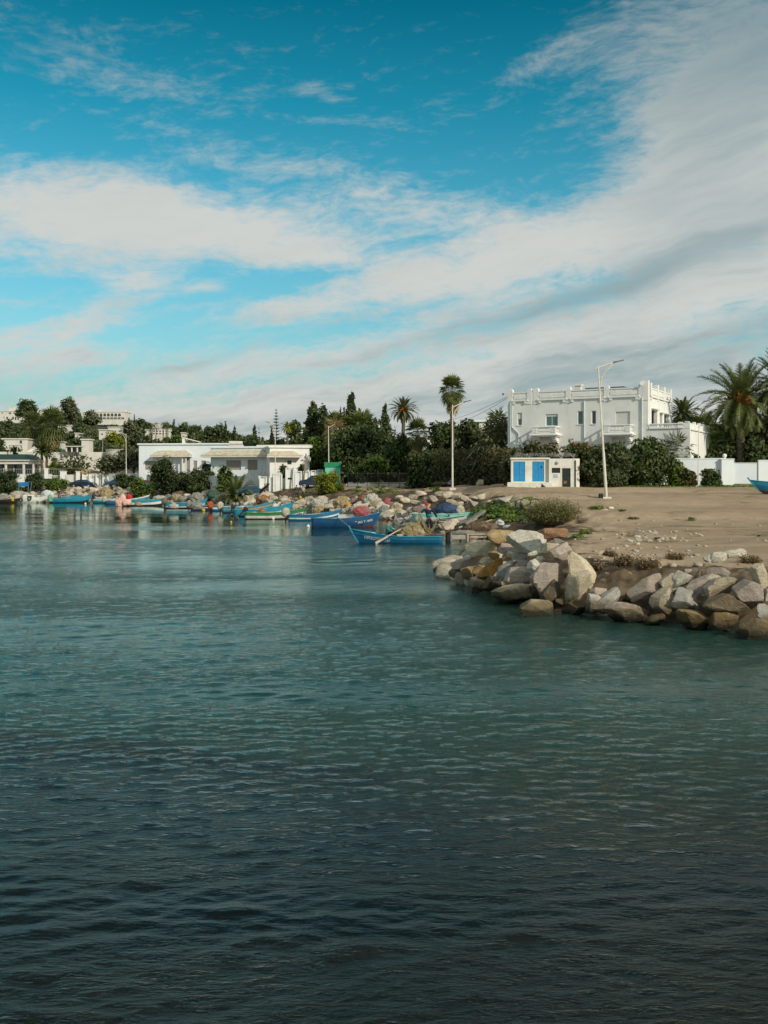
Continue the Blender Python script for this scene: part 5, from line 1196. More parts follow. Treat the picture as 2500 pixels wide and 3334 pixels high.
# awning boat load
k = ppm(1716); aw = empty('awning', P(1104, 1690, wd(1716)+.2), R(6), 'pale flat awning board on a dark box aboard the navy boat', 'awning')
MB().bbox(-.0, 1.75, -.7, .7, -.42, -.02, .03).build('box', M_DARK, aw)
MB().add([(-.15, -.85, .02), (1.2, -.85, -.18), (2.0, .1, .02), (1.4, .9, .28), (.0, .9, .26), (-.15, -.85, .06), (1.2, -.85, -.14), (2.0, .1, .06), (1.4, .9, .32), (.0, .9, .30)], [(4, 3, 2, 1, 0), (5, 6, 7, 8, 9), (0, 1, 6, 5), (1, 2, 7, 6), (2, 3, 8, 7), (3, 4, 9, 8), (4, 0, 5, 9)]).build('board', M_CLOTHW, aw)
heap(1178, 1664, 32, 15, wd(1716)+.2, M_REDNET, 'crimson and grey net bundle lying on the pale awning board', 61, rough=.16)
cn = MB().lathe([(.19, 0), (.20, .03), (.20, .27), (.17, .31), (.05, .33), (.05, .37)], 16).build('canister', paint('azure_plastic', (.01, .33, .55)), None, True); cn.location = P(1150, 1698, wd(1716)-.35); tag(cn, 'azure round canister inside the navy boat', 'canister')

# ---- rowing boat in front
RV = 1767.0; kk = ppm(RV); RL = (1437-1150)/kk
rb = make_boat('rowing_boat', RL, 1.35, .34, .74, .22, [(0, P_BLUE), (3, P_BLUE)], P_CYAN, 2, 'turquoise blue rowing boat with white number near its bow, two fishermen aboard', None, P_CYAN, foredeck=.80, rake=.42, rubbing=P_BLUE)
put_boat(rb, 1296, RV, 180-2); RD = wd(RV)
def on_hull(L, B, h0, hb, dr, s0, s1, row, rows=8, rake=.55, side=1):
    x, y, z = hull_pts(L, B, h0, hb, dr, s0, row, rows, 0, .78, rake); x2, y2, z2 = hull_pts(L, B, h0, hb, dr, s1, row, rows, 0, .78, rake); xl, yl, zl = hull_pts(L, B, h0, hb, dr, (s0+s1)/2, row-2, rows, 0, .78, rake); xm, ym, zm = hull_pts(L, B, h0, hb, dr, (s0+s1)/2, row, rows, 0, .78, rake)
    ex_ = Vector((x2-x, side*(y2-y), z2-z)).normalized(); ey = Vector((xm-xl, side*(ym-yl), zm-zl)); ey = (ey-ex_*ey.dot(ex_)).normalized(); return Vector((xm, side*ym, zm)), ex_, ey
for txt, s0, s1, sz, row in (('1093OTG', .86, .70, .25, 6.0), ('\uFEAD\uFEEE\uFEE7', .645, .585, .27, 6.2)):
    c, ex_, ey = on_hull(RL, 1.35, .34, .74, .22, s0, s1, row, rake=.42); ez = ex_.cross(ey); t_ = link('lettering', textmesh(txt, sz, M_LETTER, .003), rb)
    t_.matrix_local = Matrix.Translation(c-ey*sz*.45+ez*.035) @ Matrix((ex_, ey, ez)).transposed().to_4x4()
# oars (held and resting in the rowlocks)
oar = MB().tube([P(1222, 1768, RD-1.1)-P(1306, 1722, RD-.3), (0, 0, 0)], [.045, .032], 8).build('oar', M_PALEWOOD); oar.location = P(1306, 1722, RD-.3)
q0 = P(1222, 1769, RD-1.1)-oar.location; q1 = P(1262, 1747, RD-.75)-oar.location; dd = (q1-q0).normalized(); sd = dd.cross(Vector((0, 1, 0))).normalized()
MB().add([q0-sd*.07, q0+sd*.07, q1+sd*.04, q1-sd*.04, q0-sd*.07+Vector((0, .03, 0)), q0+sd*.07+Vector((0, .03, 0)), q1+sd*.04+Vector((0, .03, 0)), q1-sd*.04+Vector((0, .03, 0))], [(0, 1, 2, 3), (7, 6, 5, 4), (0, 4, 5, 1), (1, 5, 6, 2), (2, 6, 7, 3), (3, 7, 4, 0)]).build('blade', M_PALEWOOD, oar)
tag(oar, 'long pale wooden oar dipping towards the camera from the rowing boat', 'oar')
o2 = MB().tube([(0, 0, 0), P(1295, 1728, RD+.4)-P(1272, 1717, RD+.7)+Vector((.5, -.1, -.24))], .03, 8).build('oar', M_PALEWOOD); o2.location = P(1272, 1717, RD+.7); tag(o2, 'far side wooden oar crossing behind the longer one', 'oar')
MB().bbox(-.16, .16, -.1, .1, -.05, .09, .03).build('tied_rag', M_TARPB, rb, loc=(-.1, .62, .42))
# net heap in the boat, with the float line laid over the gunwale
heap(1352, 1730, 52, 28, RD+.02, N_TAN, 'big tan fishing net piled in the rowing boat between the two men', 71, rough=.22, dep=.42, sub=5)
nh = heap(1340, 1712, 40, 12, RD+.15, N_GREY, 'thin grey net layer lying over the top of the tan pile', 72, rough=.2, dep=.5, sub=4)
fl = MB()
for i in range(34):
    t = i/33; u = 1352+t*94; p = P(u, 1747-6*t**1.5+2*math.sin(t*9), RD-.58+.25*max(0, t-.6)); fl.bbox(p.x-.02, p.x+.022, p.y-.05, p.y+.05, p.z-.07, p.z+.07, .008)
fo = fl.build('float_line', N_BRN); tag(fo, 'row of brown cork floats hanging over the stern side of the rowing boat', 'float line')
lr = MB(); lr.tube([P(1352+94*i/20, 1744-6*(i/20)**1.5, RD-.60+.25*max(0, i/20-.6)) for i in range(21)], .018, 5); lr.tube([P(1352+94*i/20, 1750-6*(i/20)**1.5, RD-.60+.25*max(0, i/20-.6)) for i in range(21)], .015, 5); lr.build('rope', M_ROPE, fo)
heap(1214, 1739, 12, 5, RD+.1, M_CLOTHW, 'white cloth bundle in the bow of the rowing boat', 73, 'bundle', 'cloth_bundle')

# ---- white motorboat with blue canopy
MV = 1636.5; mk = ppm(MV); ML = (148-46)/mk*1.02
mbt = make_boat('motorboat', ML, 2.1, .62, .95, .3, [(0, P_DARK), (2, P_WHITE)], P_WHITE, 1, 'white motorboat with square blue canopy on poles and two black tyre fenders', None, P_WHITE, foredeck=.5, rake=.7)
put_boat(mbt, 97, MV, 4)
MB().bbox(-.9, .7, -.62, .62, .45, 1.15, .12).build('cabin', P_WHITE, mbt); MB().bbox(-.2, .45, -.64, -.622, .75, 1.0, .01).build('window', M_DKGLASS, mbt)
cp_ = MB().add([(-1.35, -.75, 2.95), (.1, -.75, 3.05), (.1, .75, 3.05), (-1.35, .75, 2.95), (-1.45, -.78, 2.35), (.0, -.78, 2.4), (-1.35, -.72, 2.93), (.1, -.72, 3.03), (.0, -.75, 2.4), (-1.45, -.75, 2.35)], [(0, 1, 2, 3), (0, 4, 5, 1), (7, 8, 9, 6)]).build('canopy', mat('blue_canvas', (.012, .12, .30), .8, (.02, .16, .36), 1), mbt)
pm_ = MB()
for x, y in ((-1.3, -.7), (.05, -.7), (-1.3, .7), (.05, .7)): pm_.tube([(x-.25, y, .5), (x, y, 3.0)], .03, 6)
pm_.build('canopy_pole', M_METAL, mbt)
def tyre(parent, loc, r=.3):
    m_ = MB(); 
    V = []; n, k = 18, 8
    for i in range(n):
        a = 6.2832*i/n
        for j in range(k): b = 6.2832*j/k; rr = r*.72+r*.28*math.cos(b); V.append((rr*math.cos(a), r*.25*math.sin(b), rr*math.sin(a)))
    m_.add(V, [(i*k+j, i*k+(j+1) % k, ((i+1) % n)*k+(j+1) % k, ((i+1) % n)*k+j) for i in range(n) for j in range(k)]); return m_.build('tyre_fender', M_RUB, parent, True, loc=loc)
tyre(mbt, (-.95, -1.12, .42)); tyre(mbt, (.25, -1.12, .62))
bm_ = MB(); 
for y in (-.6, .6): bm_.tube([(.7, y, .85), (1.1, y, 1.5), (1.5, y, 1.62)], .025, 6); bm_.tube([(1.5, y, 1.62), (1.35, y, .95)], .025, 6)
bm_.build('bow_rail', M_METAL, mbt); MB().bbox(.95, 1.75, -.62, .62, 1.62, 1.72, .03).build('spray_hood', M_NAVYT, mbt)
# dark boat at the left edge with a yellow drum
db = make_boat('fishing_boat', 5.2, 1.6, .45, .7, .25, [(0, P_DARK), (3, P_DARK)], P_GREY, 2, 'black hulled boat cut by the left edge of the picture', BG); put_boat(db, 5, 1637, -4)
yd = MB().bbox(-.3, .3, -.25, .25, 0, .55, .1).build('covered_engine', paint('yellow_cover', (.62, .46, .02))); yd.location = P(40, 1632, wd(1637)-.3); tag(yd, 'yellow covered engine between black boat and white motorboat', 'engine cover')
hb = heap(154, 1612, 22, 16, wd(1634)-1, M_CLOTHW, 'pale blue tarpaulin heap over a boat right of the motorboat', 81, 'tarpaulin', 'tarpaulin', .12); 
heap(163, 1622, 8, 12, wd(1637)-1, mat('green_bag_cloth', (.16, .30, .20), .9), 'pale green bag hung over a black engine', 82, 'bag', 'bag', .1)
ob_ = empty('fishing_boat', (0, 0, 0)); bpy.data.objects.remove(ob_)
dk = make_boat('fishing_boat', 3.4, 1.4, .5, .8, .25, [(0, P_DARK), (3, P_GREY)], P_GREY, 2, 'small dark grey boat end on under the pale blue tarpaulin', BG); put_boat(dk, 152, 1636, 40)
# pink striped cloth over the stern
M_PINK = bpy.data.materials.new('pink_striped_cloth'); M_PINK.use_nodes = True; t_ = NT(M_PINK.node_tree); b_ = t_.n['Principled BSDF']; b_.inputs['Roughness'].default_value = .95
wv_ = t_.node('ShaderNodeTexWave'); wv_.inputs['Scale'].default_value = 3.2; wv_.inputs['Distortion'].default_value = 1.5; tc_ = t_.node('ShaderNodeTexCoord'); mp_ = t_.node('ShaderNodeMapping'); mp_.inputs['Rotation'].default_value = (0, R(35), 0); t_.l.new(tc_.outputs['Object'], mp_.inputs[0]); t_.l.new(mp_.outputs[0], wv_.inputs['Vector'])
t_.l.new(t_.mix(t_.mapr(wv_.outputs['Fac'], .4, .6), (.60, .27, .22), (.66, .48, .40)), b_.inputs['Base Color'])
pc = heap(390, 1634, 15, 15, wd(1647)-1.6, M_PINK, 'pink striped sheet hanging over the boat stern down to the water', 91, 'cloth', 'draped_cloth', .3, sub=4, freq=3); 
me = blob_mesh(.62, .5, .42, 92, M_PINK, .3, 3); c_ = link('fold', me, pc); c_.location = (.85, -.1, .08)
me = blob_mesh(.38, .4, .62, 93, M_PINK, .3, 3); c_ = link('fold', me, pc); c_.location = (.35, 0, .55)
heap(420, 1617, 9, 8, wd(1640), mat('red_cloth', (.55, .03, .04), .9), 'bright red cloth bundle behind the pink sheet', 94, 'cloth', 'cloth_bundle', .2)
# buoys
def buoy(u, v, r, m_, lb, d=None):
    d = d or wd(v+r*.6); o = MB().ball((0, 0, 0), r*d/F, 14).tube([(0, 0, r*d/F*.9), (0, 0, r*d/F*1.25)], r*d/F*.22, 6).build('buoy', m_, None, True); o.location = P(u, v, d); return tag(o, lb, 'buoy')
B_W = mat('white_buoy', (.66, .66, .62), .5); B_Y = mat('yellow_buoy', (.50, .35, .03), .6); B_O = mat('orange_plastic', (.62, .17, .02), .5); B_G = mat('grey_green_buoy', (.30, .34, .27), .5); B_R = mat('coral_plastic', (.62, .10, .07), .5)
for u, v, r, m_, lb in [(889, 1688, 5, B_W, 'round white buoy in front of the white boat with green side'), (752, 1700, 4, B_Y, 'small yellow buoy floating alone in front of the boats'), (755, 1677, 5.5, B_G, 'grey green buoy under the stern of the bright cyan boat'), (662, 1661, 6, B_Y, 'flat yellow buoy in front of the navy boat'),
                        (1003, 1714, 6, B_W, 'cream float off the stern of the navy blue boat'), (278, 1640, 3.5, B_W, 'tiny white float in front of the all cyan boat'), (115, 1633.5, 3.5, B_W, 'tiny white float under the white motorboat'), (333, 1634.5, 3, B_W, 'tiny white float by the white rimmed cyan boat'), (738, 1664, 4, B_W, 'white float cluster behind the orange covered engine'),
                        (674, 1648, 3, B_W, 'white float on the navy boat rail')]: buoy(u, v, r, m_, lb)
# moored blue boat on land at the right edge
LD = 73; lk = F/LD; lb_ = make_boat('beached_boat', 5.0, 1.7, .62, .88, .25, [(0, P_RED), (3, P_BLUE), (6, P_CYAN)], P_CYAN, 3, 'blue boat standing on the dirt lot at the right edge, bow to the left', None, P_CYAN, foredeck=.72, rake=.85)
g_ = G(2540, LD); lb_.location = (P(2440, 0, LD).x+2.75, LD, g_.z+.12); lb_.rotation_euler = (0, 0, R(180+8))
for x in (-1.3, 1.0): MB().bbox(x-.12, x+.12, -.5, .5, -.46, -.27, .02).build('keel_block', M_WOOD, lb_)

# ---- wooden landing stage with the grey boat
SD = wd(1763)+.3
st = empty('landing_stage', P(1470, 1763, SD), R(-3), 'rickety wooden landing stage on rusty posts covered with grey netting', 'landing stage'); sk = F/SD; sx_ = lambda u: (u-1470)/sk; sz_ = lambda v: (1763-v)/sk
d_ = MB()
for i in range(14): d_.bbox(sx_(1474)+i*.17, sx_(1474)+i*.17+.15, 0, 2.4, sz_(1738), sz_(1735.5), .008)
d_.build('deck', M_WOOD, st)
MB().bbox(sx_(1471), sx_(1525), -.05, .0, sz_(1756), sz_(1741), .01).build('side_board', mat('worn_white_board', (.42, .38, .32), .8, (.30, .26, .21), 3), st)
MB().bbox(sx_(1518), sx_(1590), -.13, -.055, sz_(1741), sz_(1737), .01).bbox(sx_(1525)+.01, sx_(1583), -.05, .0, sz_(1751), sz_(1744), .01).build('edge_beam', M_PALEWOOD, st)
for u, v0, v1, dy in ((1522, 1737, 1775, -.1), (1530, 1737, 1772, -.03), (1548, 1738, 1768, .1), (1500, 1740, 1768, 1.2), (1576, 1740, 1768, 1.2)): MB().tube([(sx_(u), dy, sz_(v1)-.3), (sx_(u), dy, sz_(v0))], .05, 7).build('post', M_RED if u != 1522 else M_PALEWOOD, st)
MB().tube([(sx_(1566), -.2, sz_(1768)-.2), (sx_(1584), .2, sz_(1735))], .05, 7).build('strut', M_RED, st)
for a, b in ((1450, 1462), (1462, 1472)): MB().bbox(sx_(a), sx_(b), -.1, .5, sz_(1766), sz_(1725 if a == 1450 else 1722), .08).build('fender_drum', M_RUB if a == 1450 else M_TARPG, st)
heap(1512, 1733, 42, 7, SD+.3, M_TARPG, 'grey tarpaulin sagging over the edge of the landing stage', 101, 'tarpaulin', 'tarpaulin', .2, dep=.35)
heap(1560, 1714, 60, 15, SD+1.9, N_BRN, 'olive brown net heap spread over the landing stage', 102, rough=.22, dep=.4, sub=5)
heap(1520, 1708, 34, 14, SD+2.2, N_GREY, 'grey net heap at the left of the olive brown one', 103, rough=.22, dep=.4)
heap(1486, 1719, 8, 9, SD+.8, M_DARK, 'black bag on the left end of the landing stage', 104, 'bag', 'bag', .2)
heap(1627, 1702, 14, 8, SD+2.8, M_CLOTHW, 'white torn sheet at the right end of the net heap', 105, 'sheet', 'sheet', .4)
heap(1650, 1716, 14, 7, SD+2.4, mat('blue_grey_sack', (.32, .38, .40), .9), 'blue grey sack below the white torn sheet', 106, 'sack', 'sack', .25)
# boat on the bank with the navy tarpaulin
TD = wd(1735)+2.5; tb = make_boat('fishing_boat', 4.6, 1.6, .55, .7, .1, [(0, P_WHITE), (3, P_WHITE), (6, P_TEAL)], P_TEAL, 3, 'white and pale teal boat drawn up on planks under the navy tarpaulin', None, P_TEAL); put_boat(tb, 1455, 1735, 5, z=CAMH-(1684-HOR)*TD/F-.35, d=TD)
heap(1455, 1656, 42, 16, TD+.1, M_NAVYT, 'navy blue tarpaulin humped over the drawn up boat', 111, 'tarpaulin', 'tarpaulin', .14, dep=.5); heap(1498, 1661, 16, 15, TD, M_TARPB, 'beige cloth end beside the navy tarpaulin', 112, 'cloth', 'cloth_bundle', .18)
heap(1440, 1680, 34, 8, TD-.5, M_CLOTHW, 'white sheet roll lying under the navy tarpaulin', 113, 'sheet', 'sheet', .15, dep=.5)
for i, (u0, v0, u1, v1, r, m_, lb) in enumerate([(1430, 1688, 1513, 1678, .07, P_TEAL, 'pale turquoise pole lying across the drawn up boat'), (1428, 1697, 1488, 1700, .06, M_PALEWOOD, 'pale plank under the turquoise pole'), (1420, 1690, 1500, 1694, .05, M_WOOD, 'grey plank between pole and pale plank'), (1460, 1672, 1463, 1690, .05, M_PALEWOOD, 'short upright stake against the drawn up boat'),
        (1490, 1720, 1552, 1688, .07, M_PALEWOOD, 'long pale plank leaning up the net heap'), (1560, 1707, 1600, 1692, .05, M_PALEWOOD, 'thin pale plank on the olive brown net'), (1512, 1706, 1575, 1663, .16, M_TARPG, 'grey board slanting up the bank by the weeds'),
        (745, 1633, 800, 1617, .08, M_WOOD, 'grey gangplank, lower of the two by the palm bush'), (700, 1632, 800, 1611, .07, M_WOOD, 'longest grey pole reaching up to the pale rocks'), (872, 1629, 887, 1618, .09, B_W, 'white plank end stuck in the weeds above the cyan boats'), (1135, 1640, 1180, 1600, .05, M_WOOD, 'thin bent driftwood pole in the weeds'),
        (955, 1634, 1000, 1642, .12, mat('cream_foam', (.60, .52, .36), .8), 'cream foam board with a red end on the bank')]):
    d0 = Gv((u0+u1)/2, max(v0, v1)+2).y if i > 5 else TD-.8+(.3*i if i > 3 else 0)
    if i in (4, 5, 6): d0 = SD+2.0
    a, b = P(u0, v0, d0-.3), P(u1, v1, d0+.3); M = Matrix.Translation(a) @ (b-a).to_track_quat('X', 'Z').to_matrix().to_4x4()
    o = MB().bbox(0, (b-a).length, -r*1.3, r*1.3, -r*.4, r*.4, .01).build('plank', m_); o.matrix_world = M; tag(o, lb, 'plank')
# ---- gear heaps on the bank, left to right
HP = [(575, 1618, 18, 10, N_TAN, 'tan net heap above the brown draped engine'), (592, 1608, 26, 9, N_BRN, 'brown net heap high on the bank under the shrubs'), (520, 1622, 24, 9, N_WHT, 'pale net mound behind the broad banded cyan boat'), (598, 1625, 18, 10, N_GREY, 'grey net mound right of the brown engine cover'), (470, 1614, 20, 8, N_RUST, 'rusty pink net spread on the rocks above the red cloth'),
      (345, 1605, 20, 18, N_TAN, 'brown tarpaulin covered heap on the rocks above the cyan boats'), (640, 1619, 24, 14, N_GREY, 'large grey net heap left of the palm bush'), (692, 1614, 20, 14, N_GRN, 'dark green striped net heap under the shrubs'), (717, 1618, 17, 14, N_WHT, 'round pale net heap in front of the palm bush'), (858, 1628, 24, 14, N_RUST, 'reddish brown net heap with yellow floats at its foot'),
      (815, 1629, 18, 7, N_TAN, 'orange tan net bundle under the gangplanks'), (980, 1632, 22, 9, N_BRN, 'dark brown net heap behind the foam board'), (1042, 1640, 32, 16, N_WHT, 'large beige sheet covered heap behind the blue and white boat'), (1040, 1662, 22, 14, N_TAN, 'rust stained net hanging over dark boxes behind the blue and white boat'), (895, 1652, 14, 12, M_CLOTHW, 'white cloth heap between the cyan bows'),
      (1115, 1640, 30, 22, N_TAN, 'big tan net mound behind the navy boat bow'), (1150, 1633, 14, 10, N_PURP, 'mauve net bundle with the orange crate'), (1210, 1628, 30, 20, N_WHT, 'tall conical pale rope net heap'), (1183, 1627, 17, 14, N_RUST, 'red brown net leaning on the conical heap'), (1165, 1655, 26, 14, M_CLOTHW, 'white and blue sheet spread below the conical heap'),
      (1218, 1648, 20, 14, N_TAN, 'olive orange net heap right of the white sheet'), (1250, 1666, 24, 18, M_TARPG, 'dark grey cloth draped over a rock'), (1265, 1640, 20, 8, M_REDNET, 'red checked net on the bank'), (1262, 1630, 14, 8, M_REDNET, 'small pinkish red cloth on top of the red checked net'), (1290, 1655, 18, 10, N_TAN, 'yellowish tan net right of the dark grey cloth'),
      (1310, 1682, 34, 10, N_PURP, 'flat mauve grey net ledge above the rowing boat'), (1365, 1664, 34, 17, N_PURP, 'mauve net heap left of the standing fisherman'), (1345, 1695, 34, 16, N_WHT, 'straw coloured net mass hanging down to the water behind the men'), (1298, 1702, 16, 12, M_TARPG, 'black plastic covered lump above the rowing boat'), (1262, 1700, 16, 7, N_RUST, 'brick red net strip at the waterline'),
      (1075, 1663, 12, 8, M_DARK, 'black box stack behind the blue and white boat'), (930, 1640, 18, 8, N_GREY, 'grey brown net strip behind the lettered cyan bow'), (1095, 1672, 20, 8, M_DARK, 'black box row at the bow of the blue and white boat'), (1560, 1655, 16, 7, N_TAN, 'tan and blue rag heap in the weeds'), (10, 1618, 22, 10, N_GREY, 'grey net heap at the left picture edge'), (60, 1607, 26, 9, N_WHT, 'pale net heap behind the white motorboat')]
for i, (u, v, hw, hh, m_, lb) in enumerate(HP):
    g = Gv(u, v+hh*.8, 50); heap(u, v, hw, hh, g.y, m_, lb, 200+i*3, rough=.25, cat='fishing net' if m_ not in (M_DARK, M_CLOTHW, M_TARPG) else 'covered heap')
# drums, crates and floats on the bank
def drum(u, v, w, h, m_, lb, tilt=0, name='jerry_can', cat='jerry can'):
    g = Gv(u, v+h/2, 50); d = g.y-.4; s = d/F; o = MB().bbox(-w/2*s, w/2*s, -w/2.6*s, w/2.6*s, -h/2*s, h/2*s, w*s*.12).build(name, m_); o.location = P(u, v, d); o.rotation_euler = (0, R(tilt), 0)
    MB().tube([(0, 0, h/2*s), (0, 0, h/2*s+w*s*.22)], w*s*.16, 8).build('cap', m_, o); return tag(o, lb, cat)
drum(1152, 1630, 18, 18, mat('burnt_orange_plastic', (.42, .13, .03), .6), 'burnt orange crate in front of the red brown net', 5, 'crate', 'crate')
drum(1135, 1644, 9, 16, mat('amber_plastic', (.70, .33, .01), .5), 'amber yellow jerry can leaning on the bank', -20); drum(1128, 1653, 7, 10, B_O, 'small orange can under the amber jerry can', 10); drum(1083, 1640, 15, 11, B_R, 'coral red jerry can lying on the net mound', -12)
for u, v, r, m_, lb in [(1134, 1624, 3.6, B_W, 'white float left of the burnt orange crate'), (1160, 1619, 4, B_W, 'white float on top of the burnt orange crate'), (843, 1638, 4, B_Y, 'left one of the yellow floats below the reddish brown net'), (849, 1637, 4, B_Y, 'right one of the yellow floats below the reddish brown net'), (1493, 1669, 5, B_Y, 'yellow float beside the beige cloth end'), (648, 1616, 4, B_Y, 'yellow float in front of the large grey net heap'),
                        (549, 1597, 5, B_Y, 'yellow rag ball on the slate rocks'), (1651, 1684, 4, B_O, 'orange can in the weeds below the twiggy bush'), (350, 1602, 3.5, B_Y, 'yellow float on the rocks above the cyan boats'), (978, 1620, 5, B_Y, 'yellow tub on the dark brown net heap')]: buoy(u, v, r, m_, lb, Gv(u, v+r, 50).y-.7)
# mooring rope of the navy boat
ro = MB().tube([P(1098+i*4.6, 1684+38*(i/10)**1.1, wd(1716)-.6-i*.25) for i in range(11)], .02, 5).build('mooring_rope', M_ROPE); tag(ro, 'slack grey rope hanging from the navy boat towards the rowing boat', 'rope')

# small gear lying in the moored boats
CL = [N_TAN, N_GREY, N_RUST, N_WHT, N_BRN, N_GRN, M_CLOTHW, N_PURP]; r_ = random.Random(31); KI = ['net bundle', 'grey net bundle', 'rusty net bundle', 'pale net bundle', 'brown net bundle', 'green net bundle', 'white sack', 'mauve net bundle']
for i, (b, spec) in enumerate(zip(boats, BO)):
    u0, u1, v, hs = spec[:4]; k_ = ppm(v); L = (u1-u0)/k_; short = spec[7].split(',')[0]; short = ' '.join(short.split()[:9])
    for q in range(2):
        x = (-.28+.38*q+r_.uniform(-.05, .05))*L; c = (i+q*3) % 8; o = link('gear_bundle', blob_mesh(.34, .26, .26, 700+i*3+q, CL[c], .3, 4, flat=.5)); o.location = b.matrix_basis @ Vector((x, r_.uniform(-.15, .15), hs/k_*.72)); tag(o, KI[c]+' lying '+('aft' if q == 0 else 'forward')+' in the '+short, 'gear bundle')
    o = MB().tube([(-.22*L, -.12, 0), (.20*L, .1, .16)], .028, 6).tube([(-.22*L, -.12, 0), (-.30*L, -.14, -.03)], [.03, .07], 6).build('oar', M_PALEWOOD); o.location = b.matrix_basis @ Vector((0, .1, hs/k_*1.0)); o.rotation_euler = b.rotation_euler; tag(o, 'pale oar lying across the '+short, 'oar')
# ================================================================== HOUSES ON THE LEFT AND ON THE HILL
def house(u0, u1, vt, vb, d, dep, m_, label, rz=0, name='house', cat='house', roof=True, wins=(), wm=None, par=.25, base=3.0):
    """flat roofed block whose front spans photo columns u0..u1, roof line vt; wins = pixel boxes (u0,u1,v0,v1)"""
    p = P(u0, vb, d); k = F/d; W_ = (u1-u0)/k; H_ = (vb-vt)/k; e = empty(name, p, R(rz), label, cat); holes = [((a-u0)/k, (b-u0)/k, (vb-dd)/k, (vb-c)/k) for a, b, c, dd in wins]
    mb = MB(); wall_panel(mb, 0, W_, -base, H_, 0, .3, holes); mb.box(0, .3, .3, dep, -base, H_); mb.box(W_-.3, W_, .3, dep, -base, H_); mb.box(.3, W_-.3, dep-.3, dep, -base, H_); mb.build('wall', m_, e)
    if roof: MB().bbox(-par, W_+par, -par, dep+par, H_+.003, H_+.28, .04).build('roof', m_, e)
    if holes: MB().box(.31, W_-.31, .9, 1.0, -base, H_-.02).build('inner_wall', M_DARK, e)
    for h in holes: 
        w = MB().box(h[0]+.01, h[1]-.01, .16, .22, h[2]+.01, h[3]-.01).build('window', wm or M_DKGLASS, e)
    return e
M_HWHITE = mat('hill_white_render', (.66, .62, .55), .9, (.60, .56, .49), .5, stain=((.42, .38, .32), .5, .35)); M_LATT = mat('lattice_grille', (.42, .36, .30), .8, (.20, .17, .15), 14)
M_GROOF = mat('dark_green_tile', (.020, .045, .032), .5, (.03, .06, .04), 3, bump=.5, aniso=(8, 8, 1))
# castle like house, top left
c = house(-6, 64, 1340, 1374, 520, 10, M_HWHITE, 'white battlemented house with a square turret on the hilltop at far left', wins=[(5, 9, 1343, 1347), (28, 36, 1343, 1348), (43, 46, 1344, 1348), (50, 53, 1344, 1348), (11, 14, 1357, 1362), (20, 26, 1357, 1366), (39, 45, 1357, 1366), (48, 53, 1357, 1368), (56, 61, 1357, 1368)])
k = F/520; MB().bbox(32/k, 50/k, 1, 4, 34/k, (1374-1326)/k, .05).build('turret', M_HWHITE, c); t_ = MB()
for i in range(4): t_.box((32+i*4.8)/k, (34.5+i*4.8)/k, .95, 4.05, (1374-1326)/k, (1374-1323)/k)
t_.build('battlement', M_HWHITE, c)
# hotel
h = house(268, 408, 1342, 1386, 540, 12, M_HWHITE, 'long cream hotel with two rows of arched balconies on the hill', name='hotel', cat='hotel', wins=[(300+i*12, 309+i*12, 1346, 1356) for i in range(8)]+[(310+i*12, 320+i*12, 1359, 1366) for i in range(8)])
k = F/540; ar = MB()
for i in range(8):
    x0 = (300+i*12-268)/k; x1 = x0+9/k; zt = (1386-1346)/k; n = 6
    for q in range(n):
        a0, a1 = math.pi*q/n, math.pi*(q+1)/n; cx, r = (x0+x1)/2, (x1-x0)/2; zc = zt-r*.75
        ar.add([(cx-r*math.cos(a0), -.01, zc+r*.75*math.sin(a0)), (cx-r*math.cos(a1), -.01, zc+r*.75*math.sin(a1)), (cx-r*math.cos(a1), -.01, zt+.05), (cx-r*math.cos(a0), -.01, zt+.05), (cx-r*math.cos(a0), .2, zc+r*.75*math.sin(a0)), (cx-r*math.cos(a1), .2, zc+r*.75*math.sin(a1))], [(0, 1, 2, 3), (0, 4, 5, 1)])
ar.build('arch_row', M_HWHITE, h); rl = MB()
for i in range(8): x0 = (300+i*12-268)/k; rl.box(x0+10/k-.1, x0+20/k-.2, -.15, -.02, (1386-1366)/k, (1386-1364)/k)
rl.build('balcony_rail', M_HWHITE, h)
rt = MB()
for u, w, q in ((272, 8, 5), (318, 5, 7), (404, 6, 8), (345, 3, 3)): rt.bbox((u-268)/k, (u-268+w)/k, 2, 4, (1386-1341)/k, (1386-1341+q)/k, .05)
rt.build('roof_box', M_HWHITE, h); MB().box(.5, 20, -3.5, -.3, -2.5, -.4).box(0, 23.5, -4, -.3, -.39, -.1).build('terrace_glazing', M_DKGLASS, h); tz = MB()
for i in range(12): tz.prism([(1+i*1.6, -.09), (2.5+i*1.6, -.09), (1.75+i*1.6, .45)], -4, -.4)
tz.build('awning_row', M_DARK, h)
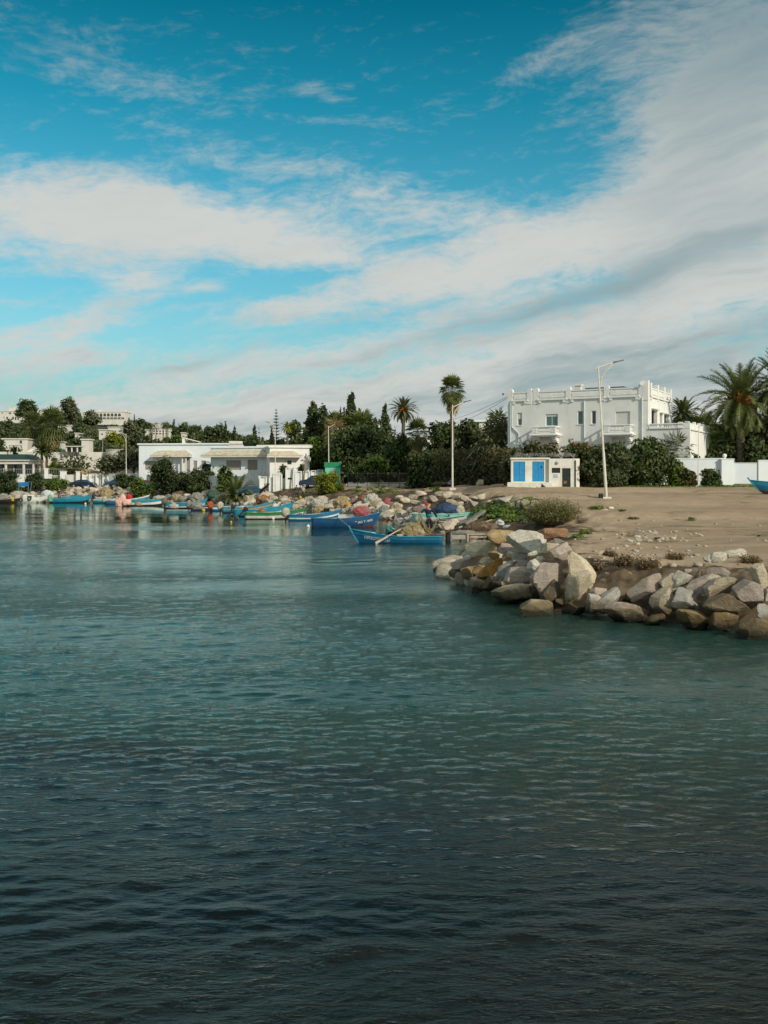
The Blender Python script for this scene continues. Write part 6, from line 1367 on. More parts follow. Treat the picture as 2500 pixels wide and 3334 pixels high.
for a in [(322, 352, 1401, 1426, 300, 4, 'white cube house below the hotel'), (352, 393, 1392, 1412, 330, 6, 'cream flat roofed house with one window below the hotel'), (188, 222, 1386, 1403, 380, 6, 'white stepped house between the big grey tree and the palms'), (116, 136, 1336, 1348, 500, 5, 'pale hilltop house right of the pine'),
          (404, 424, 1376, 1391, 500, 5, 'low white annex at the right end of the hotel'), (493, 520, 1379, 1395, 520, 5, 'pinkish hilltop block behind the thin palms'), (545, 556, 1405, 1422, 420, 5, 'bluish white house right of the long pale block'), (590, 601, 1411, 1430, 300, 4, 'narrow white chimney like house above the tiled villa'), (244, 258, 1412, 1424, 330, 4, 'small pale house in the trees under the hotel'),
          (160, 196, 1440, 1452, 240, 4, 'low white balustraded house behind the dark palms'), (470, 483, 1400, 1412, 400, 4, 'tiny white house among the olive trees'), (150, 160, 1374, 1382, 430, 4, 'tiny white roof glimpsed behind the tall fan palm')]:
    house(*a[:5], a[5], M_HWHITE, a[6], base=.8, wins=[] if a[1]-a[0] < 25 else [((a[0]*2+a[1])/3-3, (a[0]*2+a[1])/3+3, (a[2]+a[3])/2-2, (a[2]+a[3])/2+3)])
house(493, 551, 1396, 1424, 430, 8, M_HWHITE, 'long pale three storey block with balconies on the hill', wins=[(498+i*10, 504+i*10, 1402+j*8, 1406+j*8) for i in range(5) for j in range(2)])
house(8, 88, 1431, 1462, 225, 8, M_HWHITE, 'white flat roofed house with porch above the green roofed pavilion', wins=[(62, 70, 1434, 1444)], rz=4)
pg = empty('pergola', P(30, 1472, 212), 0, 'pale wooden pergola frame on the terrace at left', 'pergola'); k = F/212; q = MB()
for x in (0, 25): q.box(x/k, x/k+.15, 0, .15, 0, 22/k); q.box(x/k, x/k+.15, 2, 2.15, 0, 22/k)
q.build('post', M_PALEWOOD, pg); MB().bbox(-.2, 28/k, -.2, 2.4, 22/k, 24/k, .03).build('roof', M_HWHITE, pg)
q = MB(); k = F/208; q.tube([(0, 0, 0), (1.25, 1, 1.2), (2.5, 0, 0)], .06, 6); q.tube([(0, 2, 0), (1.25, 1, 1.2), (2.5, 2, 0)], .06, 6); q.add([(0, 0, 0), (2.5, 0, 0), (2.5, 2, 0), (0, 2, 0), (1.25, 1, 1.15)], [(0, 1, 4), (1, 2, 4), (2, 3, 4), (3, 0, 4)]); o = q.build('skylight', M_HWHITE); o.location = P(86, 1472, 208); tag(o, 'white framed pyramid skylight beside the pergola', 'skylight')
# pavilion with dark green hipped roof
pv = empty('pavilion', P(-30, 1545, 203), 0, 'open pavilion with dark green hipped tile roof behind the railing at left', 'pavilion'); k = F/203; X = lambda u: (u+30)/k; Z = lambda v: (1545-v)/k
MB().add([(X(-60), -1, Z(1497)), (X(116), -1, Z(1497)), (X(116), 8, Z(1497)), (X(-60), 8, Z(1497)), (X(-40), 2.5, Z(1478)), (X(76), 2.5, Z(1478)), (X(76), 5, Z(1478)), (X(-40), 5, Z(1478))], [(0, 1, 5, 4), (1, 2, 6, 5), (2, 3, 7, 6), (3, 0, 4, 7), (4, 5, 6, 7), (3, 2, 1, 0)]).build('roof', M_GROOF, pv)
MB().bbox(X(-60), X(118), -1.1, 8, Z(1500.5), Z(1497)-.02, .03).bbox(X(-60), X(110), -.6, 7, Z(1511), Z(1500.5)-.004, .03).build('fascia', M_HWHITE, pv)
for u in (78, 110, 20, -20): MB().lathe([(.26, -1), (.26, Z(1512)-.3), (.34, Z(1512)-.004)], 12, (X(u), -.2, 0)).build('column', M_HWHITE, pv)
MB().box(X(-60), X(108), 2.5, 2.7, -1, Z(1511)-.02).build('glazing', M_DKGLASS, pv)
house(-40, 126, 1471, 1545, 213, 4, M_HWHITE, 'long cream parapet wall behind the green roofed pavilion', name='house', roof=False)
house(128, 332, 1472, 1545, 208, 8, M_HWHITE, 'plain white building behind the spiky dark shrub', roof=False, wins=[])
# rounded house
rh = empty('house', P(332, 1545, 205), 0, 'white house with a rounded bay left of the street lamp', 'house'); k = F/205; poly = [(8, 8), (0, 8)]+[(3.2-3.2*math.cos(R(90*i/8)), 3.2-3.2*math.sin(R(90*i/8))) for i in range(9)]+[(8, 0)]
MB().slab(poly, -3, (1545-1464)/k).build('wall', M_HWHITE, rh); MB().slab([(x*1.01-.03, y-.1) for x, y in poly], (1545-1464)/k+.003, (1545-1462)/k).build('roof', M_HWHITE, rh)
# white portico frame
po = empty('portico', P(213, 1472, 206), 0, 'white portico of square columns on the flat roof', 'portico'); k = F/206; q = MB()
for x in (0, 18, 36, 52): q.bbox(x/k, (x+4)/k, 0, .3, 0, 17/k, .02)
q.build('column', M_HWHITE, po); MB().bbox(-.2, 58/k, -.3, 1.2, 17/k+.003, 20/k, .03).build('beam', M_HWHITE, po); MB().box(0, 50/k, .8, .9, 0, 16.8/k).build('glazing', M_DKGLASS, po)
house(265, 290, 1433, 1472, 215, 3, M_HWHITE, 'white stair tower with a small top box behind the portico')
# tiled villas behind the garden wall
def tile_roof(parent, x0, x1, y0, y1, z0, z1, inset=.9):
    MB().add([(x0, y0, z0), (x1, y0, z0), (x1, y1, z0), (x0, y1, z0), (x0+inset, y1, z1), (x1-inset, y1, z1), (x0, y0, z0-.22), (x1, y0, z0-.22), (x1, y1, z0-.22), (x0, y1, z0-.22)], [(0, 1, 5, 4), (0, 4, 3), (1, 2, 5), (0, 6, 7, 1), (1, 7, 8, 2), (3, 9, 6, 0), (9, 8, 7, 6)]).build('tiled_canopy', M_TILE, parent)
    MB().bbox(x0-.05, x1+.05, y0-.08, y1, z0-.36, z0-.222, .02).build('eave', M_HWHITE, parent)
ha = house(452, 740, 1449, 1550, 176, 12, M_WHITESHADE, 'long white villa with a short tiled canopy, left of the two behind the garden wall', rz=-6, wins=[(472, 510, 1501, 1530), (634, 646, 1500, 1530), (660, 675, 1500, 1530), (610, 622, 1487, 1540)], wm=M_LATT); k = F/176; tile_roof(ha, (500-452)/k, (630-452)/k, -1.6, -.003, (1550-1482)/k, (1550-1467)/k, 1.0)
for u in (604, 616): MB().lathe([(.13, -3), (.13, (1550-1485)/k)], 8, ((u-452)/k, -1.2, 0)).build('column', M_HWHITE, ha)
hbv = house(686, 884, 1460, 1550, 158, 12, M_WHITESHADE, 'white villa with long weathered tile canopy behind the garden wall', rz=-14, wins=[(740, 791, 1499, 1530), (814, 848, 1498, 1530)], wm=M_LATT); k = F/158; tile_roof(hbv, -1.0, (900-686)/k, -1.6, -.003, (1550-1482)/k, (1550-1467)/k, 1.0)
hc = house(878, 1010, 1458, 1550, 152, 9, M_WHITE, 'sunlit end wing of the tiled villa, beside the cypress grove', rz=16, wins=[(936, 950, 1498, 1512)], wm=M_DKGLASS); k = F/152; tile_roof(hc, -.6, (978-878)/k, -1.3, -.003, (1550-1482)/k, (1550-1468)/k, 1.0)
MB().bbox((1002-878)/k, (1012-878)/k, -.5, -.003, (1550-1503)/k, (1550-1489)/k, .03).build('air_conditioner', M_OLDW, hc)
MB().bbox((820-686)/(F/158), (1000-686)/(F/158), 3, 9, (1550-1459)/(F/158), (1550-1448)/(F/158), .03).build('roof_room', M_HWHITE, hbv)
wt = MB().tube([(0, 0, 0), (2.3, 0, 0)], .36, 12).bbox(-.1, 2.4, -.2, .5, -.55, -.3, .02).build('solar_water_tank', M_HWHITE); wt.location = P(746, 1443, 172); tag(wt, 'cream horizontal water tank on the villa roof', 'water tank')
cpy = empty('roof_canopy', P(592, 1448, 186), 0, 'white flat canopy on thin posts above the left tiled villa', 'canopy'); k = F/186; MB().add([(0, 0, 1.3), (3.3, 0, .45), (3.3, 2, .45), (0, 2, 1.3), (0, 0, 1.45), (3.3, 0, .6), (3.3, 2, .6), (0, 2, 1.45)], [(3, 2, 1, 0), (4, 5, 6, 7), (0, 1, 5, 4), (1, 2, 6, 5), (2, 3, 7, 6), (3, 0, 4, 7)]).build('roof', M_HWHITE, cpy); MB().box(3.1, 3.2, .1, .2, -.5, .6).box(0, .5, .1, 1.5, -.5, 1.3).build('post', M_HWHITE, cpy)
# garden wall in front: plain stretch with railing, garage gate, panelled piers
long_wall('garden_wall', [(-300, 192), (0, 190), (168, 188.5)], 2.25, .3, M_WHITE, 'plain white garden wall at far left with railing on top')
rl = empty('railing', G(0, 190), 0, 'thin grey railing above the plain garden wall at far left', 'railing'); q = MB(); zz = 2.35
for i in range(60): q.box(-12+i*.42, -11.96+i*.42, 0, .04, zz, zz+.95)
q.box(-12, 12.4, 0, .05, zz+.93, zz+1.0); q.build('bar', M_METAL, rl)
for u in (12, 45, 78, 110): MB().box((u)/F*190-.03, (u)/F*190+.05, -.06, -.01, zz, zz+1.15).build('post', M_HWHITE, rl)
def gpier(u0, u1, d, h, label, m_=M_WHITE, cat='gate pier', group=None, name='gate_pier'):
    p = G((u0+u1)/2, d); w = (u1-u0)/F*d; e = empty(name, p, 0, label, cat, group); MB().bbox(-w/2, w/2, -.3, .3, -.5, h, .05).build('shaft', m_, e); MB().bbox(-w/2-.06, w/2+.06, -.36, .36, h+.003, h+.14, .03).build('cap', m_, e); return e
gpier(145, 156, 187.5, 3.2, 'tall white pier with a rounded head left of the slatted gate'); 
sg_ = empty('slatted_gate', G(164, 187), 0, 'low white slatted gate left of the garage entrance', 'gate'); q = MB()
for i in range(14): q.box(i*.13, i*.13+.06, 0, .03, .1, 2.0)
q.build('slat', M_HWHITE, sg_); MB().bbox(0, 1.8, -.03, -.002, 1.85, 2.0, .01).build('rail', M_HWHITE, sg_)
gpier(196, 216, 186.5, 2.7, 'broad battered white pier left of the garage gate'); gpier(248, 260, 185.5, 2.7, 'white pier right of the garage gate')
gg = empty('garage_gate', G(232, 186), 0, 'white garage gate below the brown arched canopy', 'gate'); MB().bbox(-1.0, 1.0, 0, .08, 0, 2.2, .02).build('panel', M_HWHITE, gg)
ac = MB(); n = 10; pts = [(-2.4*math.cos(math.pi*i/n), 2.7+.75*math.sin(math.pi*i/n)) for i in range(n+1)]; ac.prism(pts+[(x*.93, z-.12) for x, z in pts[::-1]], 0, 2.5); o = ac.build('arched_canopy', M_TARPBR); o.location = G(238, 187.5); tag(o, 'dark brown arched canopy over the garage gate', 'canopy')
o = MB().prism([(0, 0), (3.6, 0), (3.6, .35), (.4, .8), (0, .6)], 0, 3).build('canvas_roof', mat('tan_canvas', (.42, .30, .16), .9)); o.location = G(264, 187.5)+Vector((0, 0, 2.45)); tag(o, 'tan canvas carport roof behind the panelled wall', 'canopy')
for i in range(4): 
    d = 185-i*.5; u = 268+i*22; w = 20/F*d; p = G(u+9, d); e = empty('wall_bay', p, 0, 'sculpted white wall bay between the two dark blue cars', 'wall', 'sculpted bays of the garden wall'); MB().bbox(-w/2, w/2, 0, .2, -.5, 2.15, .03).build('panel', M_WHITE, e); MB().bbox(-w/2, -w/2+.3, -.15, -.003, -.5, 2.35, .04).bbox(w/2-.3, w/2, -.15, -.003, -.5, 2.35, .04).bbox(-w/2+.303, w/2-.303, -.1, -.003, 1.8, 2.2, .03).build('moulding', M_WHITE, e)
long_wall('garden_wall', [(356, 182), (480, 176), (600, 166), (720, 154), (845, 142.5)], 2.3, .3, M_WHITE, 'long middle stretch of white garden wall behind the green shrubs')
# tall panelled wall right of the palm bush
hts = [(845, 868, 2.25), (876, 888, 2.0), (888, 918, 2.2), (930, 957, 2.7), (960, 982, 2.05), (988, 1008, 2.0), (1012, 1030, 1.9), (1032, 1052, 1.9)]
for i, (a, b, hh) in enumerate(hts):
    d = 141.5; p = G((a+b)/2, d); w = (b-a)/F*d; e = empty('wall_bay', p, 0, ['white wall bay framing the person with the long black bag', 'narrow white wall bay left of the street lamp', 'white panelled bay right of the street lamp', 'tallest white wall bay, with a small letter slot', 'white bay left of the leaning wooden pole', 'white bay behind the dark car', 'white bay above the dark car roof', 'last white bay beside the green kiosk'][i], 'wall')
    MB().bbox(-w/2, w/2, 0, .25, -.5, hh, .04).build('panel', M_WHITE, e); q = MB(); q.bbox(-w/2-.05, -w/2+.18, -.15, -.003, -.5, hh+.1, .03).bbox(w/2-.18, w/2+.05, -.15, -.003, -.5, hh+.1, .03).bbox(-w/2-.05, w/2+.05, -.2, .3, hh+.103, hh+.22, .03).build('moulding', M_WHITE, e)
    if i == 3: MB().bbox(-.3, .3, -.03, -.002, 1.25, 1.5, .01).build('letter_slot', M_DARK, e)
long_wall('garden_wall', [(845, 142.3), (950, 142.3), (1056, 142.3)], 1.75, .2, M_WHITE, 'low white link wall running behind the panelled bays', coping=False)
# green kiosk
kd = 140; kp = G(1058, kd); kp.z = CAMH-(1574-HOR)/F*kd; kz = empty('kiosk', kp, R(4), 'mint green kiosk with darker green roof band', 'kiosk'); k = F/kd
MB().bbox(0, 50/k, 0, 2, -.5, 53/k, .02).build('wall', mat('mint_green_paint', (.16, .52, .36), .6, (.14, .48, .34), 2), kz); MB().bbox(-.12, 52/k, -.12, 2.1, 53/k+.003, 69/k, .02).build('roof', mat('green_sheet', (.012, .24, .10), .5, (.015, .20, .09), 2), kz); MB().bbox(20/k, 27/k, -.03, -.003, 37/k, 50/k, .01).build('notice', M_METAL, kz)
# iron fence on its low wall
long_wall('low_wall', [(1190, 132), (1300, 127), (1405, 121)], .6, .35, M_CREAM, 'low cream wall carrying the dark iron fence', coping=False)
fe = empty('iron_fence', G(1132, 134), 0, 'long dark iron railing in front of the big dark trees', 'fence'); A = G(1132, 135); B = G(1405, 121.3); q = MB(); n = 62; fe.location = A; hB = 1.75
for i in range(n+1):
    t = i/n; p = A.lerp(B, t)-A; p.z = (G(1132+273*t, 135+(121.3-135)*t).z-A.z)*.0+(B.z-A.z)*t; post = i % 8 == 0; w = .05 if post else .018
    q.box(p.x-w, p.x+w, p.y-w, p.y+w, p.z-.3, p.z+hB+(.15 if post else .08))
q.build('bar', M_IRON, fe); q = MB()
for z in (.45, hB-.05): q.tube([Vector((0, 0, z)), (B-A)+Vector((0, 0, z))], .03, 5)
q.build('rail', M_IRON, fe)
st_ = MB().bbox(0, 2.6, 0, .6, -.2, .25, .03).bbox(.3, 1.0, .1, .5, .253, .42, .02).bbox(1.4, 1.9, .1, .5, .253, .38, .02).build('block_stack', mat('grey_block', (.30, .33, .34), .9)); st_.location = Gv(1125, 1583); tag(st_, 'grey concrete blocks stacked left of the low cream wall', 'blocks')
bk = empty('bicycle', Gv(1168, 1582), 0, 'old grey bicycle propped against the iron fence', 'bicycle')
for x in (0, 1.05):
    V = []; q = MB(); n = 20; q.tube([(x+.32*math.cos(6.2832*i/n), 0, .33+.32*math.sin(6.2832*i/n)) for i in range(n+1)], .02, 5); 
    for i in range(6): a = math.pi*i/6; q.tube([(x-.31*math.cos(a), 0, .33-.31*math.sin(a)), (x+.31*math.cos(a), 0, .33+.31*math.sin(a))], .005, 4)
    q.build('wheel', M_IRON, bk)
MB().tube([(0, 0, .33), (.4, 0, .33), (.25, 0, .85), (.85, 0, .85), (.4, 0, .33)], .018, 6).tube([(0, 0, .33), (.28, 0, .78)], .015, 6).tube([(1.05, 0, .33), (.85, 0, .85), (.82, 0, 1.02), (.95, -.2, 1.05)], .018, 6).bbox(.15, .38, -.06, .06, .88, .93, .02).build('frame', M_METAL, bk)
tk = empty('water_tank', G(1360, 122.5), 0, 'black upright water tank with white pipe and blue edge behind the iron fence', 'water tank'); MB().bbox(-.45, .55, 0, .7, 0, 1.75, .06).build('tank', M_DARK, tk); MB().bbox(.56, .66, -.05, .6, .1, 1.7, .02).build('blue_panel', P_BLUE, tk); MB().tube([(-.6, 0, .6), (-.6, 0, 1.75), (-.1, 0, 1.8), (.1, .1, 1.85)], .08, 7).ball((.15, .1, 1.9), .12, 8).build('pipe', P_WHITE, tk)
heap(1438, 1574, 34, 5, 112, N_BRN, 'low brown heap of garden rubbish in front of the hedge', 301, 'rubbish heap', 'rubbish_heap', .2, dep=.3); heap(1470, 1571, 12, 7, 111.5, mat('lilac_plastic', (.40, .36, .55), .6), 'lilac plastic bag beside the second street lamp', 302, 'bag', 'bag', .3)
o = MB().tube([(0, 0, -.3), (0, 0, 1.25)], .06, 7).tube([(0, 0, 1.0), (-.5, .1, .3)], .04, 6).build('marker_post', M_RED); o.location = Gv(1117, 1582); tag(o, 'short rust brown post right of the kiosk', 'post')
# ---- street lamps
M_LAMPP = mat('cream_lamp_post', (.60, .56, .46), .55, (.52, .48, .38), 4, stain=((.35, .25, .15), 3, .5)); M_LAMPH = mat('grey_lamp_head', (.10, .11, .12), .4, (.14, .15, .15), 4)
def lamp(base, top, arm, rad, label, brace=True, cross=0.0, basebox=True):
    """mast from base to top (world points); arm = vector to the tip of the lamp head"""
    e = empty('street_lamp', base, 0, label, 'street lamp', 'street lamps'); T = top-base
    MB().tube([(0, 0, -.3), T*.02, T*.35, T*.351, T], [rad*.72, rad*.68, rad*.55, rad*.46, rad*.30], 10).build('mast', M_LAMPP, e, True)
    a = Vector(arm); s = T*.985-a*cross if cross else T*.985
    m_ = MB(); m_.tube([s if cross else T*.97, T+a*.62], rad*.34, 7)
    if brace: m_.tube([T*.84+a*.03, T*.90+a*.10, T*.945+a*.25, T*.965+a*.42, T+a*.58-Vector((0, 0, .05))], rad*.28, 7)
    m_.build('arm', M_LAMPP, e)
    M = Matrix.Translation(T+a*.60) @ a.to_track_quat('X', 'Z').to_matrix().to_4x4(); L = a.length*.42
    MB().bbox(0, L*.25, -.10, .10, -.05, .06, .02, M).bbox(L*.25+.003, L, -.16, .16, -.03, .035, .015, M).build('lamp_head', M_LAMPH, e)
    if basebox: MB().bbox(-.3, .3, -.3, .3, -.2, .08, .02).build('base', M_OLDW, e)
    return e
L5 = Gv(1974, 1622); b5 = lamp(L5, Vector((P(1947, 1192, L5.y).x, L5.y, P(0, 1192, L5.y).z)), (1.78, 0, .42), .17, 'tall cream street lamp leaning left in the middle of the dirt lot', cross=.13)
MB().bbox(-.55, -.25, -.2, .1, -.05, .32, .04).build('cable_box', M_DARK, b5)
L4 = Gv(1473, 1592); lamp(L4, P(1473, 1318, L4.y), (1.75, 0, .42), .15, 'cream street lamp in front of the tall thin palm')
p = G(1071, 143); lamp(p, P(1069, 1387, 143), (1.6, -.2, .45), .15, 'bent street lamp rising behind the green kiosk', brace=False, basebox=False)
p = G(896, 140.8); lamp(p, P(896, 1384, 140.8), (-1.3, -.3, .5), .13, 'thin street lamp with left arm in front of the white wall bays')
p = G(411, 176); lamp(p, P(410, 1412, 176), (-1.5, -.2, .5), .15, 'street lamp at left between the olive trees', basebox=False)
p = G(2273, 89); lamp(p, P(2274, 1387, 89), (.45, 0, .35), .09, 'slim street lamp in front of the garden wall at right', brace=False)
o = MB().tube([(0, 0, -.3), (.45, 0, 4.7)], [.13, .09], 8).build('utility_pole', M_WOOD); o.location = G(986, 139); tag(o, 'leaning grey wooden pole in front of the white wall bays', 'pole')
o = MB().tube([(0, 0, -.3), (0, 0, 8.6)], [.07, .05], 7).build('utility_pole', M_METAL); o.location = G(334, 186); tag(o, 'thin grey pole at the edge of the rounded house', 'pole')
# overhead wires
for a, b, lb in (((1655, 1291), (1388, 1383), 'upper thin wire from the villa corner to the palms'), ((1655, 1294), (1440, 1388), 'lower thin wire from the villa corner to the palms')):
    A, B = P(*a, 102.9), P(*b, 135); ww = MB().tube([A.lerp(B, i/10)-A-Vector((0, 0, .5*math.sin(math.pi*i/10))) for i in range(11)], .018, 4).build('overhead_wire', M_IRON); ww.location = A; tag(ww, lb, 'wire')
# ---- cars
def car(loc, rz, pts, L, Wd, m_, label, glassx, wheels, r=.33, name='parked_car', cat='car', lights=True):
    """body from a side profile (x,z); greenhouse windows from glassx polygons"""
    e = empty(name, loc, rz, label, cat); NB = len(pts); V = []; rows = [(-Wd/2, .90, .0), (-Wd/2*.97, 1.0, .0), (-Wd/2*.90, 1.0, 1), (Wd/2*.90, 1.0, 1), (Wd/2*.97, 1.0, 0), (Wd/2, .90, 0)]
    belt = .92
    def ring(y, sh): return [Vector((x*(1 if z < belt else 1), y*(1 if z < belt else (1-.22*min(1, (z-belt)/.5))), z)) for x, z in pts]
    mb = MB(); A = ring(-Wd/2, 0); B = ring(Wd/2, 0); mb.add(A+B, [tuple(range(NB)), tuple(range(NB, 2*NB))[::-1]]+[(i, i+NB, (i+1) % NB+NB, (i+1) % NB) for i in range(NB)])
    body = mb.build('body', m_, e)
    for gp_ in glassx:
        g = MB()
        for sgn in (-1, 1):
            vs = [Vector((x, sgn*(Wd/2*(1-.22*min(1, max(0, (z-belt)/.5)))+.006), z)) for x, z in gp_]; g.add(vs, [tuple(range(len(vs)))])
        g.build('window', M_DKGLASS, e)
    for x in wheels:
        for sgn in (-1, 1):
            w = MB(); M = Matrix.Translation((x, sgn*(Wd/2-.08), r)) @ Matrix.Rotation(R(90), 4, 'X'); w.lathe([(r*.75, -.11), (r*.97, -.10), (r, -.05), (r, .05), (r*.97, .10), (r*.75, .11)], 18, M=M); wo = w.build('wheel', M_RUB, e); MB().lathe([(r*.62, -.115), (r*.62, .115)], 12, M=M).build('rim', M_METAL, wo)
    x0 = min(p_[0] for p_ in pts); x1 = max(p_[0] for p_ in pts)
    if lights:
        for sgn in (-1, 1): MB().bbox(x1-.28, x1-.02, sgn*Wd/2*.72-.22, sgn*Wd/2*.72+.255, .62, .76, .03).build('headlight', P_WHITE, e); MB().bbox(x0+.0, x0+.12, sgn*Wd/2*.8-.15, sgn*Wd/2*.8+.19, .72, .86, .02).build('tail_light', mat('tail_light_red', (.35, .02, .02), .3), e)
        MB().box(x1-.03, x1+.02, -.25, .25, .42, .53).build('number_plate', P_WHITE, e)
    return e
SED = [(-2.3, .32), (-2.33, .75), (-2.2, .98), (-1.5, 1.06), (-.75, 1.42), (.35, 1.45), (1.15, 1.02), (2.1, .86), (2.32, .62), (2.3, .3)]
SEDG = [[(-1.35, 1.04), (-.72, 1.37), (-.2, 1.39), (-.2, 1.02)], [(-.12, 1.02), (-.12, 1.39), (.32, 1.39), (1.0, 1.03)]]
SUV = [(-2.2, .38), (-2.25, 1.0), (-2.05, 1.55), (-1.7, 1.72), (.5, 1.72), (1.15, 1.2), (2.05, 1.05), (2.22, .8), (2.2, .36)]; SUVG = [[(-1.95, 1.15), (-1.7, 1.62), (-.5, 1.64), (-.5, 1.14)], [(-.4, 1.14), (-.4, 1.64), (.42, 1.63), (.95, 1.18)]]
C_NAVY = mat('navy_car_paint', (.010, .022, .05), .25, (.012, .025, .055), 1, spec=.7); C_BLUE = mat('steel_blue_car_paint', (.02, .07, .13), .3, spec=.6); C_TEAL = mat('teal_car_paint', (.03, .13, .17), .3, spec=.6); C_RED = mat('dull_red_car_paint', (.20, .035, .03), .4); C_BLK = mat('black_car_paint', (.012, .014, .018), .25, spec=.7)
car(G(271, 179.5), R(-8), SED, 4.6, 1.75, C_NAVY, 'navy sedan parked facing right in front of the white wall bays', SEDG, (-1.4, 1.4))
car(G(382, 178), R(180), SED, 4.6, 1.75, C_BLUE, 'steel blue car mostly hidden behind the round shrub', SEDG, (-1.4, 1.4)); car(G(158, 184), R(-4), SED, 4.6, 1.75, C_BLK, 'black car mostly hidden behind the domed green bush', SEDG, (-1.4, 1.4))
car(G(510, 170), R(180), SUV, 4.4, 1.8, C_TEAL, 'teal van behind the shrubs beside a red car', SUVG, (-1.4, 1.4)); car(G(478, 172), R(0), SED, 4.4, 1.7, C_RED, 'dull red car partly hidden by the bright green shrub', SEDG, (-1.4, 1.4))
car(G(1028, 137.5), R(180-6), SUV, 4.5, 1.85, C_NAVY, 'dark blue hatchback behind the yellow green bush', SUVG, (-1.4, 1.4)); car(G(826, 141), R(0), SED, 4.3, 1.7, C_BLUE, 'blue car glimpsed behind the palm bush', SEDG, (-1.4, 1.4))
# ================================================================== PEOPLE
def skinned(name, pts, edges, rad, m_, parent, sub=1, root=0, flat=None):
    me = bpy.data.meshes.new(name); me.from_pydata([tuple(p) for p in pts], edges, []); o = bpy.data.objects.new(name, me); col.objects.link(o)
    sk = o.modifiers.new('skin', 'SKIN'); sk.branch_smoothing = .6
    if not me.skin_vertices: me.skin_vertices.new() if hasattr(me.skin_vertices, 'new') else None
    for i, r in enumerate(rad):
        sv = me.skin_vertices[0].data[i]; sv.radius = (r, r) if not isinstance(r, tuple) else r; sv.use_root = (i == root)
    ss = o.modifiers.new('sub', 'SUBSURF'); ss.levels = sub; ss.render_levels = sub
    bpy.context.view_layer.update(); m2 = bpy.data.meshes.new_from_object(o.evaluated_get(bpy.context.evaluated_depsgraph_get())); bpy.data.objects.remove(o)
    m2.materials.clear(); m2.materials.append(m_); m2.polygons.foreach_set('use_smooth', [True]*len(m2.polygons)); return link(name, m2, parent)
SKIN = mat('skin', (.36, .20, .13), .6, (.32, .17, .11), 8); HAIR = mat('dark_hair', (.018, .014, .012), .8); GHAIR = mat('grey_hair', (.25, .24, .22), .8)
def cloth(name, c): return mat(name, c, .9, tuple(x*.75 for x in c), 6, bump=.5, bsc=9)
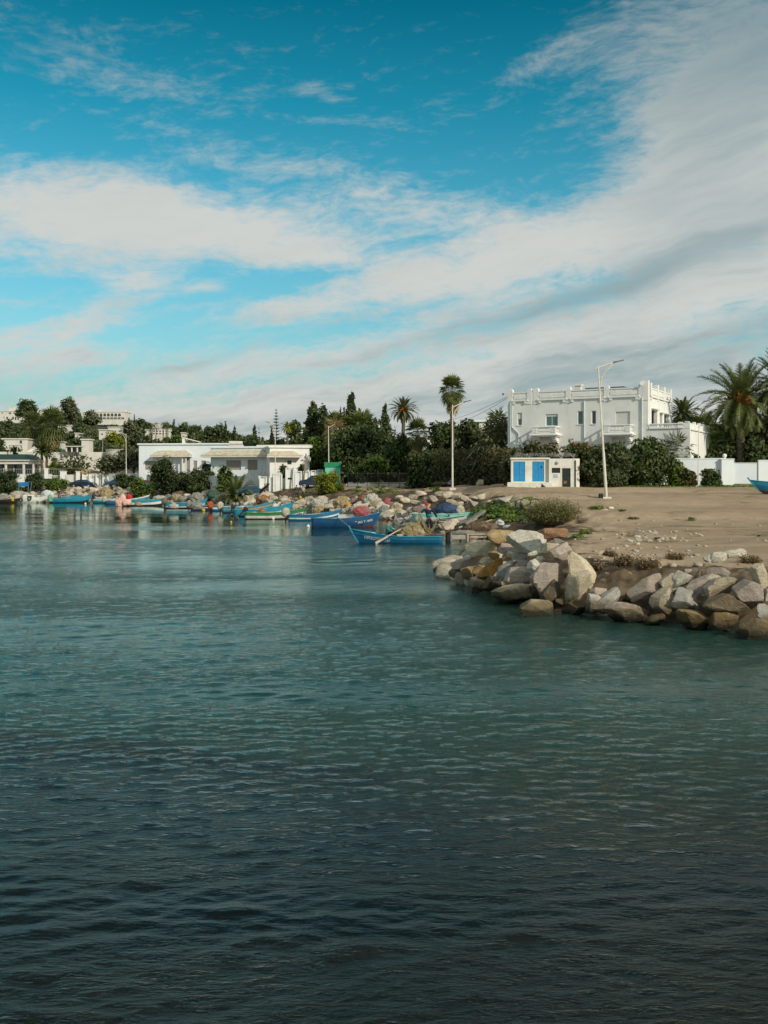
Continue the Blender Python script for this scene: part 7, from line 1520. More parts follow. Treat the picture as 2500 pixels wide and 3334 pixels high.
def person(loc, rz, label, top, bottom, hair=HAIR, hat=None, J=None, shoes=None, scale=1.0, cap=None, jacket_r=1.0):
    """joints in metres: x right, y away from the face, z up; the figure faces -y"""
    j = dict(pelvis=(0, 0, .95), waist=(0, 0, 1.10), chest=(0, 0, 1.32), neck=(0, .01, 1.48), head=(0, -.01, 1.61), crown=(0, 0, 1.70),
             shL=(-.18, 0, 1.42), elL=(-.24, .03, 1.15), wrL=(-.25, -.08, .90), shR=(.18, 0, 1.42), elR=(.24, .03, 1.15), wrR=(.25, -.08, .90),
             hipL=(-.10, 0, .90), knL=(-.11, -.02, .50), anL=(-.11, .03, .09), toL=(-.12, -.14, .04), hipR=(.10, 0, .90), knR=(.11, -.02, .50), anR=(.11, .03, .09), toR=(.12, -.14, .04))
    if J: j.update(J)
    j = {k: Vector(v) for k, v in j.items()}; e = empty('person', loc, rz, label, 'person'); e.scale = (scale,)*3
    names = list(j); P_ = [j[n] for n in names]; I = {n: i for i, n in enumerate(names)}
    E = [('pelvis', 'waist'), ('waist', 'chest'), ('chest', 'neck'), ('neck', 'head'), ('head', 'crown'), ('chest', 'shL'), ('shL', 'elL'), ('elL', 'wrL'), ('chest', 'shR'), ('shR', 'elR'), ('elR', 'wrR'), ('pelvis', 'hipL'), ('hipL', 'knL'), ('knL', 'anL'), ('anL', 'toL'), ('pelvis', 'hipR'), ('hipR', 'knR'), ('knR', 'anR'), ('anR', 'toR')]
    Rr = dict(pelvis=.125, waist=.115, chest=.14, neck=.055, head=.088, crown=.07, shL=.062, elL=.042, wrL=.028, shR=.062, elR=.042, wrR=.028, hipL=.085, knL=.055, anL=.038, toL=.03, hipR=.085, knR=.055, anR=.038, toR=.03)
    pts = list(P_); rad = [Rr[n] for n in names]; edges = [(I[a], I[b]) for a, b in E]
    for s in 'LR':     # palm, four unequal fingers, thumb from the side of the palm
        w, el = j['wr'+s], j['el'+s]; d = (w-el).normalized(); fwd = Vector((0, -1, 0)); side = d.cross(fwd); side = side.normalized() if side.length > .1 else Vector((1, 0, 0)); nrm = side.cross(d); k = len(pts)
        palm = w+d*.07; pts.append(palm); rad.append((.034, .018)); edges.append((I['wr'+s], k))
        for f in range(4):
            o = side*(-.027+.018*f); L = (.062, .075, .070, .055)[f]; a = len(pts); pts += [palm+o+d*.03, palm+o*1.1+d*(.03+L*.55)+nrm*.012, palm+o*1.1+d*(.03+L*.85)+nrm*.035]; rad += [.0095, .009, .008]; edges += [(k, a), (a, a+1), (a+1, a+2)]
        a = len(pts); t = -side if s == 'R' else side; pts += [w+d*.035+t*.036, w+d*.075+t*.052+nrm*.01]; rad += [.011, .009]; edges += [(k, a), (a, a+1)]
    # nose
    h = j['head']; f_ = Vector((0, -1, 0)); k = len(pts); pts.append(h+f_*.10+Vector((0, 0, -.005))); rad.append(.014); edges.append((I['head'], k))
    skinned('body', pts, edges, rad, SKIN, e, 1, I['pelvis'])
    q = MB()
    for sx in (-1, 1): q.ball(h+Vector((sx*.032, -.082, .015)), .012, 8)
    q.build('eye', HAIR, e); MB().bbox(h.x-.025, h.x+.025, h.y-.092, h.y-.080, h.z-.055, h.z-.045, .003).build('mouth', mat('lip', (.28, .10, .08), .6), e); q = MB()
    for sx in (-1, 1): q.ball(h+Vector((sx*.088, .01, 0)), .022, 8, (.5, .8, 1.3))
    q.build('ear', SKIN, e)
    if not hat: 
        V, Fc = ico(3); W = []; 
        for v in V: W.append((h.x+v[0]*.100, h.y+.012+v[1]*.108, h.z+.035+max(v[2], -.5+(.5 if v[1] < -.35 else 0))*.105))
        link('hair', npmesh('hair', np.array(W), Fc, [hair], smooth=True), e)
    else:
        V, Fc = ico(3); W = []
        for v in V: W.append((h.x+v[0]*.108*(1-.25*max(0, v[2])), h.y+.008+v[1]*.114*(1-.25*max(0, v[2])), h.z+.045+max(v[2], -.25)*(.115 if v[2] < 0 else .15)))
        link('hat', npmesh('hat', np.array(W), Fc, [hat], smooth=True), e)
        if cap: MB().bbox(h.x-.07, h.x+.07, h.y-.2, h.y-.07, h.z+.04, h.z+.055, .006).build('peak', hat, e)
    lim = lambda a, b, t: j[a].lerp(j[b], t)
    tp = [j['pelvis'].lerp(j['waist'], -.25), j['waist'], j['chest'], j['chest'].lerp(j['neck'], .75), j['shL'], j['elL'], lim('elL', 'wrL', .9), j['shR'], j['elR'], lim('elR', 'wrR', .9)]
    skinned('jacket', tp, [(0, 1), (1, 2), (2, 3), (2, 4), (4, 5), (5, 6), (2, 7), (7, 8), (8, 9)], [r*jacket_r for r in (.150, .145, .165, .078, .085, .062, .045, .085, .062, .045)], top, e, 1, 0)
    bt = [j['pelvis'].lerp(j['waist'], .35), j['pelvis'], j['hipL'], j['knL'], lim('knL', 'anL', .95), j['hipR'], j['knR'], lim('knR', 'anR', .95)]
    skinned('trousers', bt, [(0, 1), (1, 2), (2, 3), (3, 4), (1, 5), (5, 6), (6, 7)], [.135, .138, .10, .072, .052, .10, .072, .052], bottom, e, 1, 0)
    for s in 'LR': skinned('shoe', [j['an'+s]+Vector((0, .04, -.02)), j['an'+s]+Vector((0, 0, -.03)), j['to'+s]+Vector((0, -.02, 0))], [(0, 1), (1, 2)], [.048, .05, .042], shoes or HAIR, e, 1, 0)
    return e
# seated rower: faces right (towards the net), turned slightly to the camera
RP = P(1262, 1744, RD+.02); RP.z = .30
rower = person(RP, R(62), 'person in a teal jumper seated rowing, hands on the oars', cloth('teal_jumper', (.03, .20, .20)), cloth('black_trousers', (.012, .013, .016)), J=dict(
    pelvis=(0, 0, .22), waist=(0, -.01, .38), chest=(0, -.04, .60), neck=(0, -.05, .77), head=(0.0, -.07, .90), crown=(0, -.06, .99), shL=(-.19, -.04, .70), elL=(-.26, -.10, .44), wrL=(-.20, -.36, .36), shR=(.19, -.04, .70), elR=(.27, -.10, .44), wrR=(.2, -.36, .38),
    hipL=(-.10, -.06, .20), knL=(-.16, -.48, .34), anL=(-.15, -.72, -.05), toL=(-.15, -.88, -.08), hipR=(.10, -.06, .20), knR=(.16, -.48, .34), anR=(.15, -.72, -.05), toR=(.15, -.88, -.08)), jacket_r=1.08)
# standing fisherman hauling the net
FP = P(1396, 1742, RD+.0); FP.z = .38
fisher = person(FP, R(0), 'person in red knitted cap and navy teal jacket holding up a net', cloth('navy_jacket', (.010, .022, .050)), cloth('black_waders', (.014, .015, .017)), hat=mat('red_knit', (.62, .02, .012), .95, (.5, .02, .012), 20, bump=.6), J=dict(
    pelvis=(.02, 0, .92), waist=(0, 0, 1.06), chest=(-.05, -.03, 1.30), neck=(-.08, -.06, 1.46), head=(-.12, -.12, 1.57), crown=(-.13, -.12, 1.66), shL=(-.24, -.04, 1.38), elL=(-.40, -.12, 1.20), wrL=(-.52, -.16, 1.40), shR=(.14, -.02, 1.40), elR=(.32, -.06, 1.16), wrR=(.43, -.14, .94), hipL=(-.08, 0, .88), knL=(-.06, -.04, .48), anL=(.02, .0, .08), toL=(.0, -.16, .03), hipR=(.12, 0, .88), knR=(.14, -.03, .48), anR=(.15, 0, .08), toR=(.22, -.14, .03)), shoes=mat('grey_boot', (.10, .13, .14), .5), jacket_r=1.05, scale=1.07)
skinned('jacket_panel', [(.01, 0, .94), (0, 0, 1.06), (-.03, -.02, 1.20)], [(0, 1), (1, 2)], [.172, .170, .165], cloth('bright_teal_cloth', (.01, .20, .22)), fisher, 1, 0)
# net hanging between his hands in a loop
hn = MB(); Lh = FP+Vector((-.53, -.2, 1.53)); Rh = FP+Vector((.46, -.18, 1.0)); rr = random.Random(3)
for i in range(34):
    sag = .62+.22*rr.random(); off = Vector((rr.uniform(-.06, .06), rr.uniform(-.08, .08), 0)); pts = []
    for q in range(13):
        t = q/12; p = Lh.lerp(Rh, t)+off*(math.sin(math.pi*t)); p.z -= (sag+.25)*math.sin(math.pi*t)**.8*(1.0); pts.append(p-Lh)
    hn.tube(pts, .011, 4, False)
for i in range(22):   # strands falling from the left hand to the pile
    e_ = P(1366+rr.uniform(-14, 10), 1742, RD-.1)-Lh; hn.tube([(rr.uniform(-.03, .03), rr.uniform(-.03, .03), 0), e_*.5+Vector((rr.uniform(-.1, .05), 0, -.1)), e_], .010, 4, False)
ho = hn.build('held_net', N_TAN); ho.location = Lh; tag(ho, 'tan net hanging in a loop between the hands of the standing fisherman', 'fishing net')
ng = MB()
for i in range(12): a = Rh; e_ = P(1478, 1722, SD)-a; ng.tube([(0, 0, -.05), e_*.5+Vector((0, 0, -.35-rr.random()*.2)), e_+Vector((rr.uniform(-.2, .2), 0, rr.uniform(-.1, .1)))], .010, 4, False)
no = ng.build('net_strand', N_BRN); no.location = Rh; tag(no, 'brown net strands stretched from the boat to the landing stage', 'fishing net')
# people on shore and on the far boat
pb = P(193, 1624, wd(1637)); pb.z = .35; person(pb, R(25), 'person in dark clothes standing in the cyan boat at left', cloth('dark_grey_top', (.05, .045, .055)), cloth('dark_trousers', (.03, .03, .035)), hair=GHAIR, J=dict(elL=(-.30, -.05, 1.18), wrL=(-.26, -.20, .98)))
pf = G(965, 129); person(pf, R(185), 'person in brown jacket and blue jeans seen from behind on the bank top', cloth('brown_jacket', (.085, .065, .05)), cloth('blue_jeans', (.06, .09, .14)), J=dict(elR=(.25, -.02, 1.16), wrR=(.16, -.12, 1.02), anL=(-.16, .03, .09), toL=(-.17, -.14, .04), anR=(.15, .03, .09), toR=(.16, -.14, .04)), jacket_r=1.1)
pf = G(986, 127); person(pf, R(-20), 'person in white and dark top and green trousers raising one arm on the bank top', cloth('white_dark_top', (.45, .45, .43)), cloth('dark_green_trousers', (.02, .06, .045)), J=dict(elL=(-.32, -.04, 1.42), wrL=(-.24, -.10, 1.66)))
pf = G(1091, 138); person(pf, R(70), 'person in navy with a cap standing against the green kiosk', cloth('navy_sweater', (.015, .045, .08)), cloth('navy_trousers', (.012, .03, .05)), hat=mat('dark_cap', (.02, .02, .025), .8), cap=True, J=dict(wrL=(-.16, -.26, 1.12), wrR=(.16, -.26, 1.10)))
pf = G(862, 138.5); bp_ = person(pf, R(-100), 'person in black walking with a long black bag over the shoulder', cloth('black_coat', (.012, .012, .015)), cloth('black_slacks', (.012, .012, .014)), J=dict(knL=(-.11, -.16, .52), anL=(-.11, -.22, .12), toL=(-.12, -.38, .06), knR=(.11, .08, .50), anR=(.11, .26, .12), toR=(.12, .12, .05), elL=(-.26, -.1, 1.2), wrL=(-.22, -.28, 1.15)))
o = MB().tube([(-.62, -.2, .42), (-.35, -.25, .85), (.35, -.3, 1.45), (.68, -.3, 1.75)], [.08, .22, .16, .07], 10).build('long_bag', cloth('black_bag_cloth', (.02, .018, .018))); o.location = pf; tag(o, 'long black bag slung diagonally over the walking person in black', 'bag')
pf = G(868, 139.2); person(pf, R(170), 'person in dark purple top walking behind the one with the long bag', cloth('purple_top', (.06, .03, .06)), cloth('black_leggings', (.012, .012, .014)), J=dict(anL=(-.14, .1, .09), toL=(-.14, -.08, .04)), scale=.93)
# ================================================================== TREES AND SHRUBS
def at(u, vb, d, vt):
    """base point at range d under photo column u, and height in metres to photo row vt"""
    g = G(u, d); return g, (CAMH-(vt-HOR)/F*d)-g.z
def W_(px, d): return px/F*d
# --- hillside wood: every tree its own object, a few base trees copied
protos = []
for i in range(4): protos.append((broadleaf((0, 0, -50), 8, 8.5, [L_DARK, L_OLIVE, L_DARK, L_TAM][i], 900, .62, 40+i, 'x', name='broadleaf_tree', nl=16, th=1.0), 'tree'))
for i in range(2): protos.append((conifer((0, 0, -50), 6.5, 11, 60+i, 'x', n=900, size=.6), 'tree'))
for i in range(2): protos.append((cypress((0, 0, -50), 2.6, 10, 70+i, 'x', n=500, size=.5), 'tree'))
r_ = random.Random(99); used = set(); HN = ['dark rounded tree on the wooded hillside', 'grey green tree on the wooded hillside', 'deep green spreading tree on the wooded hillside', 'dull green feathery tree on the wooded hillside', 'ragged dark conifer on the wooded hillside', 'broad dark conifer on the wooded hillside', 'narrow cypress on the wooded hillside', 'slender cypress on the wooded hillside']
def hill_tree(k, p, s, sz=1.0):
    o = protos[k][0] if k not in used else copy_tree(protos[k][0]); used.add(k); o.location = p; o.scale = (s, s, s*sz); o.rotation_euler = (0, 0, r_.random()*6.28); tag(o, HN[k], 'tree', HN[k].rsplit(' on ', 1)[0]+'s on the hillside'); return o
BLD = [(-6, 64, 520, 1374), (268, 408, 540, 1386), (322, 393, 300, 1426), (493, 556, 430, 1424), (188, 222, 380, 1403), (116, 136, 500, 1350), (404, 424, 500, 1391), (590, 605, 300, 1428), (8, 88, 225, 1452), (244, 258, 330, 1424), (493, 520, 520, 1395)]
cnt = 0
for i in range(2400):
    if cnt >= 290: break
    d = 222+(600-222)*r_.random()**1.0; u = r_.uniform(-120, 1120)
    if u > 880 and d > 420: continue
    k = r_.choices(range(8), [5, 3, 5, 4, 3, 2, 1, 1])[0]; s = r_.uniform(.6, 1.05); g = G(u, d); top = HOR-(g.z+[8.5, 8.5, 8.5, 8.5, 11, 11, 10, 10][k]*s-CAMH)*F/d; hw = 3*s*F/d
    sky = np.interp(u, [-100, 60, 100, 150, 250, 420, 480, 600, 700, 860, 1000, 1120], [1385, 1345, 1335, 1345, 1345, 1362, 1378, 1388, 1390, 1418, 1415, 1410])
    lim = sky
    for a, b, bd, bb in BLD:
        if u+hw > a and u-hw < b and d < bd+12: lim = max(lim, bb-2)
    if top < lim: s *= max(0, (HOR-lim-(g.z-CAMH)*F/d)/(HOR-top-(g.z-CAMH)*F/d))
    if s < .33: continue
    hill_tree(k, g-Vector((0, 0, .3)), s); cnt += 1
for k in range(8):
    if k not in used: bpy.data.objects.remove(protos[k][0])
def B(u, vt, w, d, lm, n, size, seed, label, kind='b', **kw):
    g, h = at(u, 0, d, vt); w = W_(w, d)
    if kind == 'b': return broadleaf(g, w, h, lm, n, size, seed, label, **kw)
    if kind == 's': return shrub(g, w, h, lm, n, size, seed, label, **kw)
    if kind == 'c': return cypress(g, w, h, seed, label, n=n, size=size, lm=lm, **kw)
    if kind == 'k': return conifer(g, w, h, seed, label, n=n, size=size, lm=lm, **kw)
# landmarks on the hill
B(222, 1302, 62, 420, L_OLIVE, 1300, .6, 301, 'tall open grey tree standing above the hilltop', th=4, nl=18); B(285, 1343, 70, 430, L_OLIVE, 1100, .6, 302, 'broad rounded olive green tree left of the hotel')
B(86, 1312, 70, 470, L_DARK, 1200, .6, 303, 'umbrella shaped pine beside the battlemented house', th=3); B(124, 1348, 40, 450, L_DARK, 700, .6, 304, 'dark tree under the pale hilltop house'); B(468, 1364, 52, 420, L_DARK, 900, .5, 305, 'dome shaped dark tree right of the hotel')
B(437, 1351, 10, 430, L_CYP, 400, .45, 306, 'slim cypress right of the hotel', 'c'); B(115, 1322, 7, 480, L_CYP, 300, .45, 307, 'thin cypress on the skyline by the umbrella pine', 'c'); B(420, 1358, 14, 450, L_CYP, 400, .5, 308, 'small dark cypress at the end of the hotel', 'c')
B(372, 1406, 80, 260, L_YEL, 1500, .45, 309, 'yellow flowering tree above the rounded house'); B(430, 1380, 80, 300, L_OLIVE, 1300, .5, 310, 'grey green tree over the street lamp at left')
B(566, 1358, 42, 330, L_DARK, 1200, .45, 311, 'tall dark conifer behind the thin skyline palms', 'k'); B(604, 1385, 60, 340, L_DARK, 900, .5, 312, 'dark rounded tree beside the tall conifer'); B(640, 1376, 16, 330, L_CYP, 500, .4, 313, 'pointed conifer on the middle skyline', 'k'); B(668, 1385, 50, 330, L_DARK, 900, .5, 314, 'dark drooping tree on the middle skyline')
B(732, 1367, 66, 290, L_DARK, 1500, .42, 315, 'big layered dark conifer above the tiled villa', 'k'); B(762, 1378, 50, 295, L_DARK, 1000, .42, 316, 'ragged conifer right of the layered one', 'k'); B(700, 1388, 70, 310, L_TAM, 900, .5, 317, 'pale olive rounded tree left of the layered conifer'); B(828, 1382, 17, 260, L_CYP, 600, .35, 318, 'lone dark columnar cypress on the skyline', 'c', point=0)
norfolk_pine(at(843, 0, 280, 1391)[0], at(843, 0, 280, 1391)[1], W_(24, 280), 319, 'small tiered pine right of the lone cypress', 10)
g, h = at(899, 0, 190, 1331); norfolk_pine(g, h, W_(46, 190), 320, 'tall tiered norfolk pine above the tiled villa', 17, .3)
B(884, 1384, 26, 195, L_CYP, 700, .35, 321, 'dark cypress at the foot of the norfolk pine', 'c'); B(960, 1366, 56, 188, L_DARK, 1500, .38, 322, 'dark round topped tree behind the villa end wing')
for i, (u, vt, c, lb) in enumerate([(531, 1375, 11, 'thin skyline palm with the tallest bare trunk'), (541, 1373, 12, 'thin skyline palm beside the tallest one'), (508, 1376, 9, 'small skyline palm above the pale block'), (495, 1378, 9, 'leftmost small skyline palm'), (604, 1373, 10, 'skyline palm rising over the dark rounded tree'), (546, 1376, 9, 'third thin palm of the skyline cluster')]):
    g, h = at(u, 0, 400, vt); fan_palm(g, h-1.6, 1.7, 330+i, lb, nf=22, tr=.18, skirt=0, nb=7)
g, h = at(103, 0, 232, 1345); fan_palm(g, h-3.4, 3.6, 340, 'shaggy fan palm with brown skirt, left of the two big ones', nf=60, tr=.35, skirt=1.6, nb=11); g, h = at(170, 0, 228, 1330); fan_palm(g, h-4.2, 4.3, 341, 'largest shaggy fan palm in front of the hill', nf=70, tr=.38, skirt=1.5, nb=11)
for u, w, lb, sd in ((136, 60, 'dark feathery palm left of the spiky shrub', 342), (152, 56, 'dark palm leaning over the white building', 343)):
    g, h = at(u, 0, 201, 1448+sd % 2*6); date_palm(g, h-1.2, W_(w*.62, 201), sd, lb, nf=34, dates=False, lm=L_DARK, leafw=.06, droop=1.3)
g, h = at(237, 0, 196, 1462); twiggy(g, W_(90, 196), h, 344, 'spiky dark shrub of upright stems before the white building', L_DARK, n=240, blade=.05, spread=.55, leafy=3, lsize=.28)
B(172, 1490, 44, 199, L_YEL, 700, .3, 345, 'yellow green bush behind the tall rounded pier', 's'); B(185, 1535-60, 40, 204, L_DARK, 500, .35, 346, 'dark bush at the corner of the white building', 's')
B(365, 1482, 82, 184, L_OLIVE, 1500, .26, 347, 'grey olive tree left of the street lamp', nl=14); B(432, 1462, 92, 183, L_OLIVE, 1800, .26, 348, 'larger grey olive tree right of the street lamp', nl=16); B(60, 1452, 110, 215, L_DARK, 1100, .35, 349, 'dark hedge line above the pavilion', 's', nl=12); B(215, 1455, 120, 216, L_DARK, 1100, .35, 350, 'dark scrub above the white building', 's', nl=12); B(0, 1435, 50, 216, L_DARK, 700, .35, 351, 'dark tree at the left picture edge', 'b')
B(168, 1428, 70, 219, L_DARK, 1100, .35, 358, 'dark scrub left of the white stair tower', 's', nl=12); B(318, 1428, 70, 222, L_HEDGE, 1100, .35, 359, 'olive scrub right of the white stair tower', 's', nl=12); B(60, 1415, 90, 236, L_DARK, 1100, .4, 368, 'dark trees above the white flat roofed house with porch', 's', nl=12)
B(470, 1432, 150, 205, L_HEDGE, 1400, .35, 352, 'rounded trees right behind the left tiled villa', nl=16); B(590, 1430, 140, 208, L_GREEN, 1400, .35, 353, 'bright hedge above the left tiled villa roof', nl=16); B(700, 1436, 150, 205, L_HEDGE, 1300, .35, 354, 'dark garden trees behind the cream roof tank', nl=16); B(820, 1432, 150, 205, L_TAM, 1500, .33, 355, 'wide olive hedge tree behind the right tiled villa', nl=16); B(925, 1425, 90, 196, L_DARK, 1200, .33, 356, 'dark tree behind the thin palm', nl=14)
g, h = at(936, 0, 168, 1375); date_palm(g, h-1.0, W_(28, 168), 357, 'thin trunked palm with yellowing drooping fronds', nf=30, dates=False, lm=L_YEL, leafw=.05, tr=.2, droop=2.0, low=-.9)
# --- cypress grove
B(1017, 1309, 58, 172, L_CYP, 3600, .27, 360, 'left of the two big rounded cypresses behind the wall', 'c', point=0); B(1050, 1321, 62, 170, L_CYP, 3600, .27, 361, 'right of the two big rounded cypresses behind the wall', 'c', point=0); B(1143, 1277, 40, 182, L_CYP, 2600, .26, 362, 'highest columnar cypress with a blunt top', 'c', point=0)
B(1109, 1325, 19, 176, L_CYP, 1100, .26, 363, 'slim pointed cypress left of the highest one', 'c'); B(1120, 1329, 15, 175, L_CYP, 900, .26, 364, 'second slim pointed cypress beside the highest one', 'c'); B(1172, 1331, 24, 184, L_CYP, 900, .28, 365, 'small round topped cypress right of the highest one', 'c', point=0); B(1253, 1311, 74, 162, L_CYP, 4200, .27, 366, 'broad cypress with a pointed leader left of the date palm', 'c'); B(1218, 1360, 34, 170, L_CYP, 1200, .27, 367, 'short dark cypress in the gap of the grove', 'c', point=0)
for u, vt, w, sd, lb in ((1095, 1343, 64, 370, 'fan palm with green head among the slim cypresses'), (1175, 1338, 84, 371, 'wide fan palm with yellowing leaves below the highest cypress')):
    g, h = at(u, 0, 165, vt); fan_palm(g, h-W_(w, 165)*.85, W_(w, 165)*.85, sd, lb, nf=56, tr=.28, skirt=.9, nb=13)
g, h = at(1090, 0, 158, 1395); fan_palm(g, h-1.0, 2.6, 372, 'pale dry leaved palm behind the bent street lamp', nf=30, tr=.2, skirt=1.2, nb=9, lm=L_DRY)
g, h = at(1313, 0, 140, 1338); date_palm(g, h, W_(54, 140), 373, 'date palm with orange fruit stalks in the middle of the grove', nf=64, tr=.27, leafw=.035, droop=1.3, low=-.95)
g, h = at(1360, 0, 132, 1378); fan_palm(g, h-1.6, W_(62, 132)*.85, 374, 'low fan palm with brown skirt beside the date palm', nf=46, tr=.34, skirt=1.5)
g, h = at(1472, 0, 124, 1230); fan_palm(g, h-1.75, W_(74, 124)*.70, 375, 'very tall thin palm with a shaggy head', nf=62, tr=.22, skirt=1.1, lm=L_PALM)
B(1190, 1402, 230, 152, L_DARK, 11000, .29, 380, 'huge dark spreading tree behind the iron fence', nl=26, th=.6); B(1280, 1440, 150, 146, L_DARK, 4500, .28, 381, 'dark rounded tree at the right end of the iron fence', nl=20, th=.3); B(1100, 1420, 130, 156, L_DARK, 3600, .30, 382, 'dark tree right behind the green kiosk', nl=18, th=.4); B(1040, 1420, 96, 160, L_GREEN, 2600, .28, 383, 'lighter green tree at the corner of the villa end wing', nl=16, th=.4)
B(1300, 1418, 92, 134, L_DARK, 2800, .27, 392, 'dark tree hiding the trunk of the fruiting date palm', nl=16, th=.4); B(1395, 1452, 70, 131, L_DARK, 1800, .27, 393, 'dark shrub between the skirted fan palm and the hedge', 's', nl=12)
B(1235, 1470, 150, 142, L_GREEN, 2600, .26, 384, 'lighter green bushes behind the iron fence', 's', nl=14); B(1150, 1480, 120, 147, L_DARK, 2200, .26, 385, 'dark shrub mass behind the left part of the iron fence', 's', nl=14)
B(1445, 1376, 110, 128, L_DARK, 3600, .27, 386, 'rounded tree left of the tall thin palm', nl=16, th=1); B(1515, 1372, 105, 126, L_TAM, 3600, .27, 387, 'rounded tree right of the tall thin palm', nl=16, th=1); B(1560, 1372, 90, 124, L_DARK, 2600, .27, 388, 'leafy tree with a spiky top shoot by the annex', nl=16, th=1); B(1620, 1376, 84, 118, L_HEDGE, 2600, .27, 389, 'brownish leaved tree against the villa corner', nl=16, th=1)
house(1318, 1400, 1425, 1480, 150, 5, M_WHITE, 'white gabled house glimpsed between the palms and the trees')
g, h = at(1620, 0, 108, 1400); fan_palm(g, h, 2.3, 390, 'yucca like palm with dry skirt next to the villa', nf=40, tr=.22, skirt=1.0, nb=7); g, h = at(1607, 0, 106, 1450); fan_palm(g, h-.4, 3.2, 391, 'low spiky yucca below the villa corner', nf=46, tr=.2, skirt=.3, nb=9, lm=L_OLIVE)
# --- hedges
def hedge(u0, u1, vt0, vt1, d0, d1, dep, lm, n, size, seed, label):
    a, b = G(u0, d0), G(u1, d1); L = (b-a).length; h0 = (CAMH-(vt0-HOR)/F*d0)-a.z; h1 = (CAMH-(vt1-HOR)/F*d1)-b.z; e = empty('hedge', a, math.atan2(b.y-a.y, b.x-a.x), label, 'hedge'); lob = []; r = random.Random(seed); k = int(L/.9)
    for i in range(k):
        t = (i+.5)/k; h = h0+(h1-h0)*t; zz = (b.z-a.z)*t
        for q in range(3): hh = h*(.2+.33*q); lob.append((L*t+r.uniform(-.3, .3), dep/2+r.uniform(-.2, .2), zz+hh, .95, dep*.55, h*.24*r.uniform(.9, 1.12)))
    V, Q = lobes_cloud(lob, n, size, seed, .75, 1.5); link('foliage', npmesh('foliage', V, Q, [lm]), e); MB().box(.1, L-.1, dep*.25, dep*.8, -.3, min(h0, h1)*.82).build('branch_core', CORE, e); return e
hedge(1318, 1440, 1480, 1472, 121, 117, 2.2, L_DARK, 5200, .2, 401, 'dark green left end of the long clipped hedge'); hedge(1400, 1668, 1474, 1468, 117, 97, 2.2, L_HEDGE, 11000, .17, 402, 'long brownish clipped hedge left of the blue doored hut')
# --- around the villa
for i, (u, vt, w, d, lm, n, lb) in enumerate([(1720, 1436, 150, 91, L_HEDGE, 3600, 'mixed creeper mounding over the wall behind the hut'), (1882, 1422, 120, 90, L_BOUG, 4200, 'bougainvillea with red flowers rising right of the hut'), (1800, 1443, 110, 91, L_BOUG, 2600, 'low bougainvillea strip above the hut roofs'), (1668, 1450, 40, 96, L_DARK, 800, 'thin climber in the left corner of the villa')]):
    B(u, vt, w, d, lm, n, .17, 410+i, lb, 's', nl=16)
B(1985, 1446, 130, 85.5, L_TAM, 9000, .15, 420, 'big soft round tamarisk bush behind the leaning street lamp', 's', nl=22, sq=.8)
cr = B(2112, 1436, 150, 89.5, L_DARK, 8500, .18, 421, 'large dark creeper spilling over the garden wall', 's', nl=22, sq=.45)
for i, (u, vt, w, d, lm, n, lb) in enumerate([(2050, 1446, 60, 90, L_DARK, 2200, 'dark lobe of shrub between tamarisk and creeper'), (2200, 1500, 66, 90, L_GREEN, 1800, 'paler right end of the creeper with small flowers'), (2262, 1478, 66, 96, L_DARK, 1500, 'clipped dark bush behind the garden wall'), (2240, 1530, 60, 89.5, L_HEDGE, 1200, 'straggly low creeper in front of the garden wall'), (2315, 1528, 78, 89.5, L_DARK, 1500, 'thin straggly bush in front of the wall left of the gate')]): B(u, vt, w, d, lm, n, .17, 425+i, lb, 's', nl=12, sq=.5)
vi = MB(); r_ = random.Random(4); g = G(2120, 91.3)
for i in range(30):
    x = r_.uniform(-3.6, 2.6); a = r_.uniform(-.5, .5); vi.tube([(x, 0, -.1), (x+a*.6, -.05, .7), (x+a*1.6, 0, 1.6)], [.05, .035, .02], 5)
vo = vi.build('creeper_stems', BARK); vo.location = g; tag(vo, 'bare woody creeper stems against the foot of the garden wall', 'stems')
g, h = at(2205, 0, 94.5, 1466); fan_palm(g, h-.5, 2.2, 432, 'small palm poking out behind the creeper', nf=26, tr=.15, skirt=.2, nb=9)
g, h = at(2225, 0, 118, 1352); date_palm(g, h, W_(66, 118), 433, 'date palm half hidden behind the villa', nf=64, tr=.34, dates=False, lm=L_PALM, leafw=.042, droop=1.5); B(2235, 1365, 80, 116, L_DARK, 1600, .24, 434, 'dark tree under the half hidden date palm')
g, h = at(2412, 0, 100, 1312); date_palm(g, h, W_(158, 100), 435, 'great date palm with orange fruit at the right', nf=84, tr=.42, lm=L_PALM, leafw=.042, droop=1.55, low=-.9)
g, h = at(2550, 0, 99, 1262); date_palm(g, h, W_(150, 99), 436, 'second great date palm cut by the right edge', nf=76, tr=.42, lm=L_PALM, leafw=.042, dates=False, droop=1.5, low=-.9)
g, h = at(2290, 0, 112, 1400); fan_palm(g, h-.6, 2.6, 437, 'fan palm peering over the terrace wing', nf=34, tr=.25, skirt=.6); g, h = at(2372, 0, 103, 1450); fan_palm(g, h-.5, 3.0, 438, 'yellow green fan palm in the dark trees at right', nf=30, tr=.2, skirt=.4, lm=L_GREEN)
for i, (u, vt, w, d, n, lb) in enumerate([(2330, 1392, 130, 114, 3000, 'dark dense tree right of the terrace wing'), (2410, 1400, 130, 108, 3000, 'dark dense tree below the great date palm'), (2485, 1340, 120, 104, 4200, 'tall dark tree at the right edge behind the gate'), (2560, 1320, 140, 106, 2200, 'dark tree crown cut by the right edge'), (2460, 1430, 120, 100, 2600, 'low dark tree overhanging the white gate'), (2350, 1455, 110, 101, 2200, 'dark shrub behind the ball topped pier')]): B(u, vt, w, d, L_DARK if i != 2 else L_OLIVE, n, .24, 440+i, lb, nl=18, th=.5)
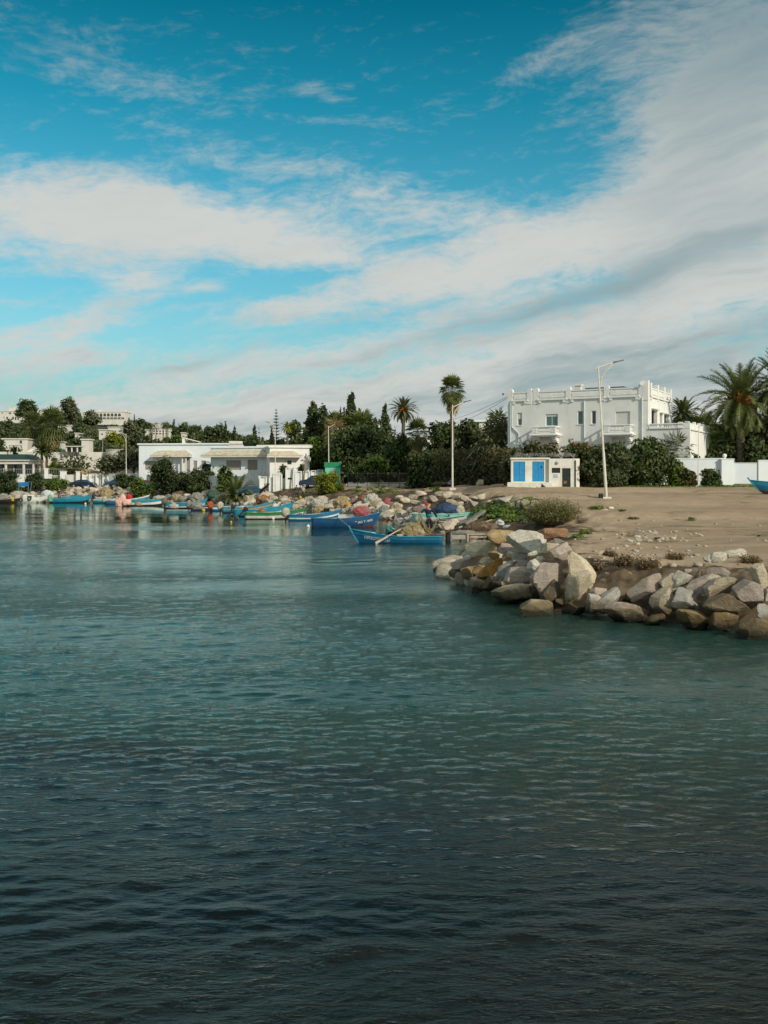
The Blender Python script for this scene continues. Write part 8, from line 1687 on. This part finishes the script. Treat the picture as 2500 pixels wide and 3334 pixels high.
# --- shrubs along the road and bank at left
for i, (u, vt, vb, w, lm, n, lb) in enumerate([(10, 1531, 1600, 108, L_TAM, 2600, 'large grey green shrub at the left picture edge'), (106, 1533, 1586, 66, L_TAM, 1700, 'round grey green shrub before the plain garden wall'), (28, 1575, 1605, 60, L_GREEN, 900, 'low green shrub at the foot of the large grey one'), (186, 1555, 1598, 76, L_GREEN, 2200, 'domed bright green bush in front of the black car'), (404, 1536, 1588, 78, L_TAM, 2400, 'round dark shrub in front of the steel blue car'), (455, 1553, 1612, 54, L_GREEN, 1800, 'bright green shrub hanging down the rocky bank'), (60, 1585, 1602, 60, L_GREEN, 500, 'thin green weeds on the bank above the motorboat'), (545, 1482, 1580, 118, L_TAM, 4800, 'tall feathery shrub hiding the teal van'), (502, 1530, 1578, 40, L_GREEN, 900, 'small green shrub left of the tall feathery one'), (660, 1508, 1600, 118, L_TAM, 5200, 'big dark green shrub left of the palm bush'), (600, 1540, 1588, 90, L_TAM, 2200, 'dark shrub filling the gap between the two tall ones'), (640, 1575, 1608, 70, L_DARK, 1400, 'dark low growth draped on the slate rocks')]):
    g = Gv(u, vb, 60); d = min(g.y, 160 if u > 450 else 174); g = G(u, d); h = (CAMH-(vt-HOR)/F*d)-g.z; shrub(g, W_(w, d), h, lm, n, .16, 460+i, lb, nl=14)
g, h = at(732, 0, 150, 1505); shrub(g, W_(60, 150), h, L_GREEN, 900, .2, 480, 'green shrub showing above the palm bush', nl=8)
g = G(770, 141); d = g.y; date_palm(g, .35, W_(84, d), 481, 'trunkless palm bush with long arching fronds on the bank', nf=54, tr=.3, dates=False, lm=L_PALM, leafw=.035, droop=1.7, low=.05)
g, h = at(844, 0, 145, 1496); twiggy(g, W_(66, 145), h, 482, 'leafless purple brown bush behind the white wall', L_BROWN, n=160, blade=.022, spread=.8, segs=5)
g, h = at(926, 0, 144, 1500); shrub(g, W_(40, 144), h, L_DARK, 700, .2, 483, 'dark leafy bush on top of the tallest wall bay', nl=8); g, h = at(976, 0, 144, 1502); shrub(g, W_(30, 144), h, L_DARK, 500, .2, 484, 'dark drooping plant left of the leaning pole', nl=8)
g = Gv(1064, 1606, 80); d = g.y; h = (CAMH-(1537-HOR)/F*d)-g.z; shrub(g, W_(76, d), h, L_YEL, 5200, .13, 485, 'bright yellow green bush in front of the kiosk', nl=16); g = Gv(1105, 1598, 80); shrub(g, W_(34, g.y), 1.1, L_GREEN, 900, .13, 486, 'small green bush right of the yellow green one', nl=8)
# near bush of brown twigs and grey green shoots
g = Gv(1795, 1712); d = g.y; sB = W_(182, d); tb_ = twiggy(g, sB*1.0, W_(1712-1624, d)*1.12, 490, 'dry brown and grey green bush beside the rocky point', leafmat('grey_shoot_leaf', [(.05, .055, .028), (.08, .085, .04), (.11, .11, .055)], .2), n=1500, blade=.006, spread=.95, segs=6, leafy=2, lsize=.042)
g = Gv(2058, 1748); twiggy(g, W_(66, g.y), .42, 491, 'small dry twiggy plant in the rubble on the lot', L_BROWN, n=130, blade=.004, spread=.8, segs=5)
for i, (u, v, w, h, m_, lb) in enumerate([(1905, 1738, 40, .22, L_GREEN, 'green weeds beside the terracotta boulder'), (1880, 1752, 34, .16, L_GREEN, 'low green weeds below the terracotta boulder'), (1945, 1658, 46, .12, L_GREEN, 'flat weeds just below the tall leaning lamp'), (2025, 1664, 22, .08, L_TAM, 'dark weed tuft right of the leaning lamp'), (2058, 1690, 30, .06, L_TAM, 'flat dark weeds in the middle of the dirt lot'), (2250, 1695, 22, .20, L_TAM, 'single weed sprout on the open dirt'), (1330, 1592, 30, .9, L_TAM, 'dark weed clump on the lot left of the second street lamp'), (1275, 1580, 20, .3, L_GREEN, 'weeds at the foot of the low cream wall'), (1420, 1600, 26, .8, L_GREEN, 'upright green weed behind the white rocks'), (1740, 1795, 22, .12, L_GREEN, 'moss between the pale slab and the oblong stone'), (2140, 1757, 20, .08, L_TAM, 'tiny weeds at the edge of the rubble')]):
    g = Gv(u, v); weed(g, W_(w, g.y), h, 500+i, lb, m_, None, 120)
r_ = random.Random(21); k = 0
for i in range(420):
    if k >= 120: break
    if i % 5 < 3: u, v = r_.gauss(1640, 70), r_.gauss(1668, 16)
    elif i % 5 == 3: u, v = r_.gauss(1170, 70), r_.gauss(1600, 10)
    else: u, v = r_.uniform(700, 1500), r_.uniform(1588, 1640)
    if not (1610 < v < 1720 or u < 1500) or u > 1780: continue
    g = Gv(u, v); s = r_.uniform(.5, 1.0); weed(g, s, s*.35, 600+i, 'green weed clump growing among the rocks of the bank', L_GREEN if r_.random() < .75 else L_TAM, 'weed clumps on the bank', 60); k += 1
gs = []; rs = np.random.RandomState(5)
uu = rs.uniform(1880, 2480, 2600); dd = rs.uniform(86, 91, 2600)*1.0; X = (uu-1250)/F*dd; Z = ground(X, dd); kk_ = rs.rand(2600) < .9
pts = np.stack([X, dd, Z+.03], 1); V, Q = leaves(pts, np.tile([0, -.3, 1.], (len(pts), 1)), .10, rs, 2.5, .8); tag(link('grass', npmesh('grass', V, Q, [L_GREEN])), 'strip of short green grass along the foot of the garden wall', 'grass', kind='stuff')

for i, (u, v, w, h, lb) in enumerate([(2030, 1838, 60, .35, 'dry dark scrub in the earth bank above the flat topped slab'), (2105, 1852, 70, .42, 'dry dark scrub in the earth bank above the dusky pink boulder'), (1985, 1812, 34, .22, 'small dry scrub on the lip of the bank at its left end'), (2200, 1822, 56, .25, 'dry scrub on the lip of the bank left of the stuck pink stone'), (2440, 1835, 60, .3, 'dry scrub in the bank under the flat white rock'), (1940, 1856, 40, .25, 'dry scrub right of the beige slanting block')]):
    g = Gv(u, v); twiggy(g, W_(w, g.y)*1.3, h, 700+i, lb, L_BROWN, n=260, blade=.006, spread=1.3, segs=4, leafy=1, lsize=.03)
for i, (u, v, hw) in enumerate([(1975, 1868, 9), (2010, 1880, 12), (2050, 1868, 8), (2085, 1846, 9), (2150, 1850, 8), (2185, 1842, 11), (2215, 1850, 9), (2240, 1860, 12), (2130, 1872, 10), (1960, 1890, 11), (2300, 1842, 8), (2410, 1842, 10)]):
    g = Gv(u, v); place_rock(u, v, hw, hw*.7, g.y, ['brown', 'pink', 'ochre'][i % 3], 'fist sized stone embedded in the dark earth bank', 1700+i, name='stone', sub=3, cat='stone', group='stones embedded in the earth bank')
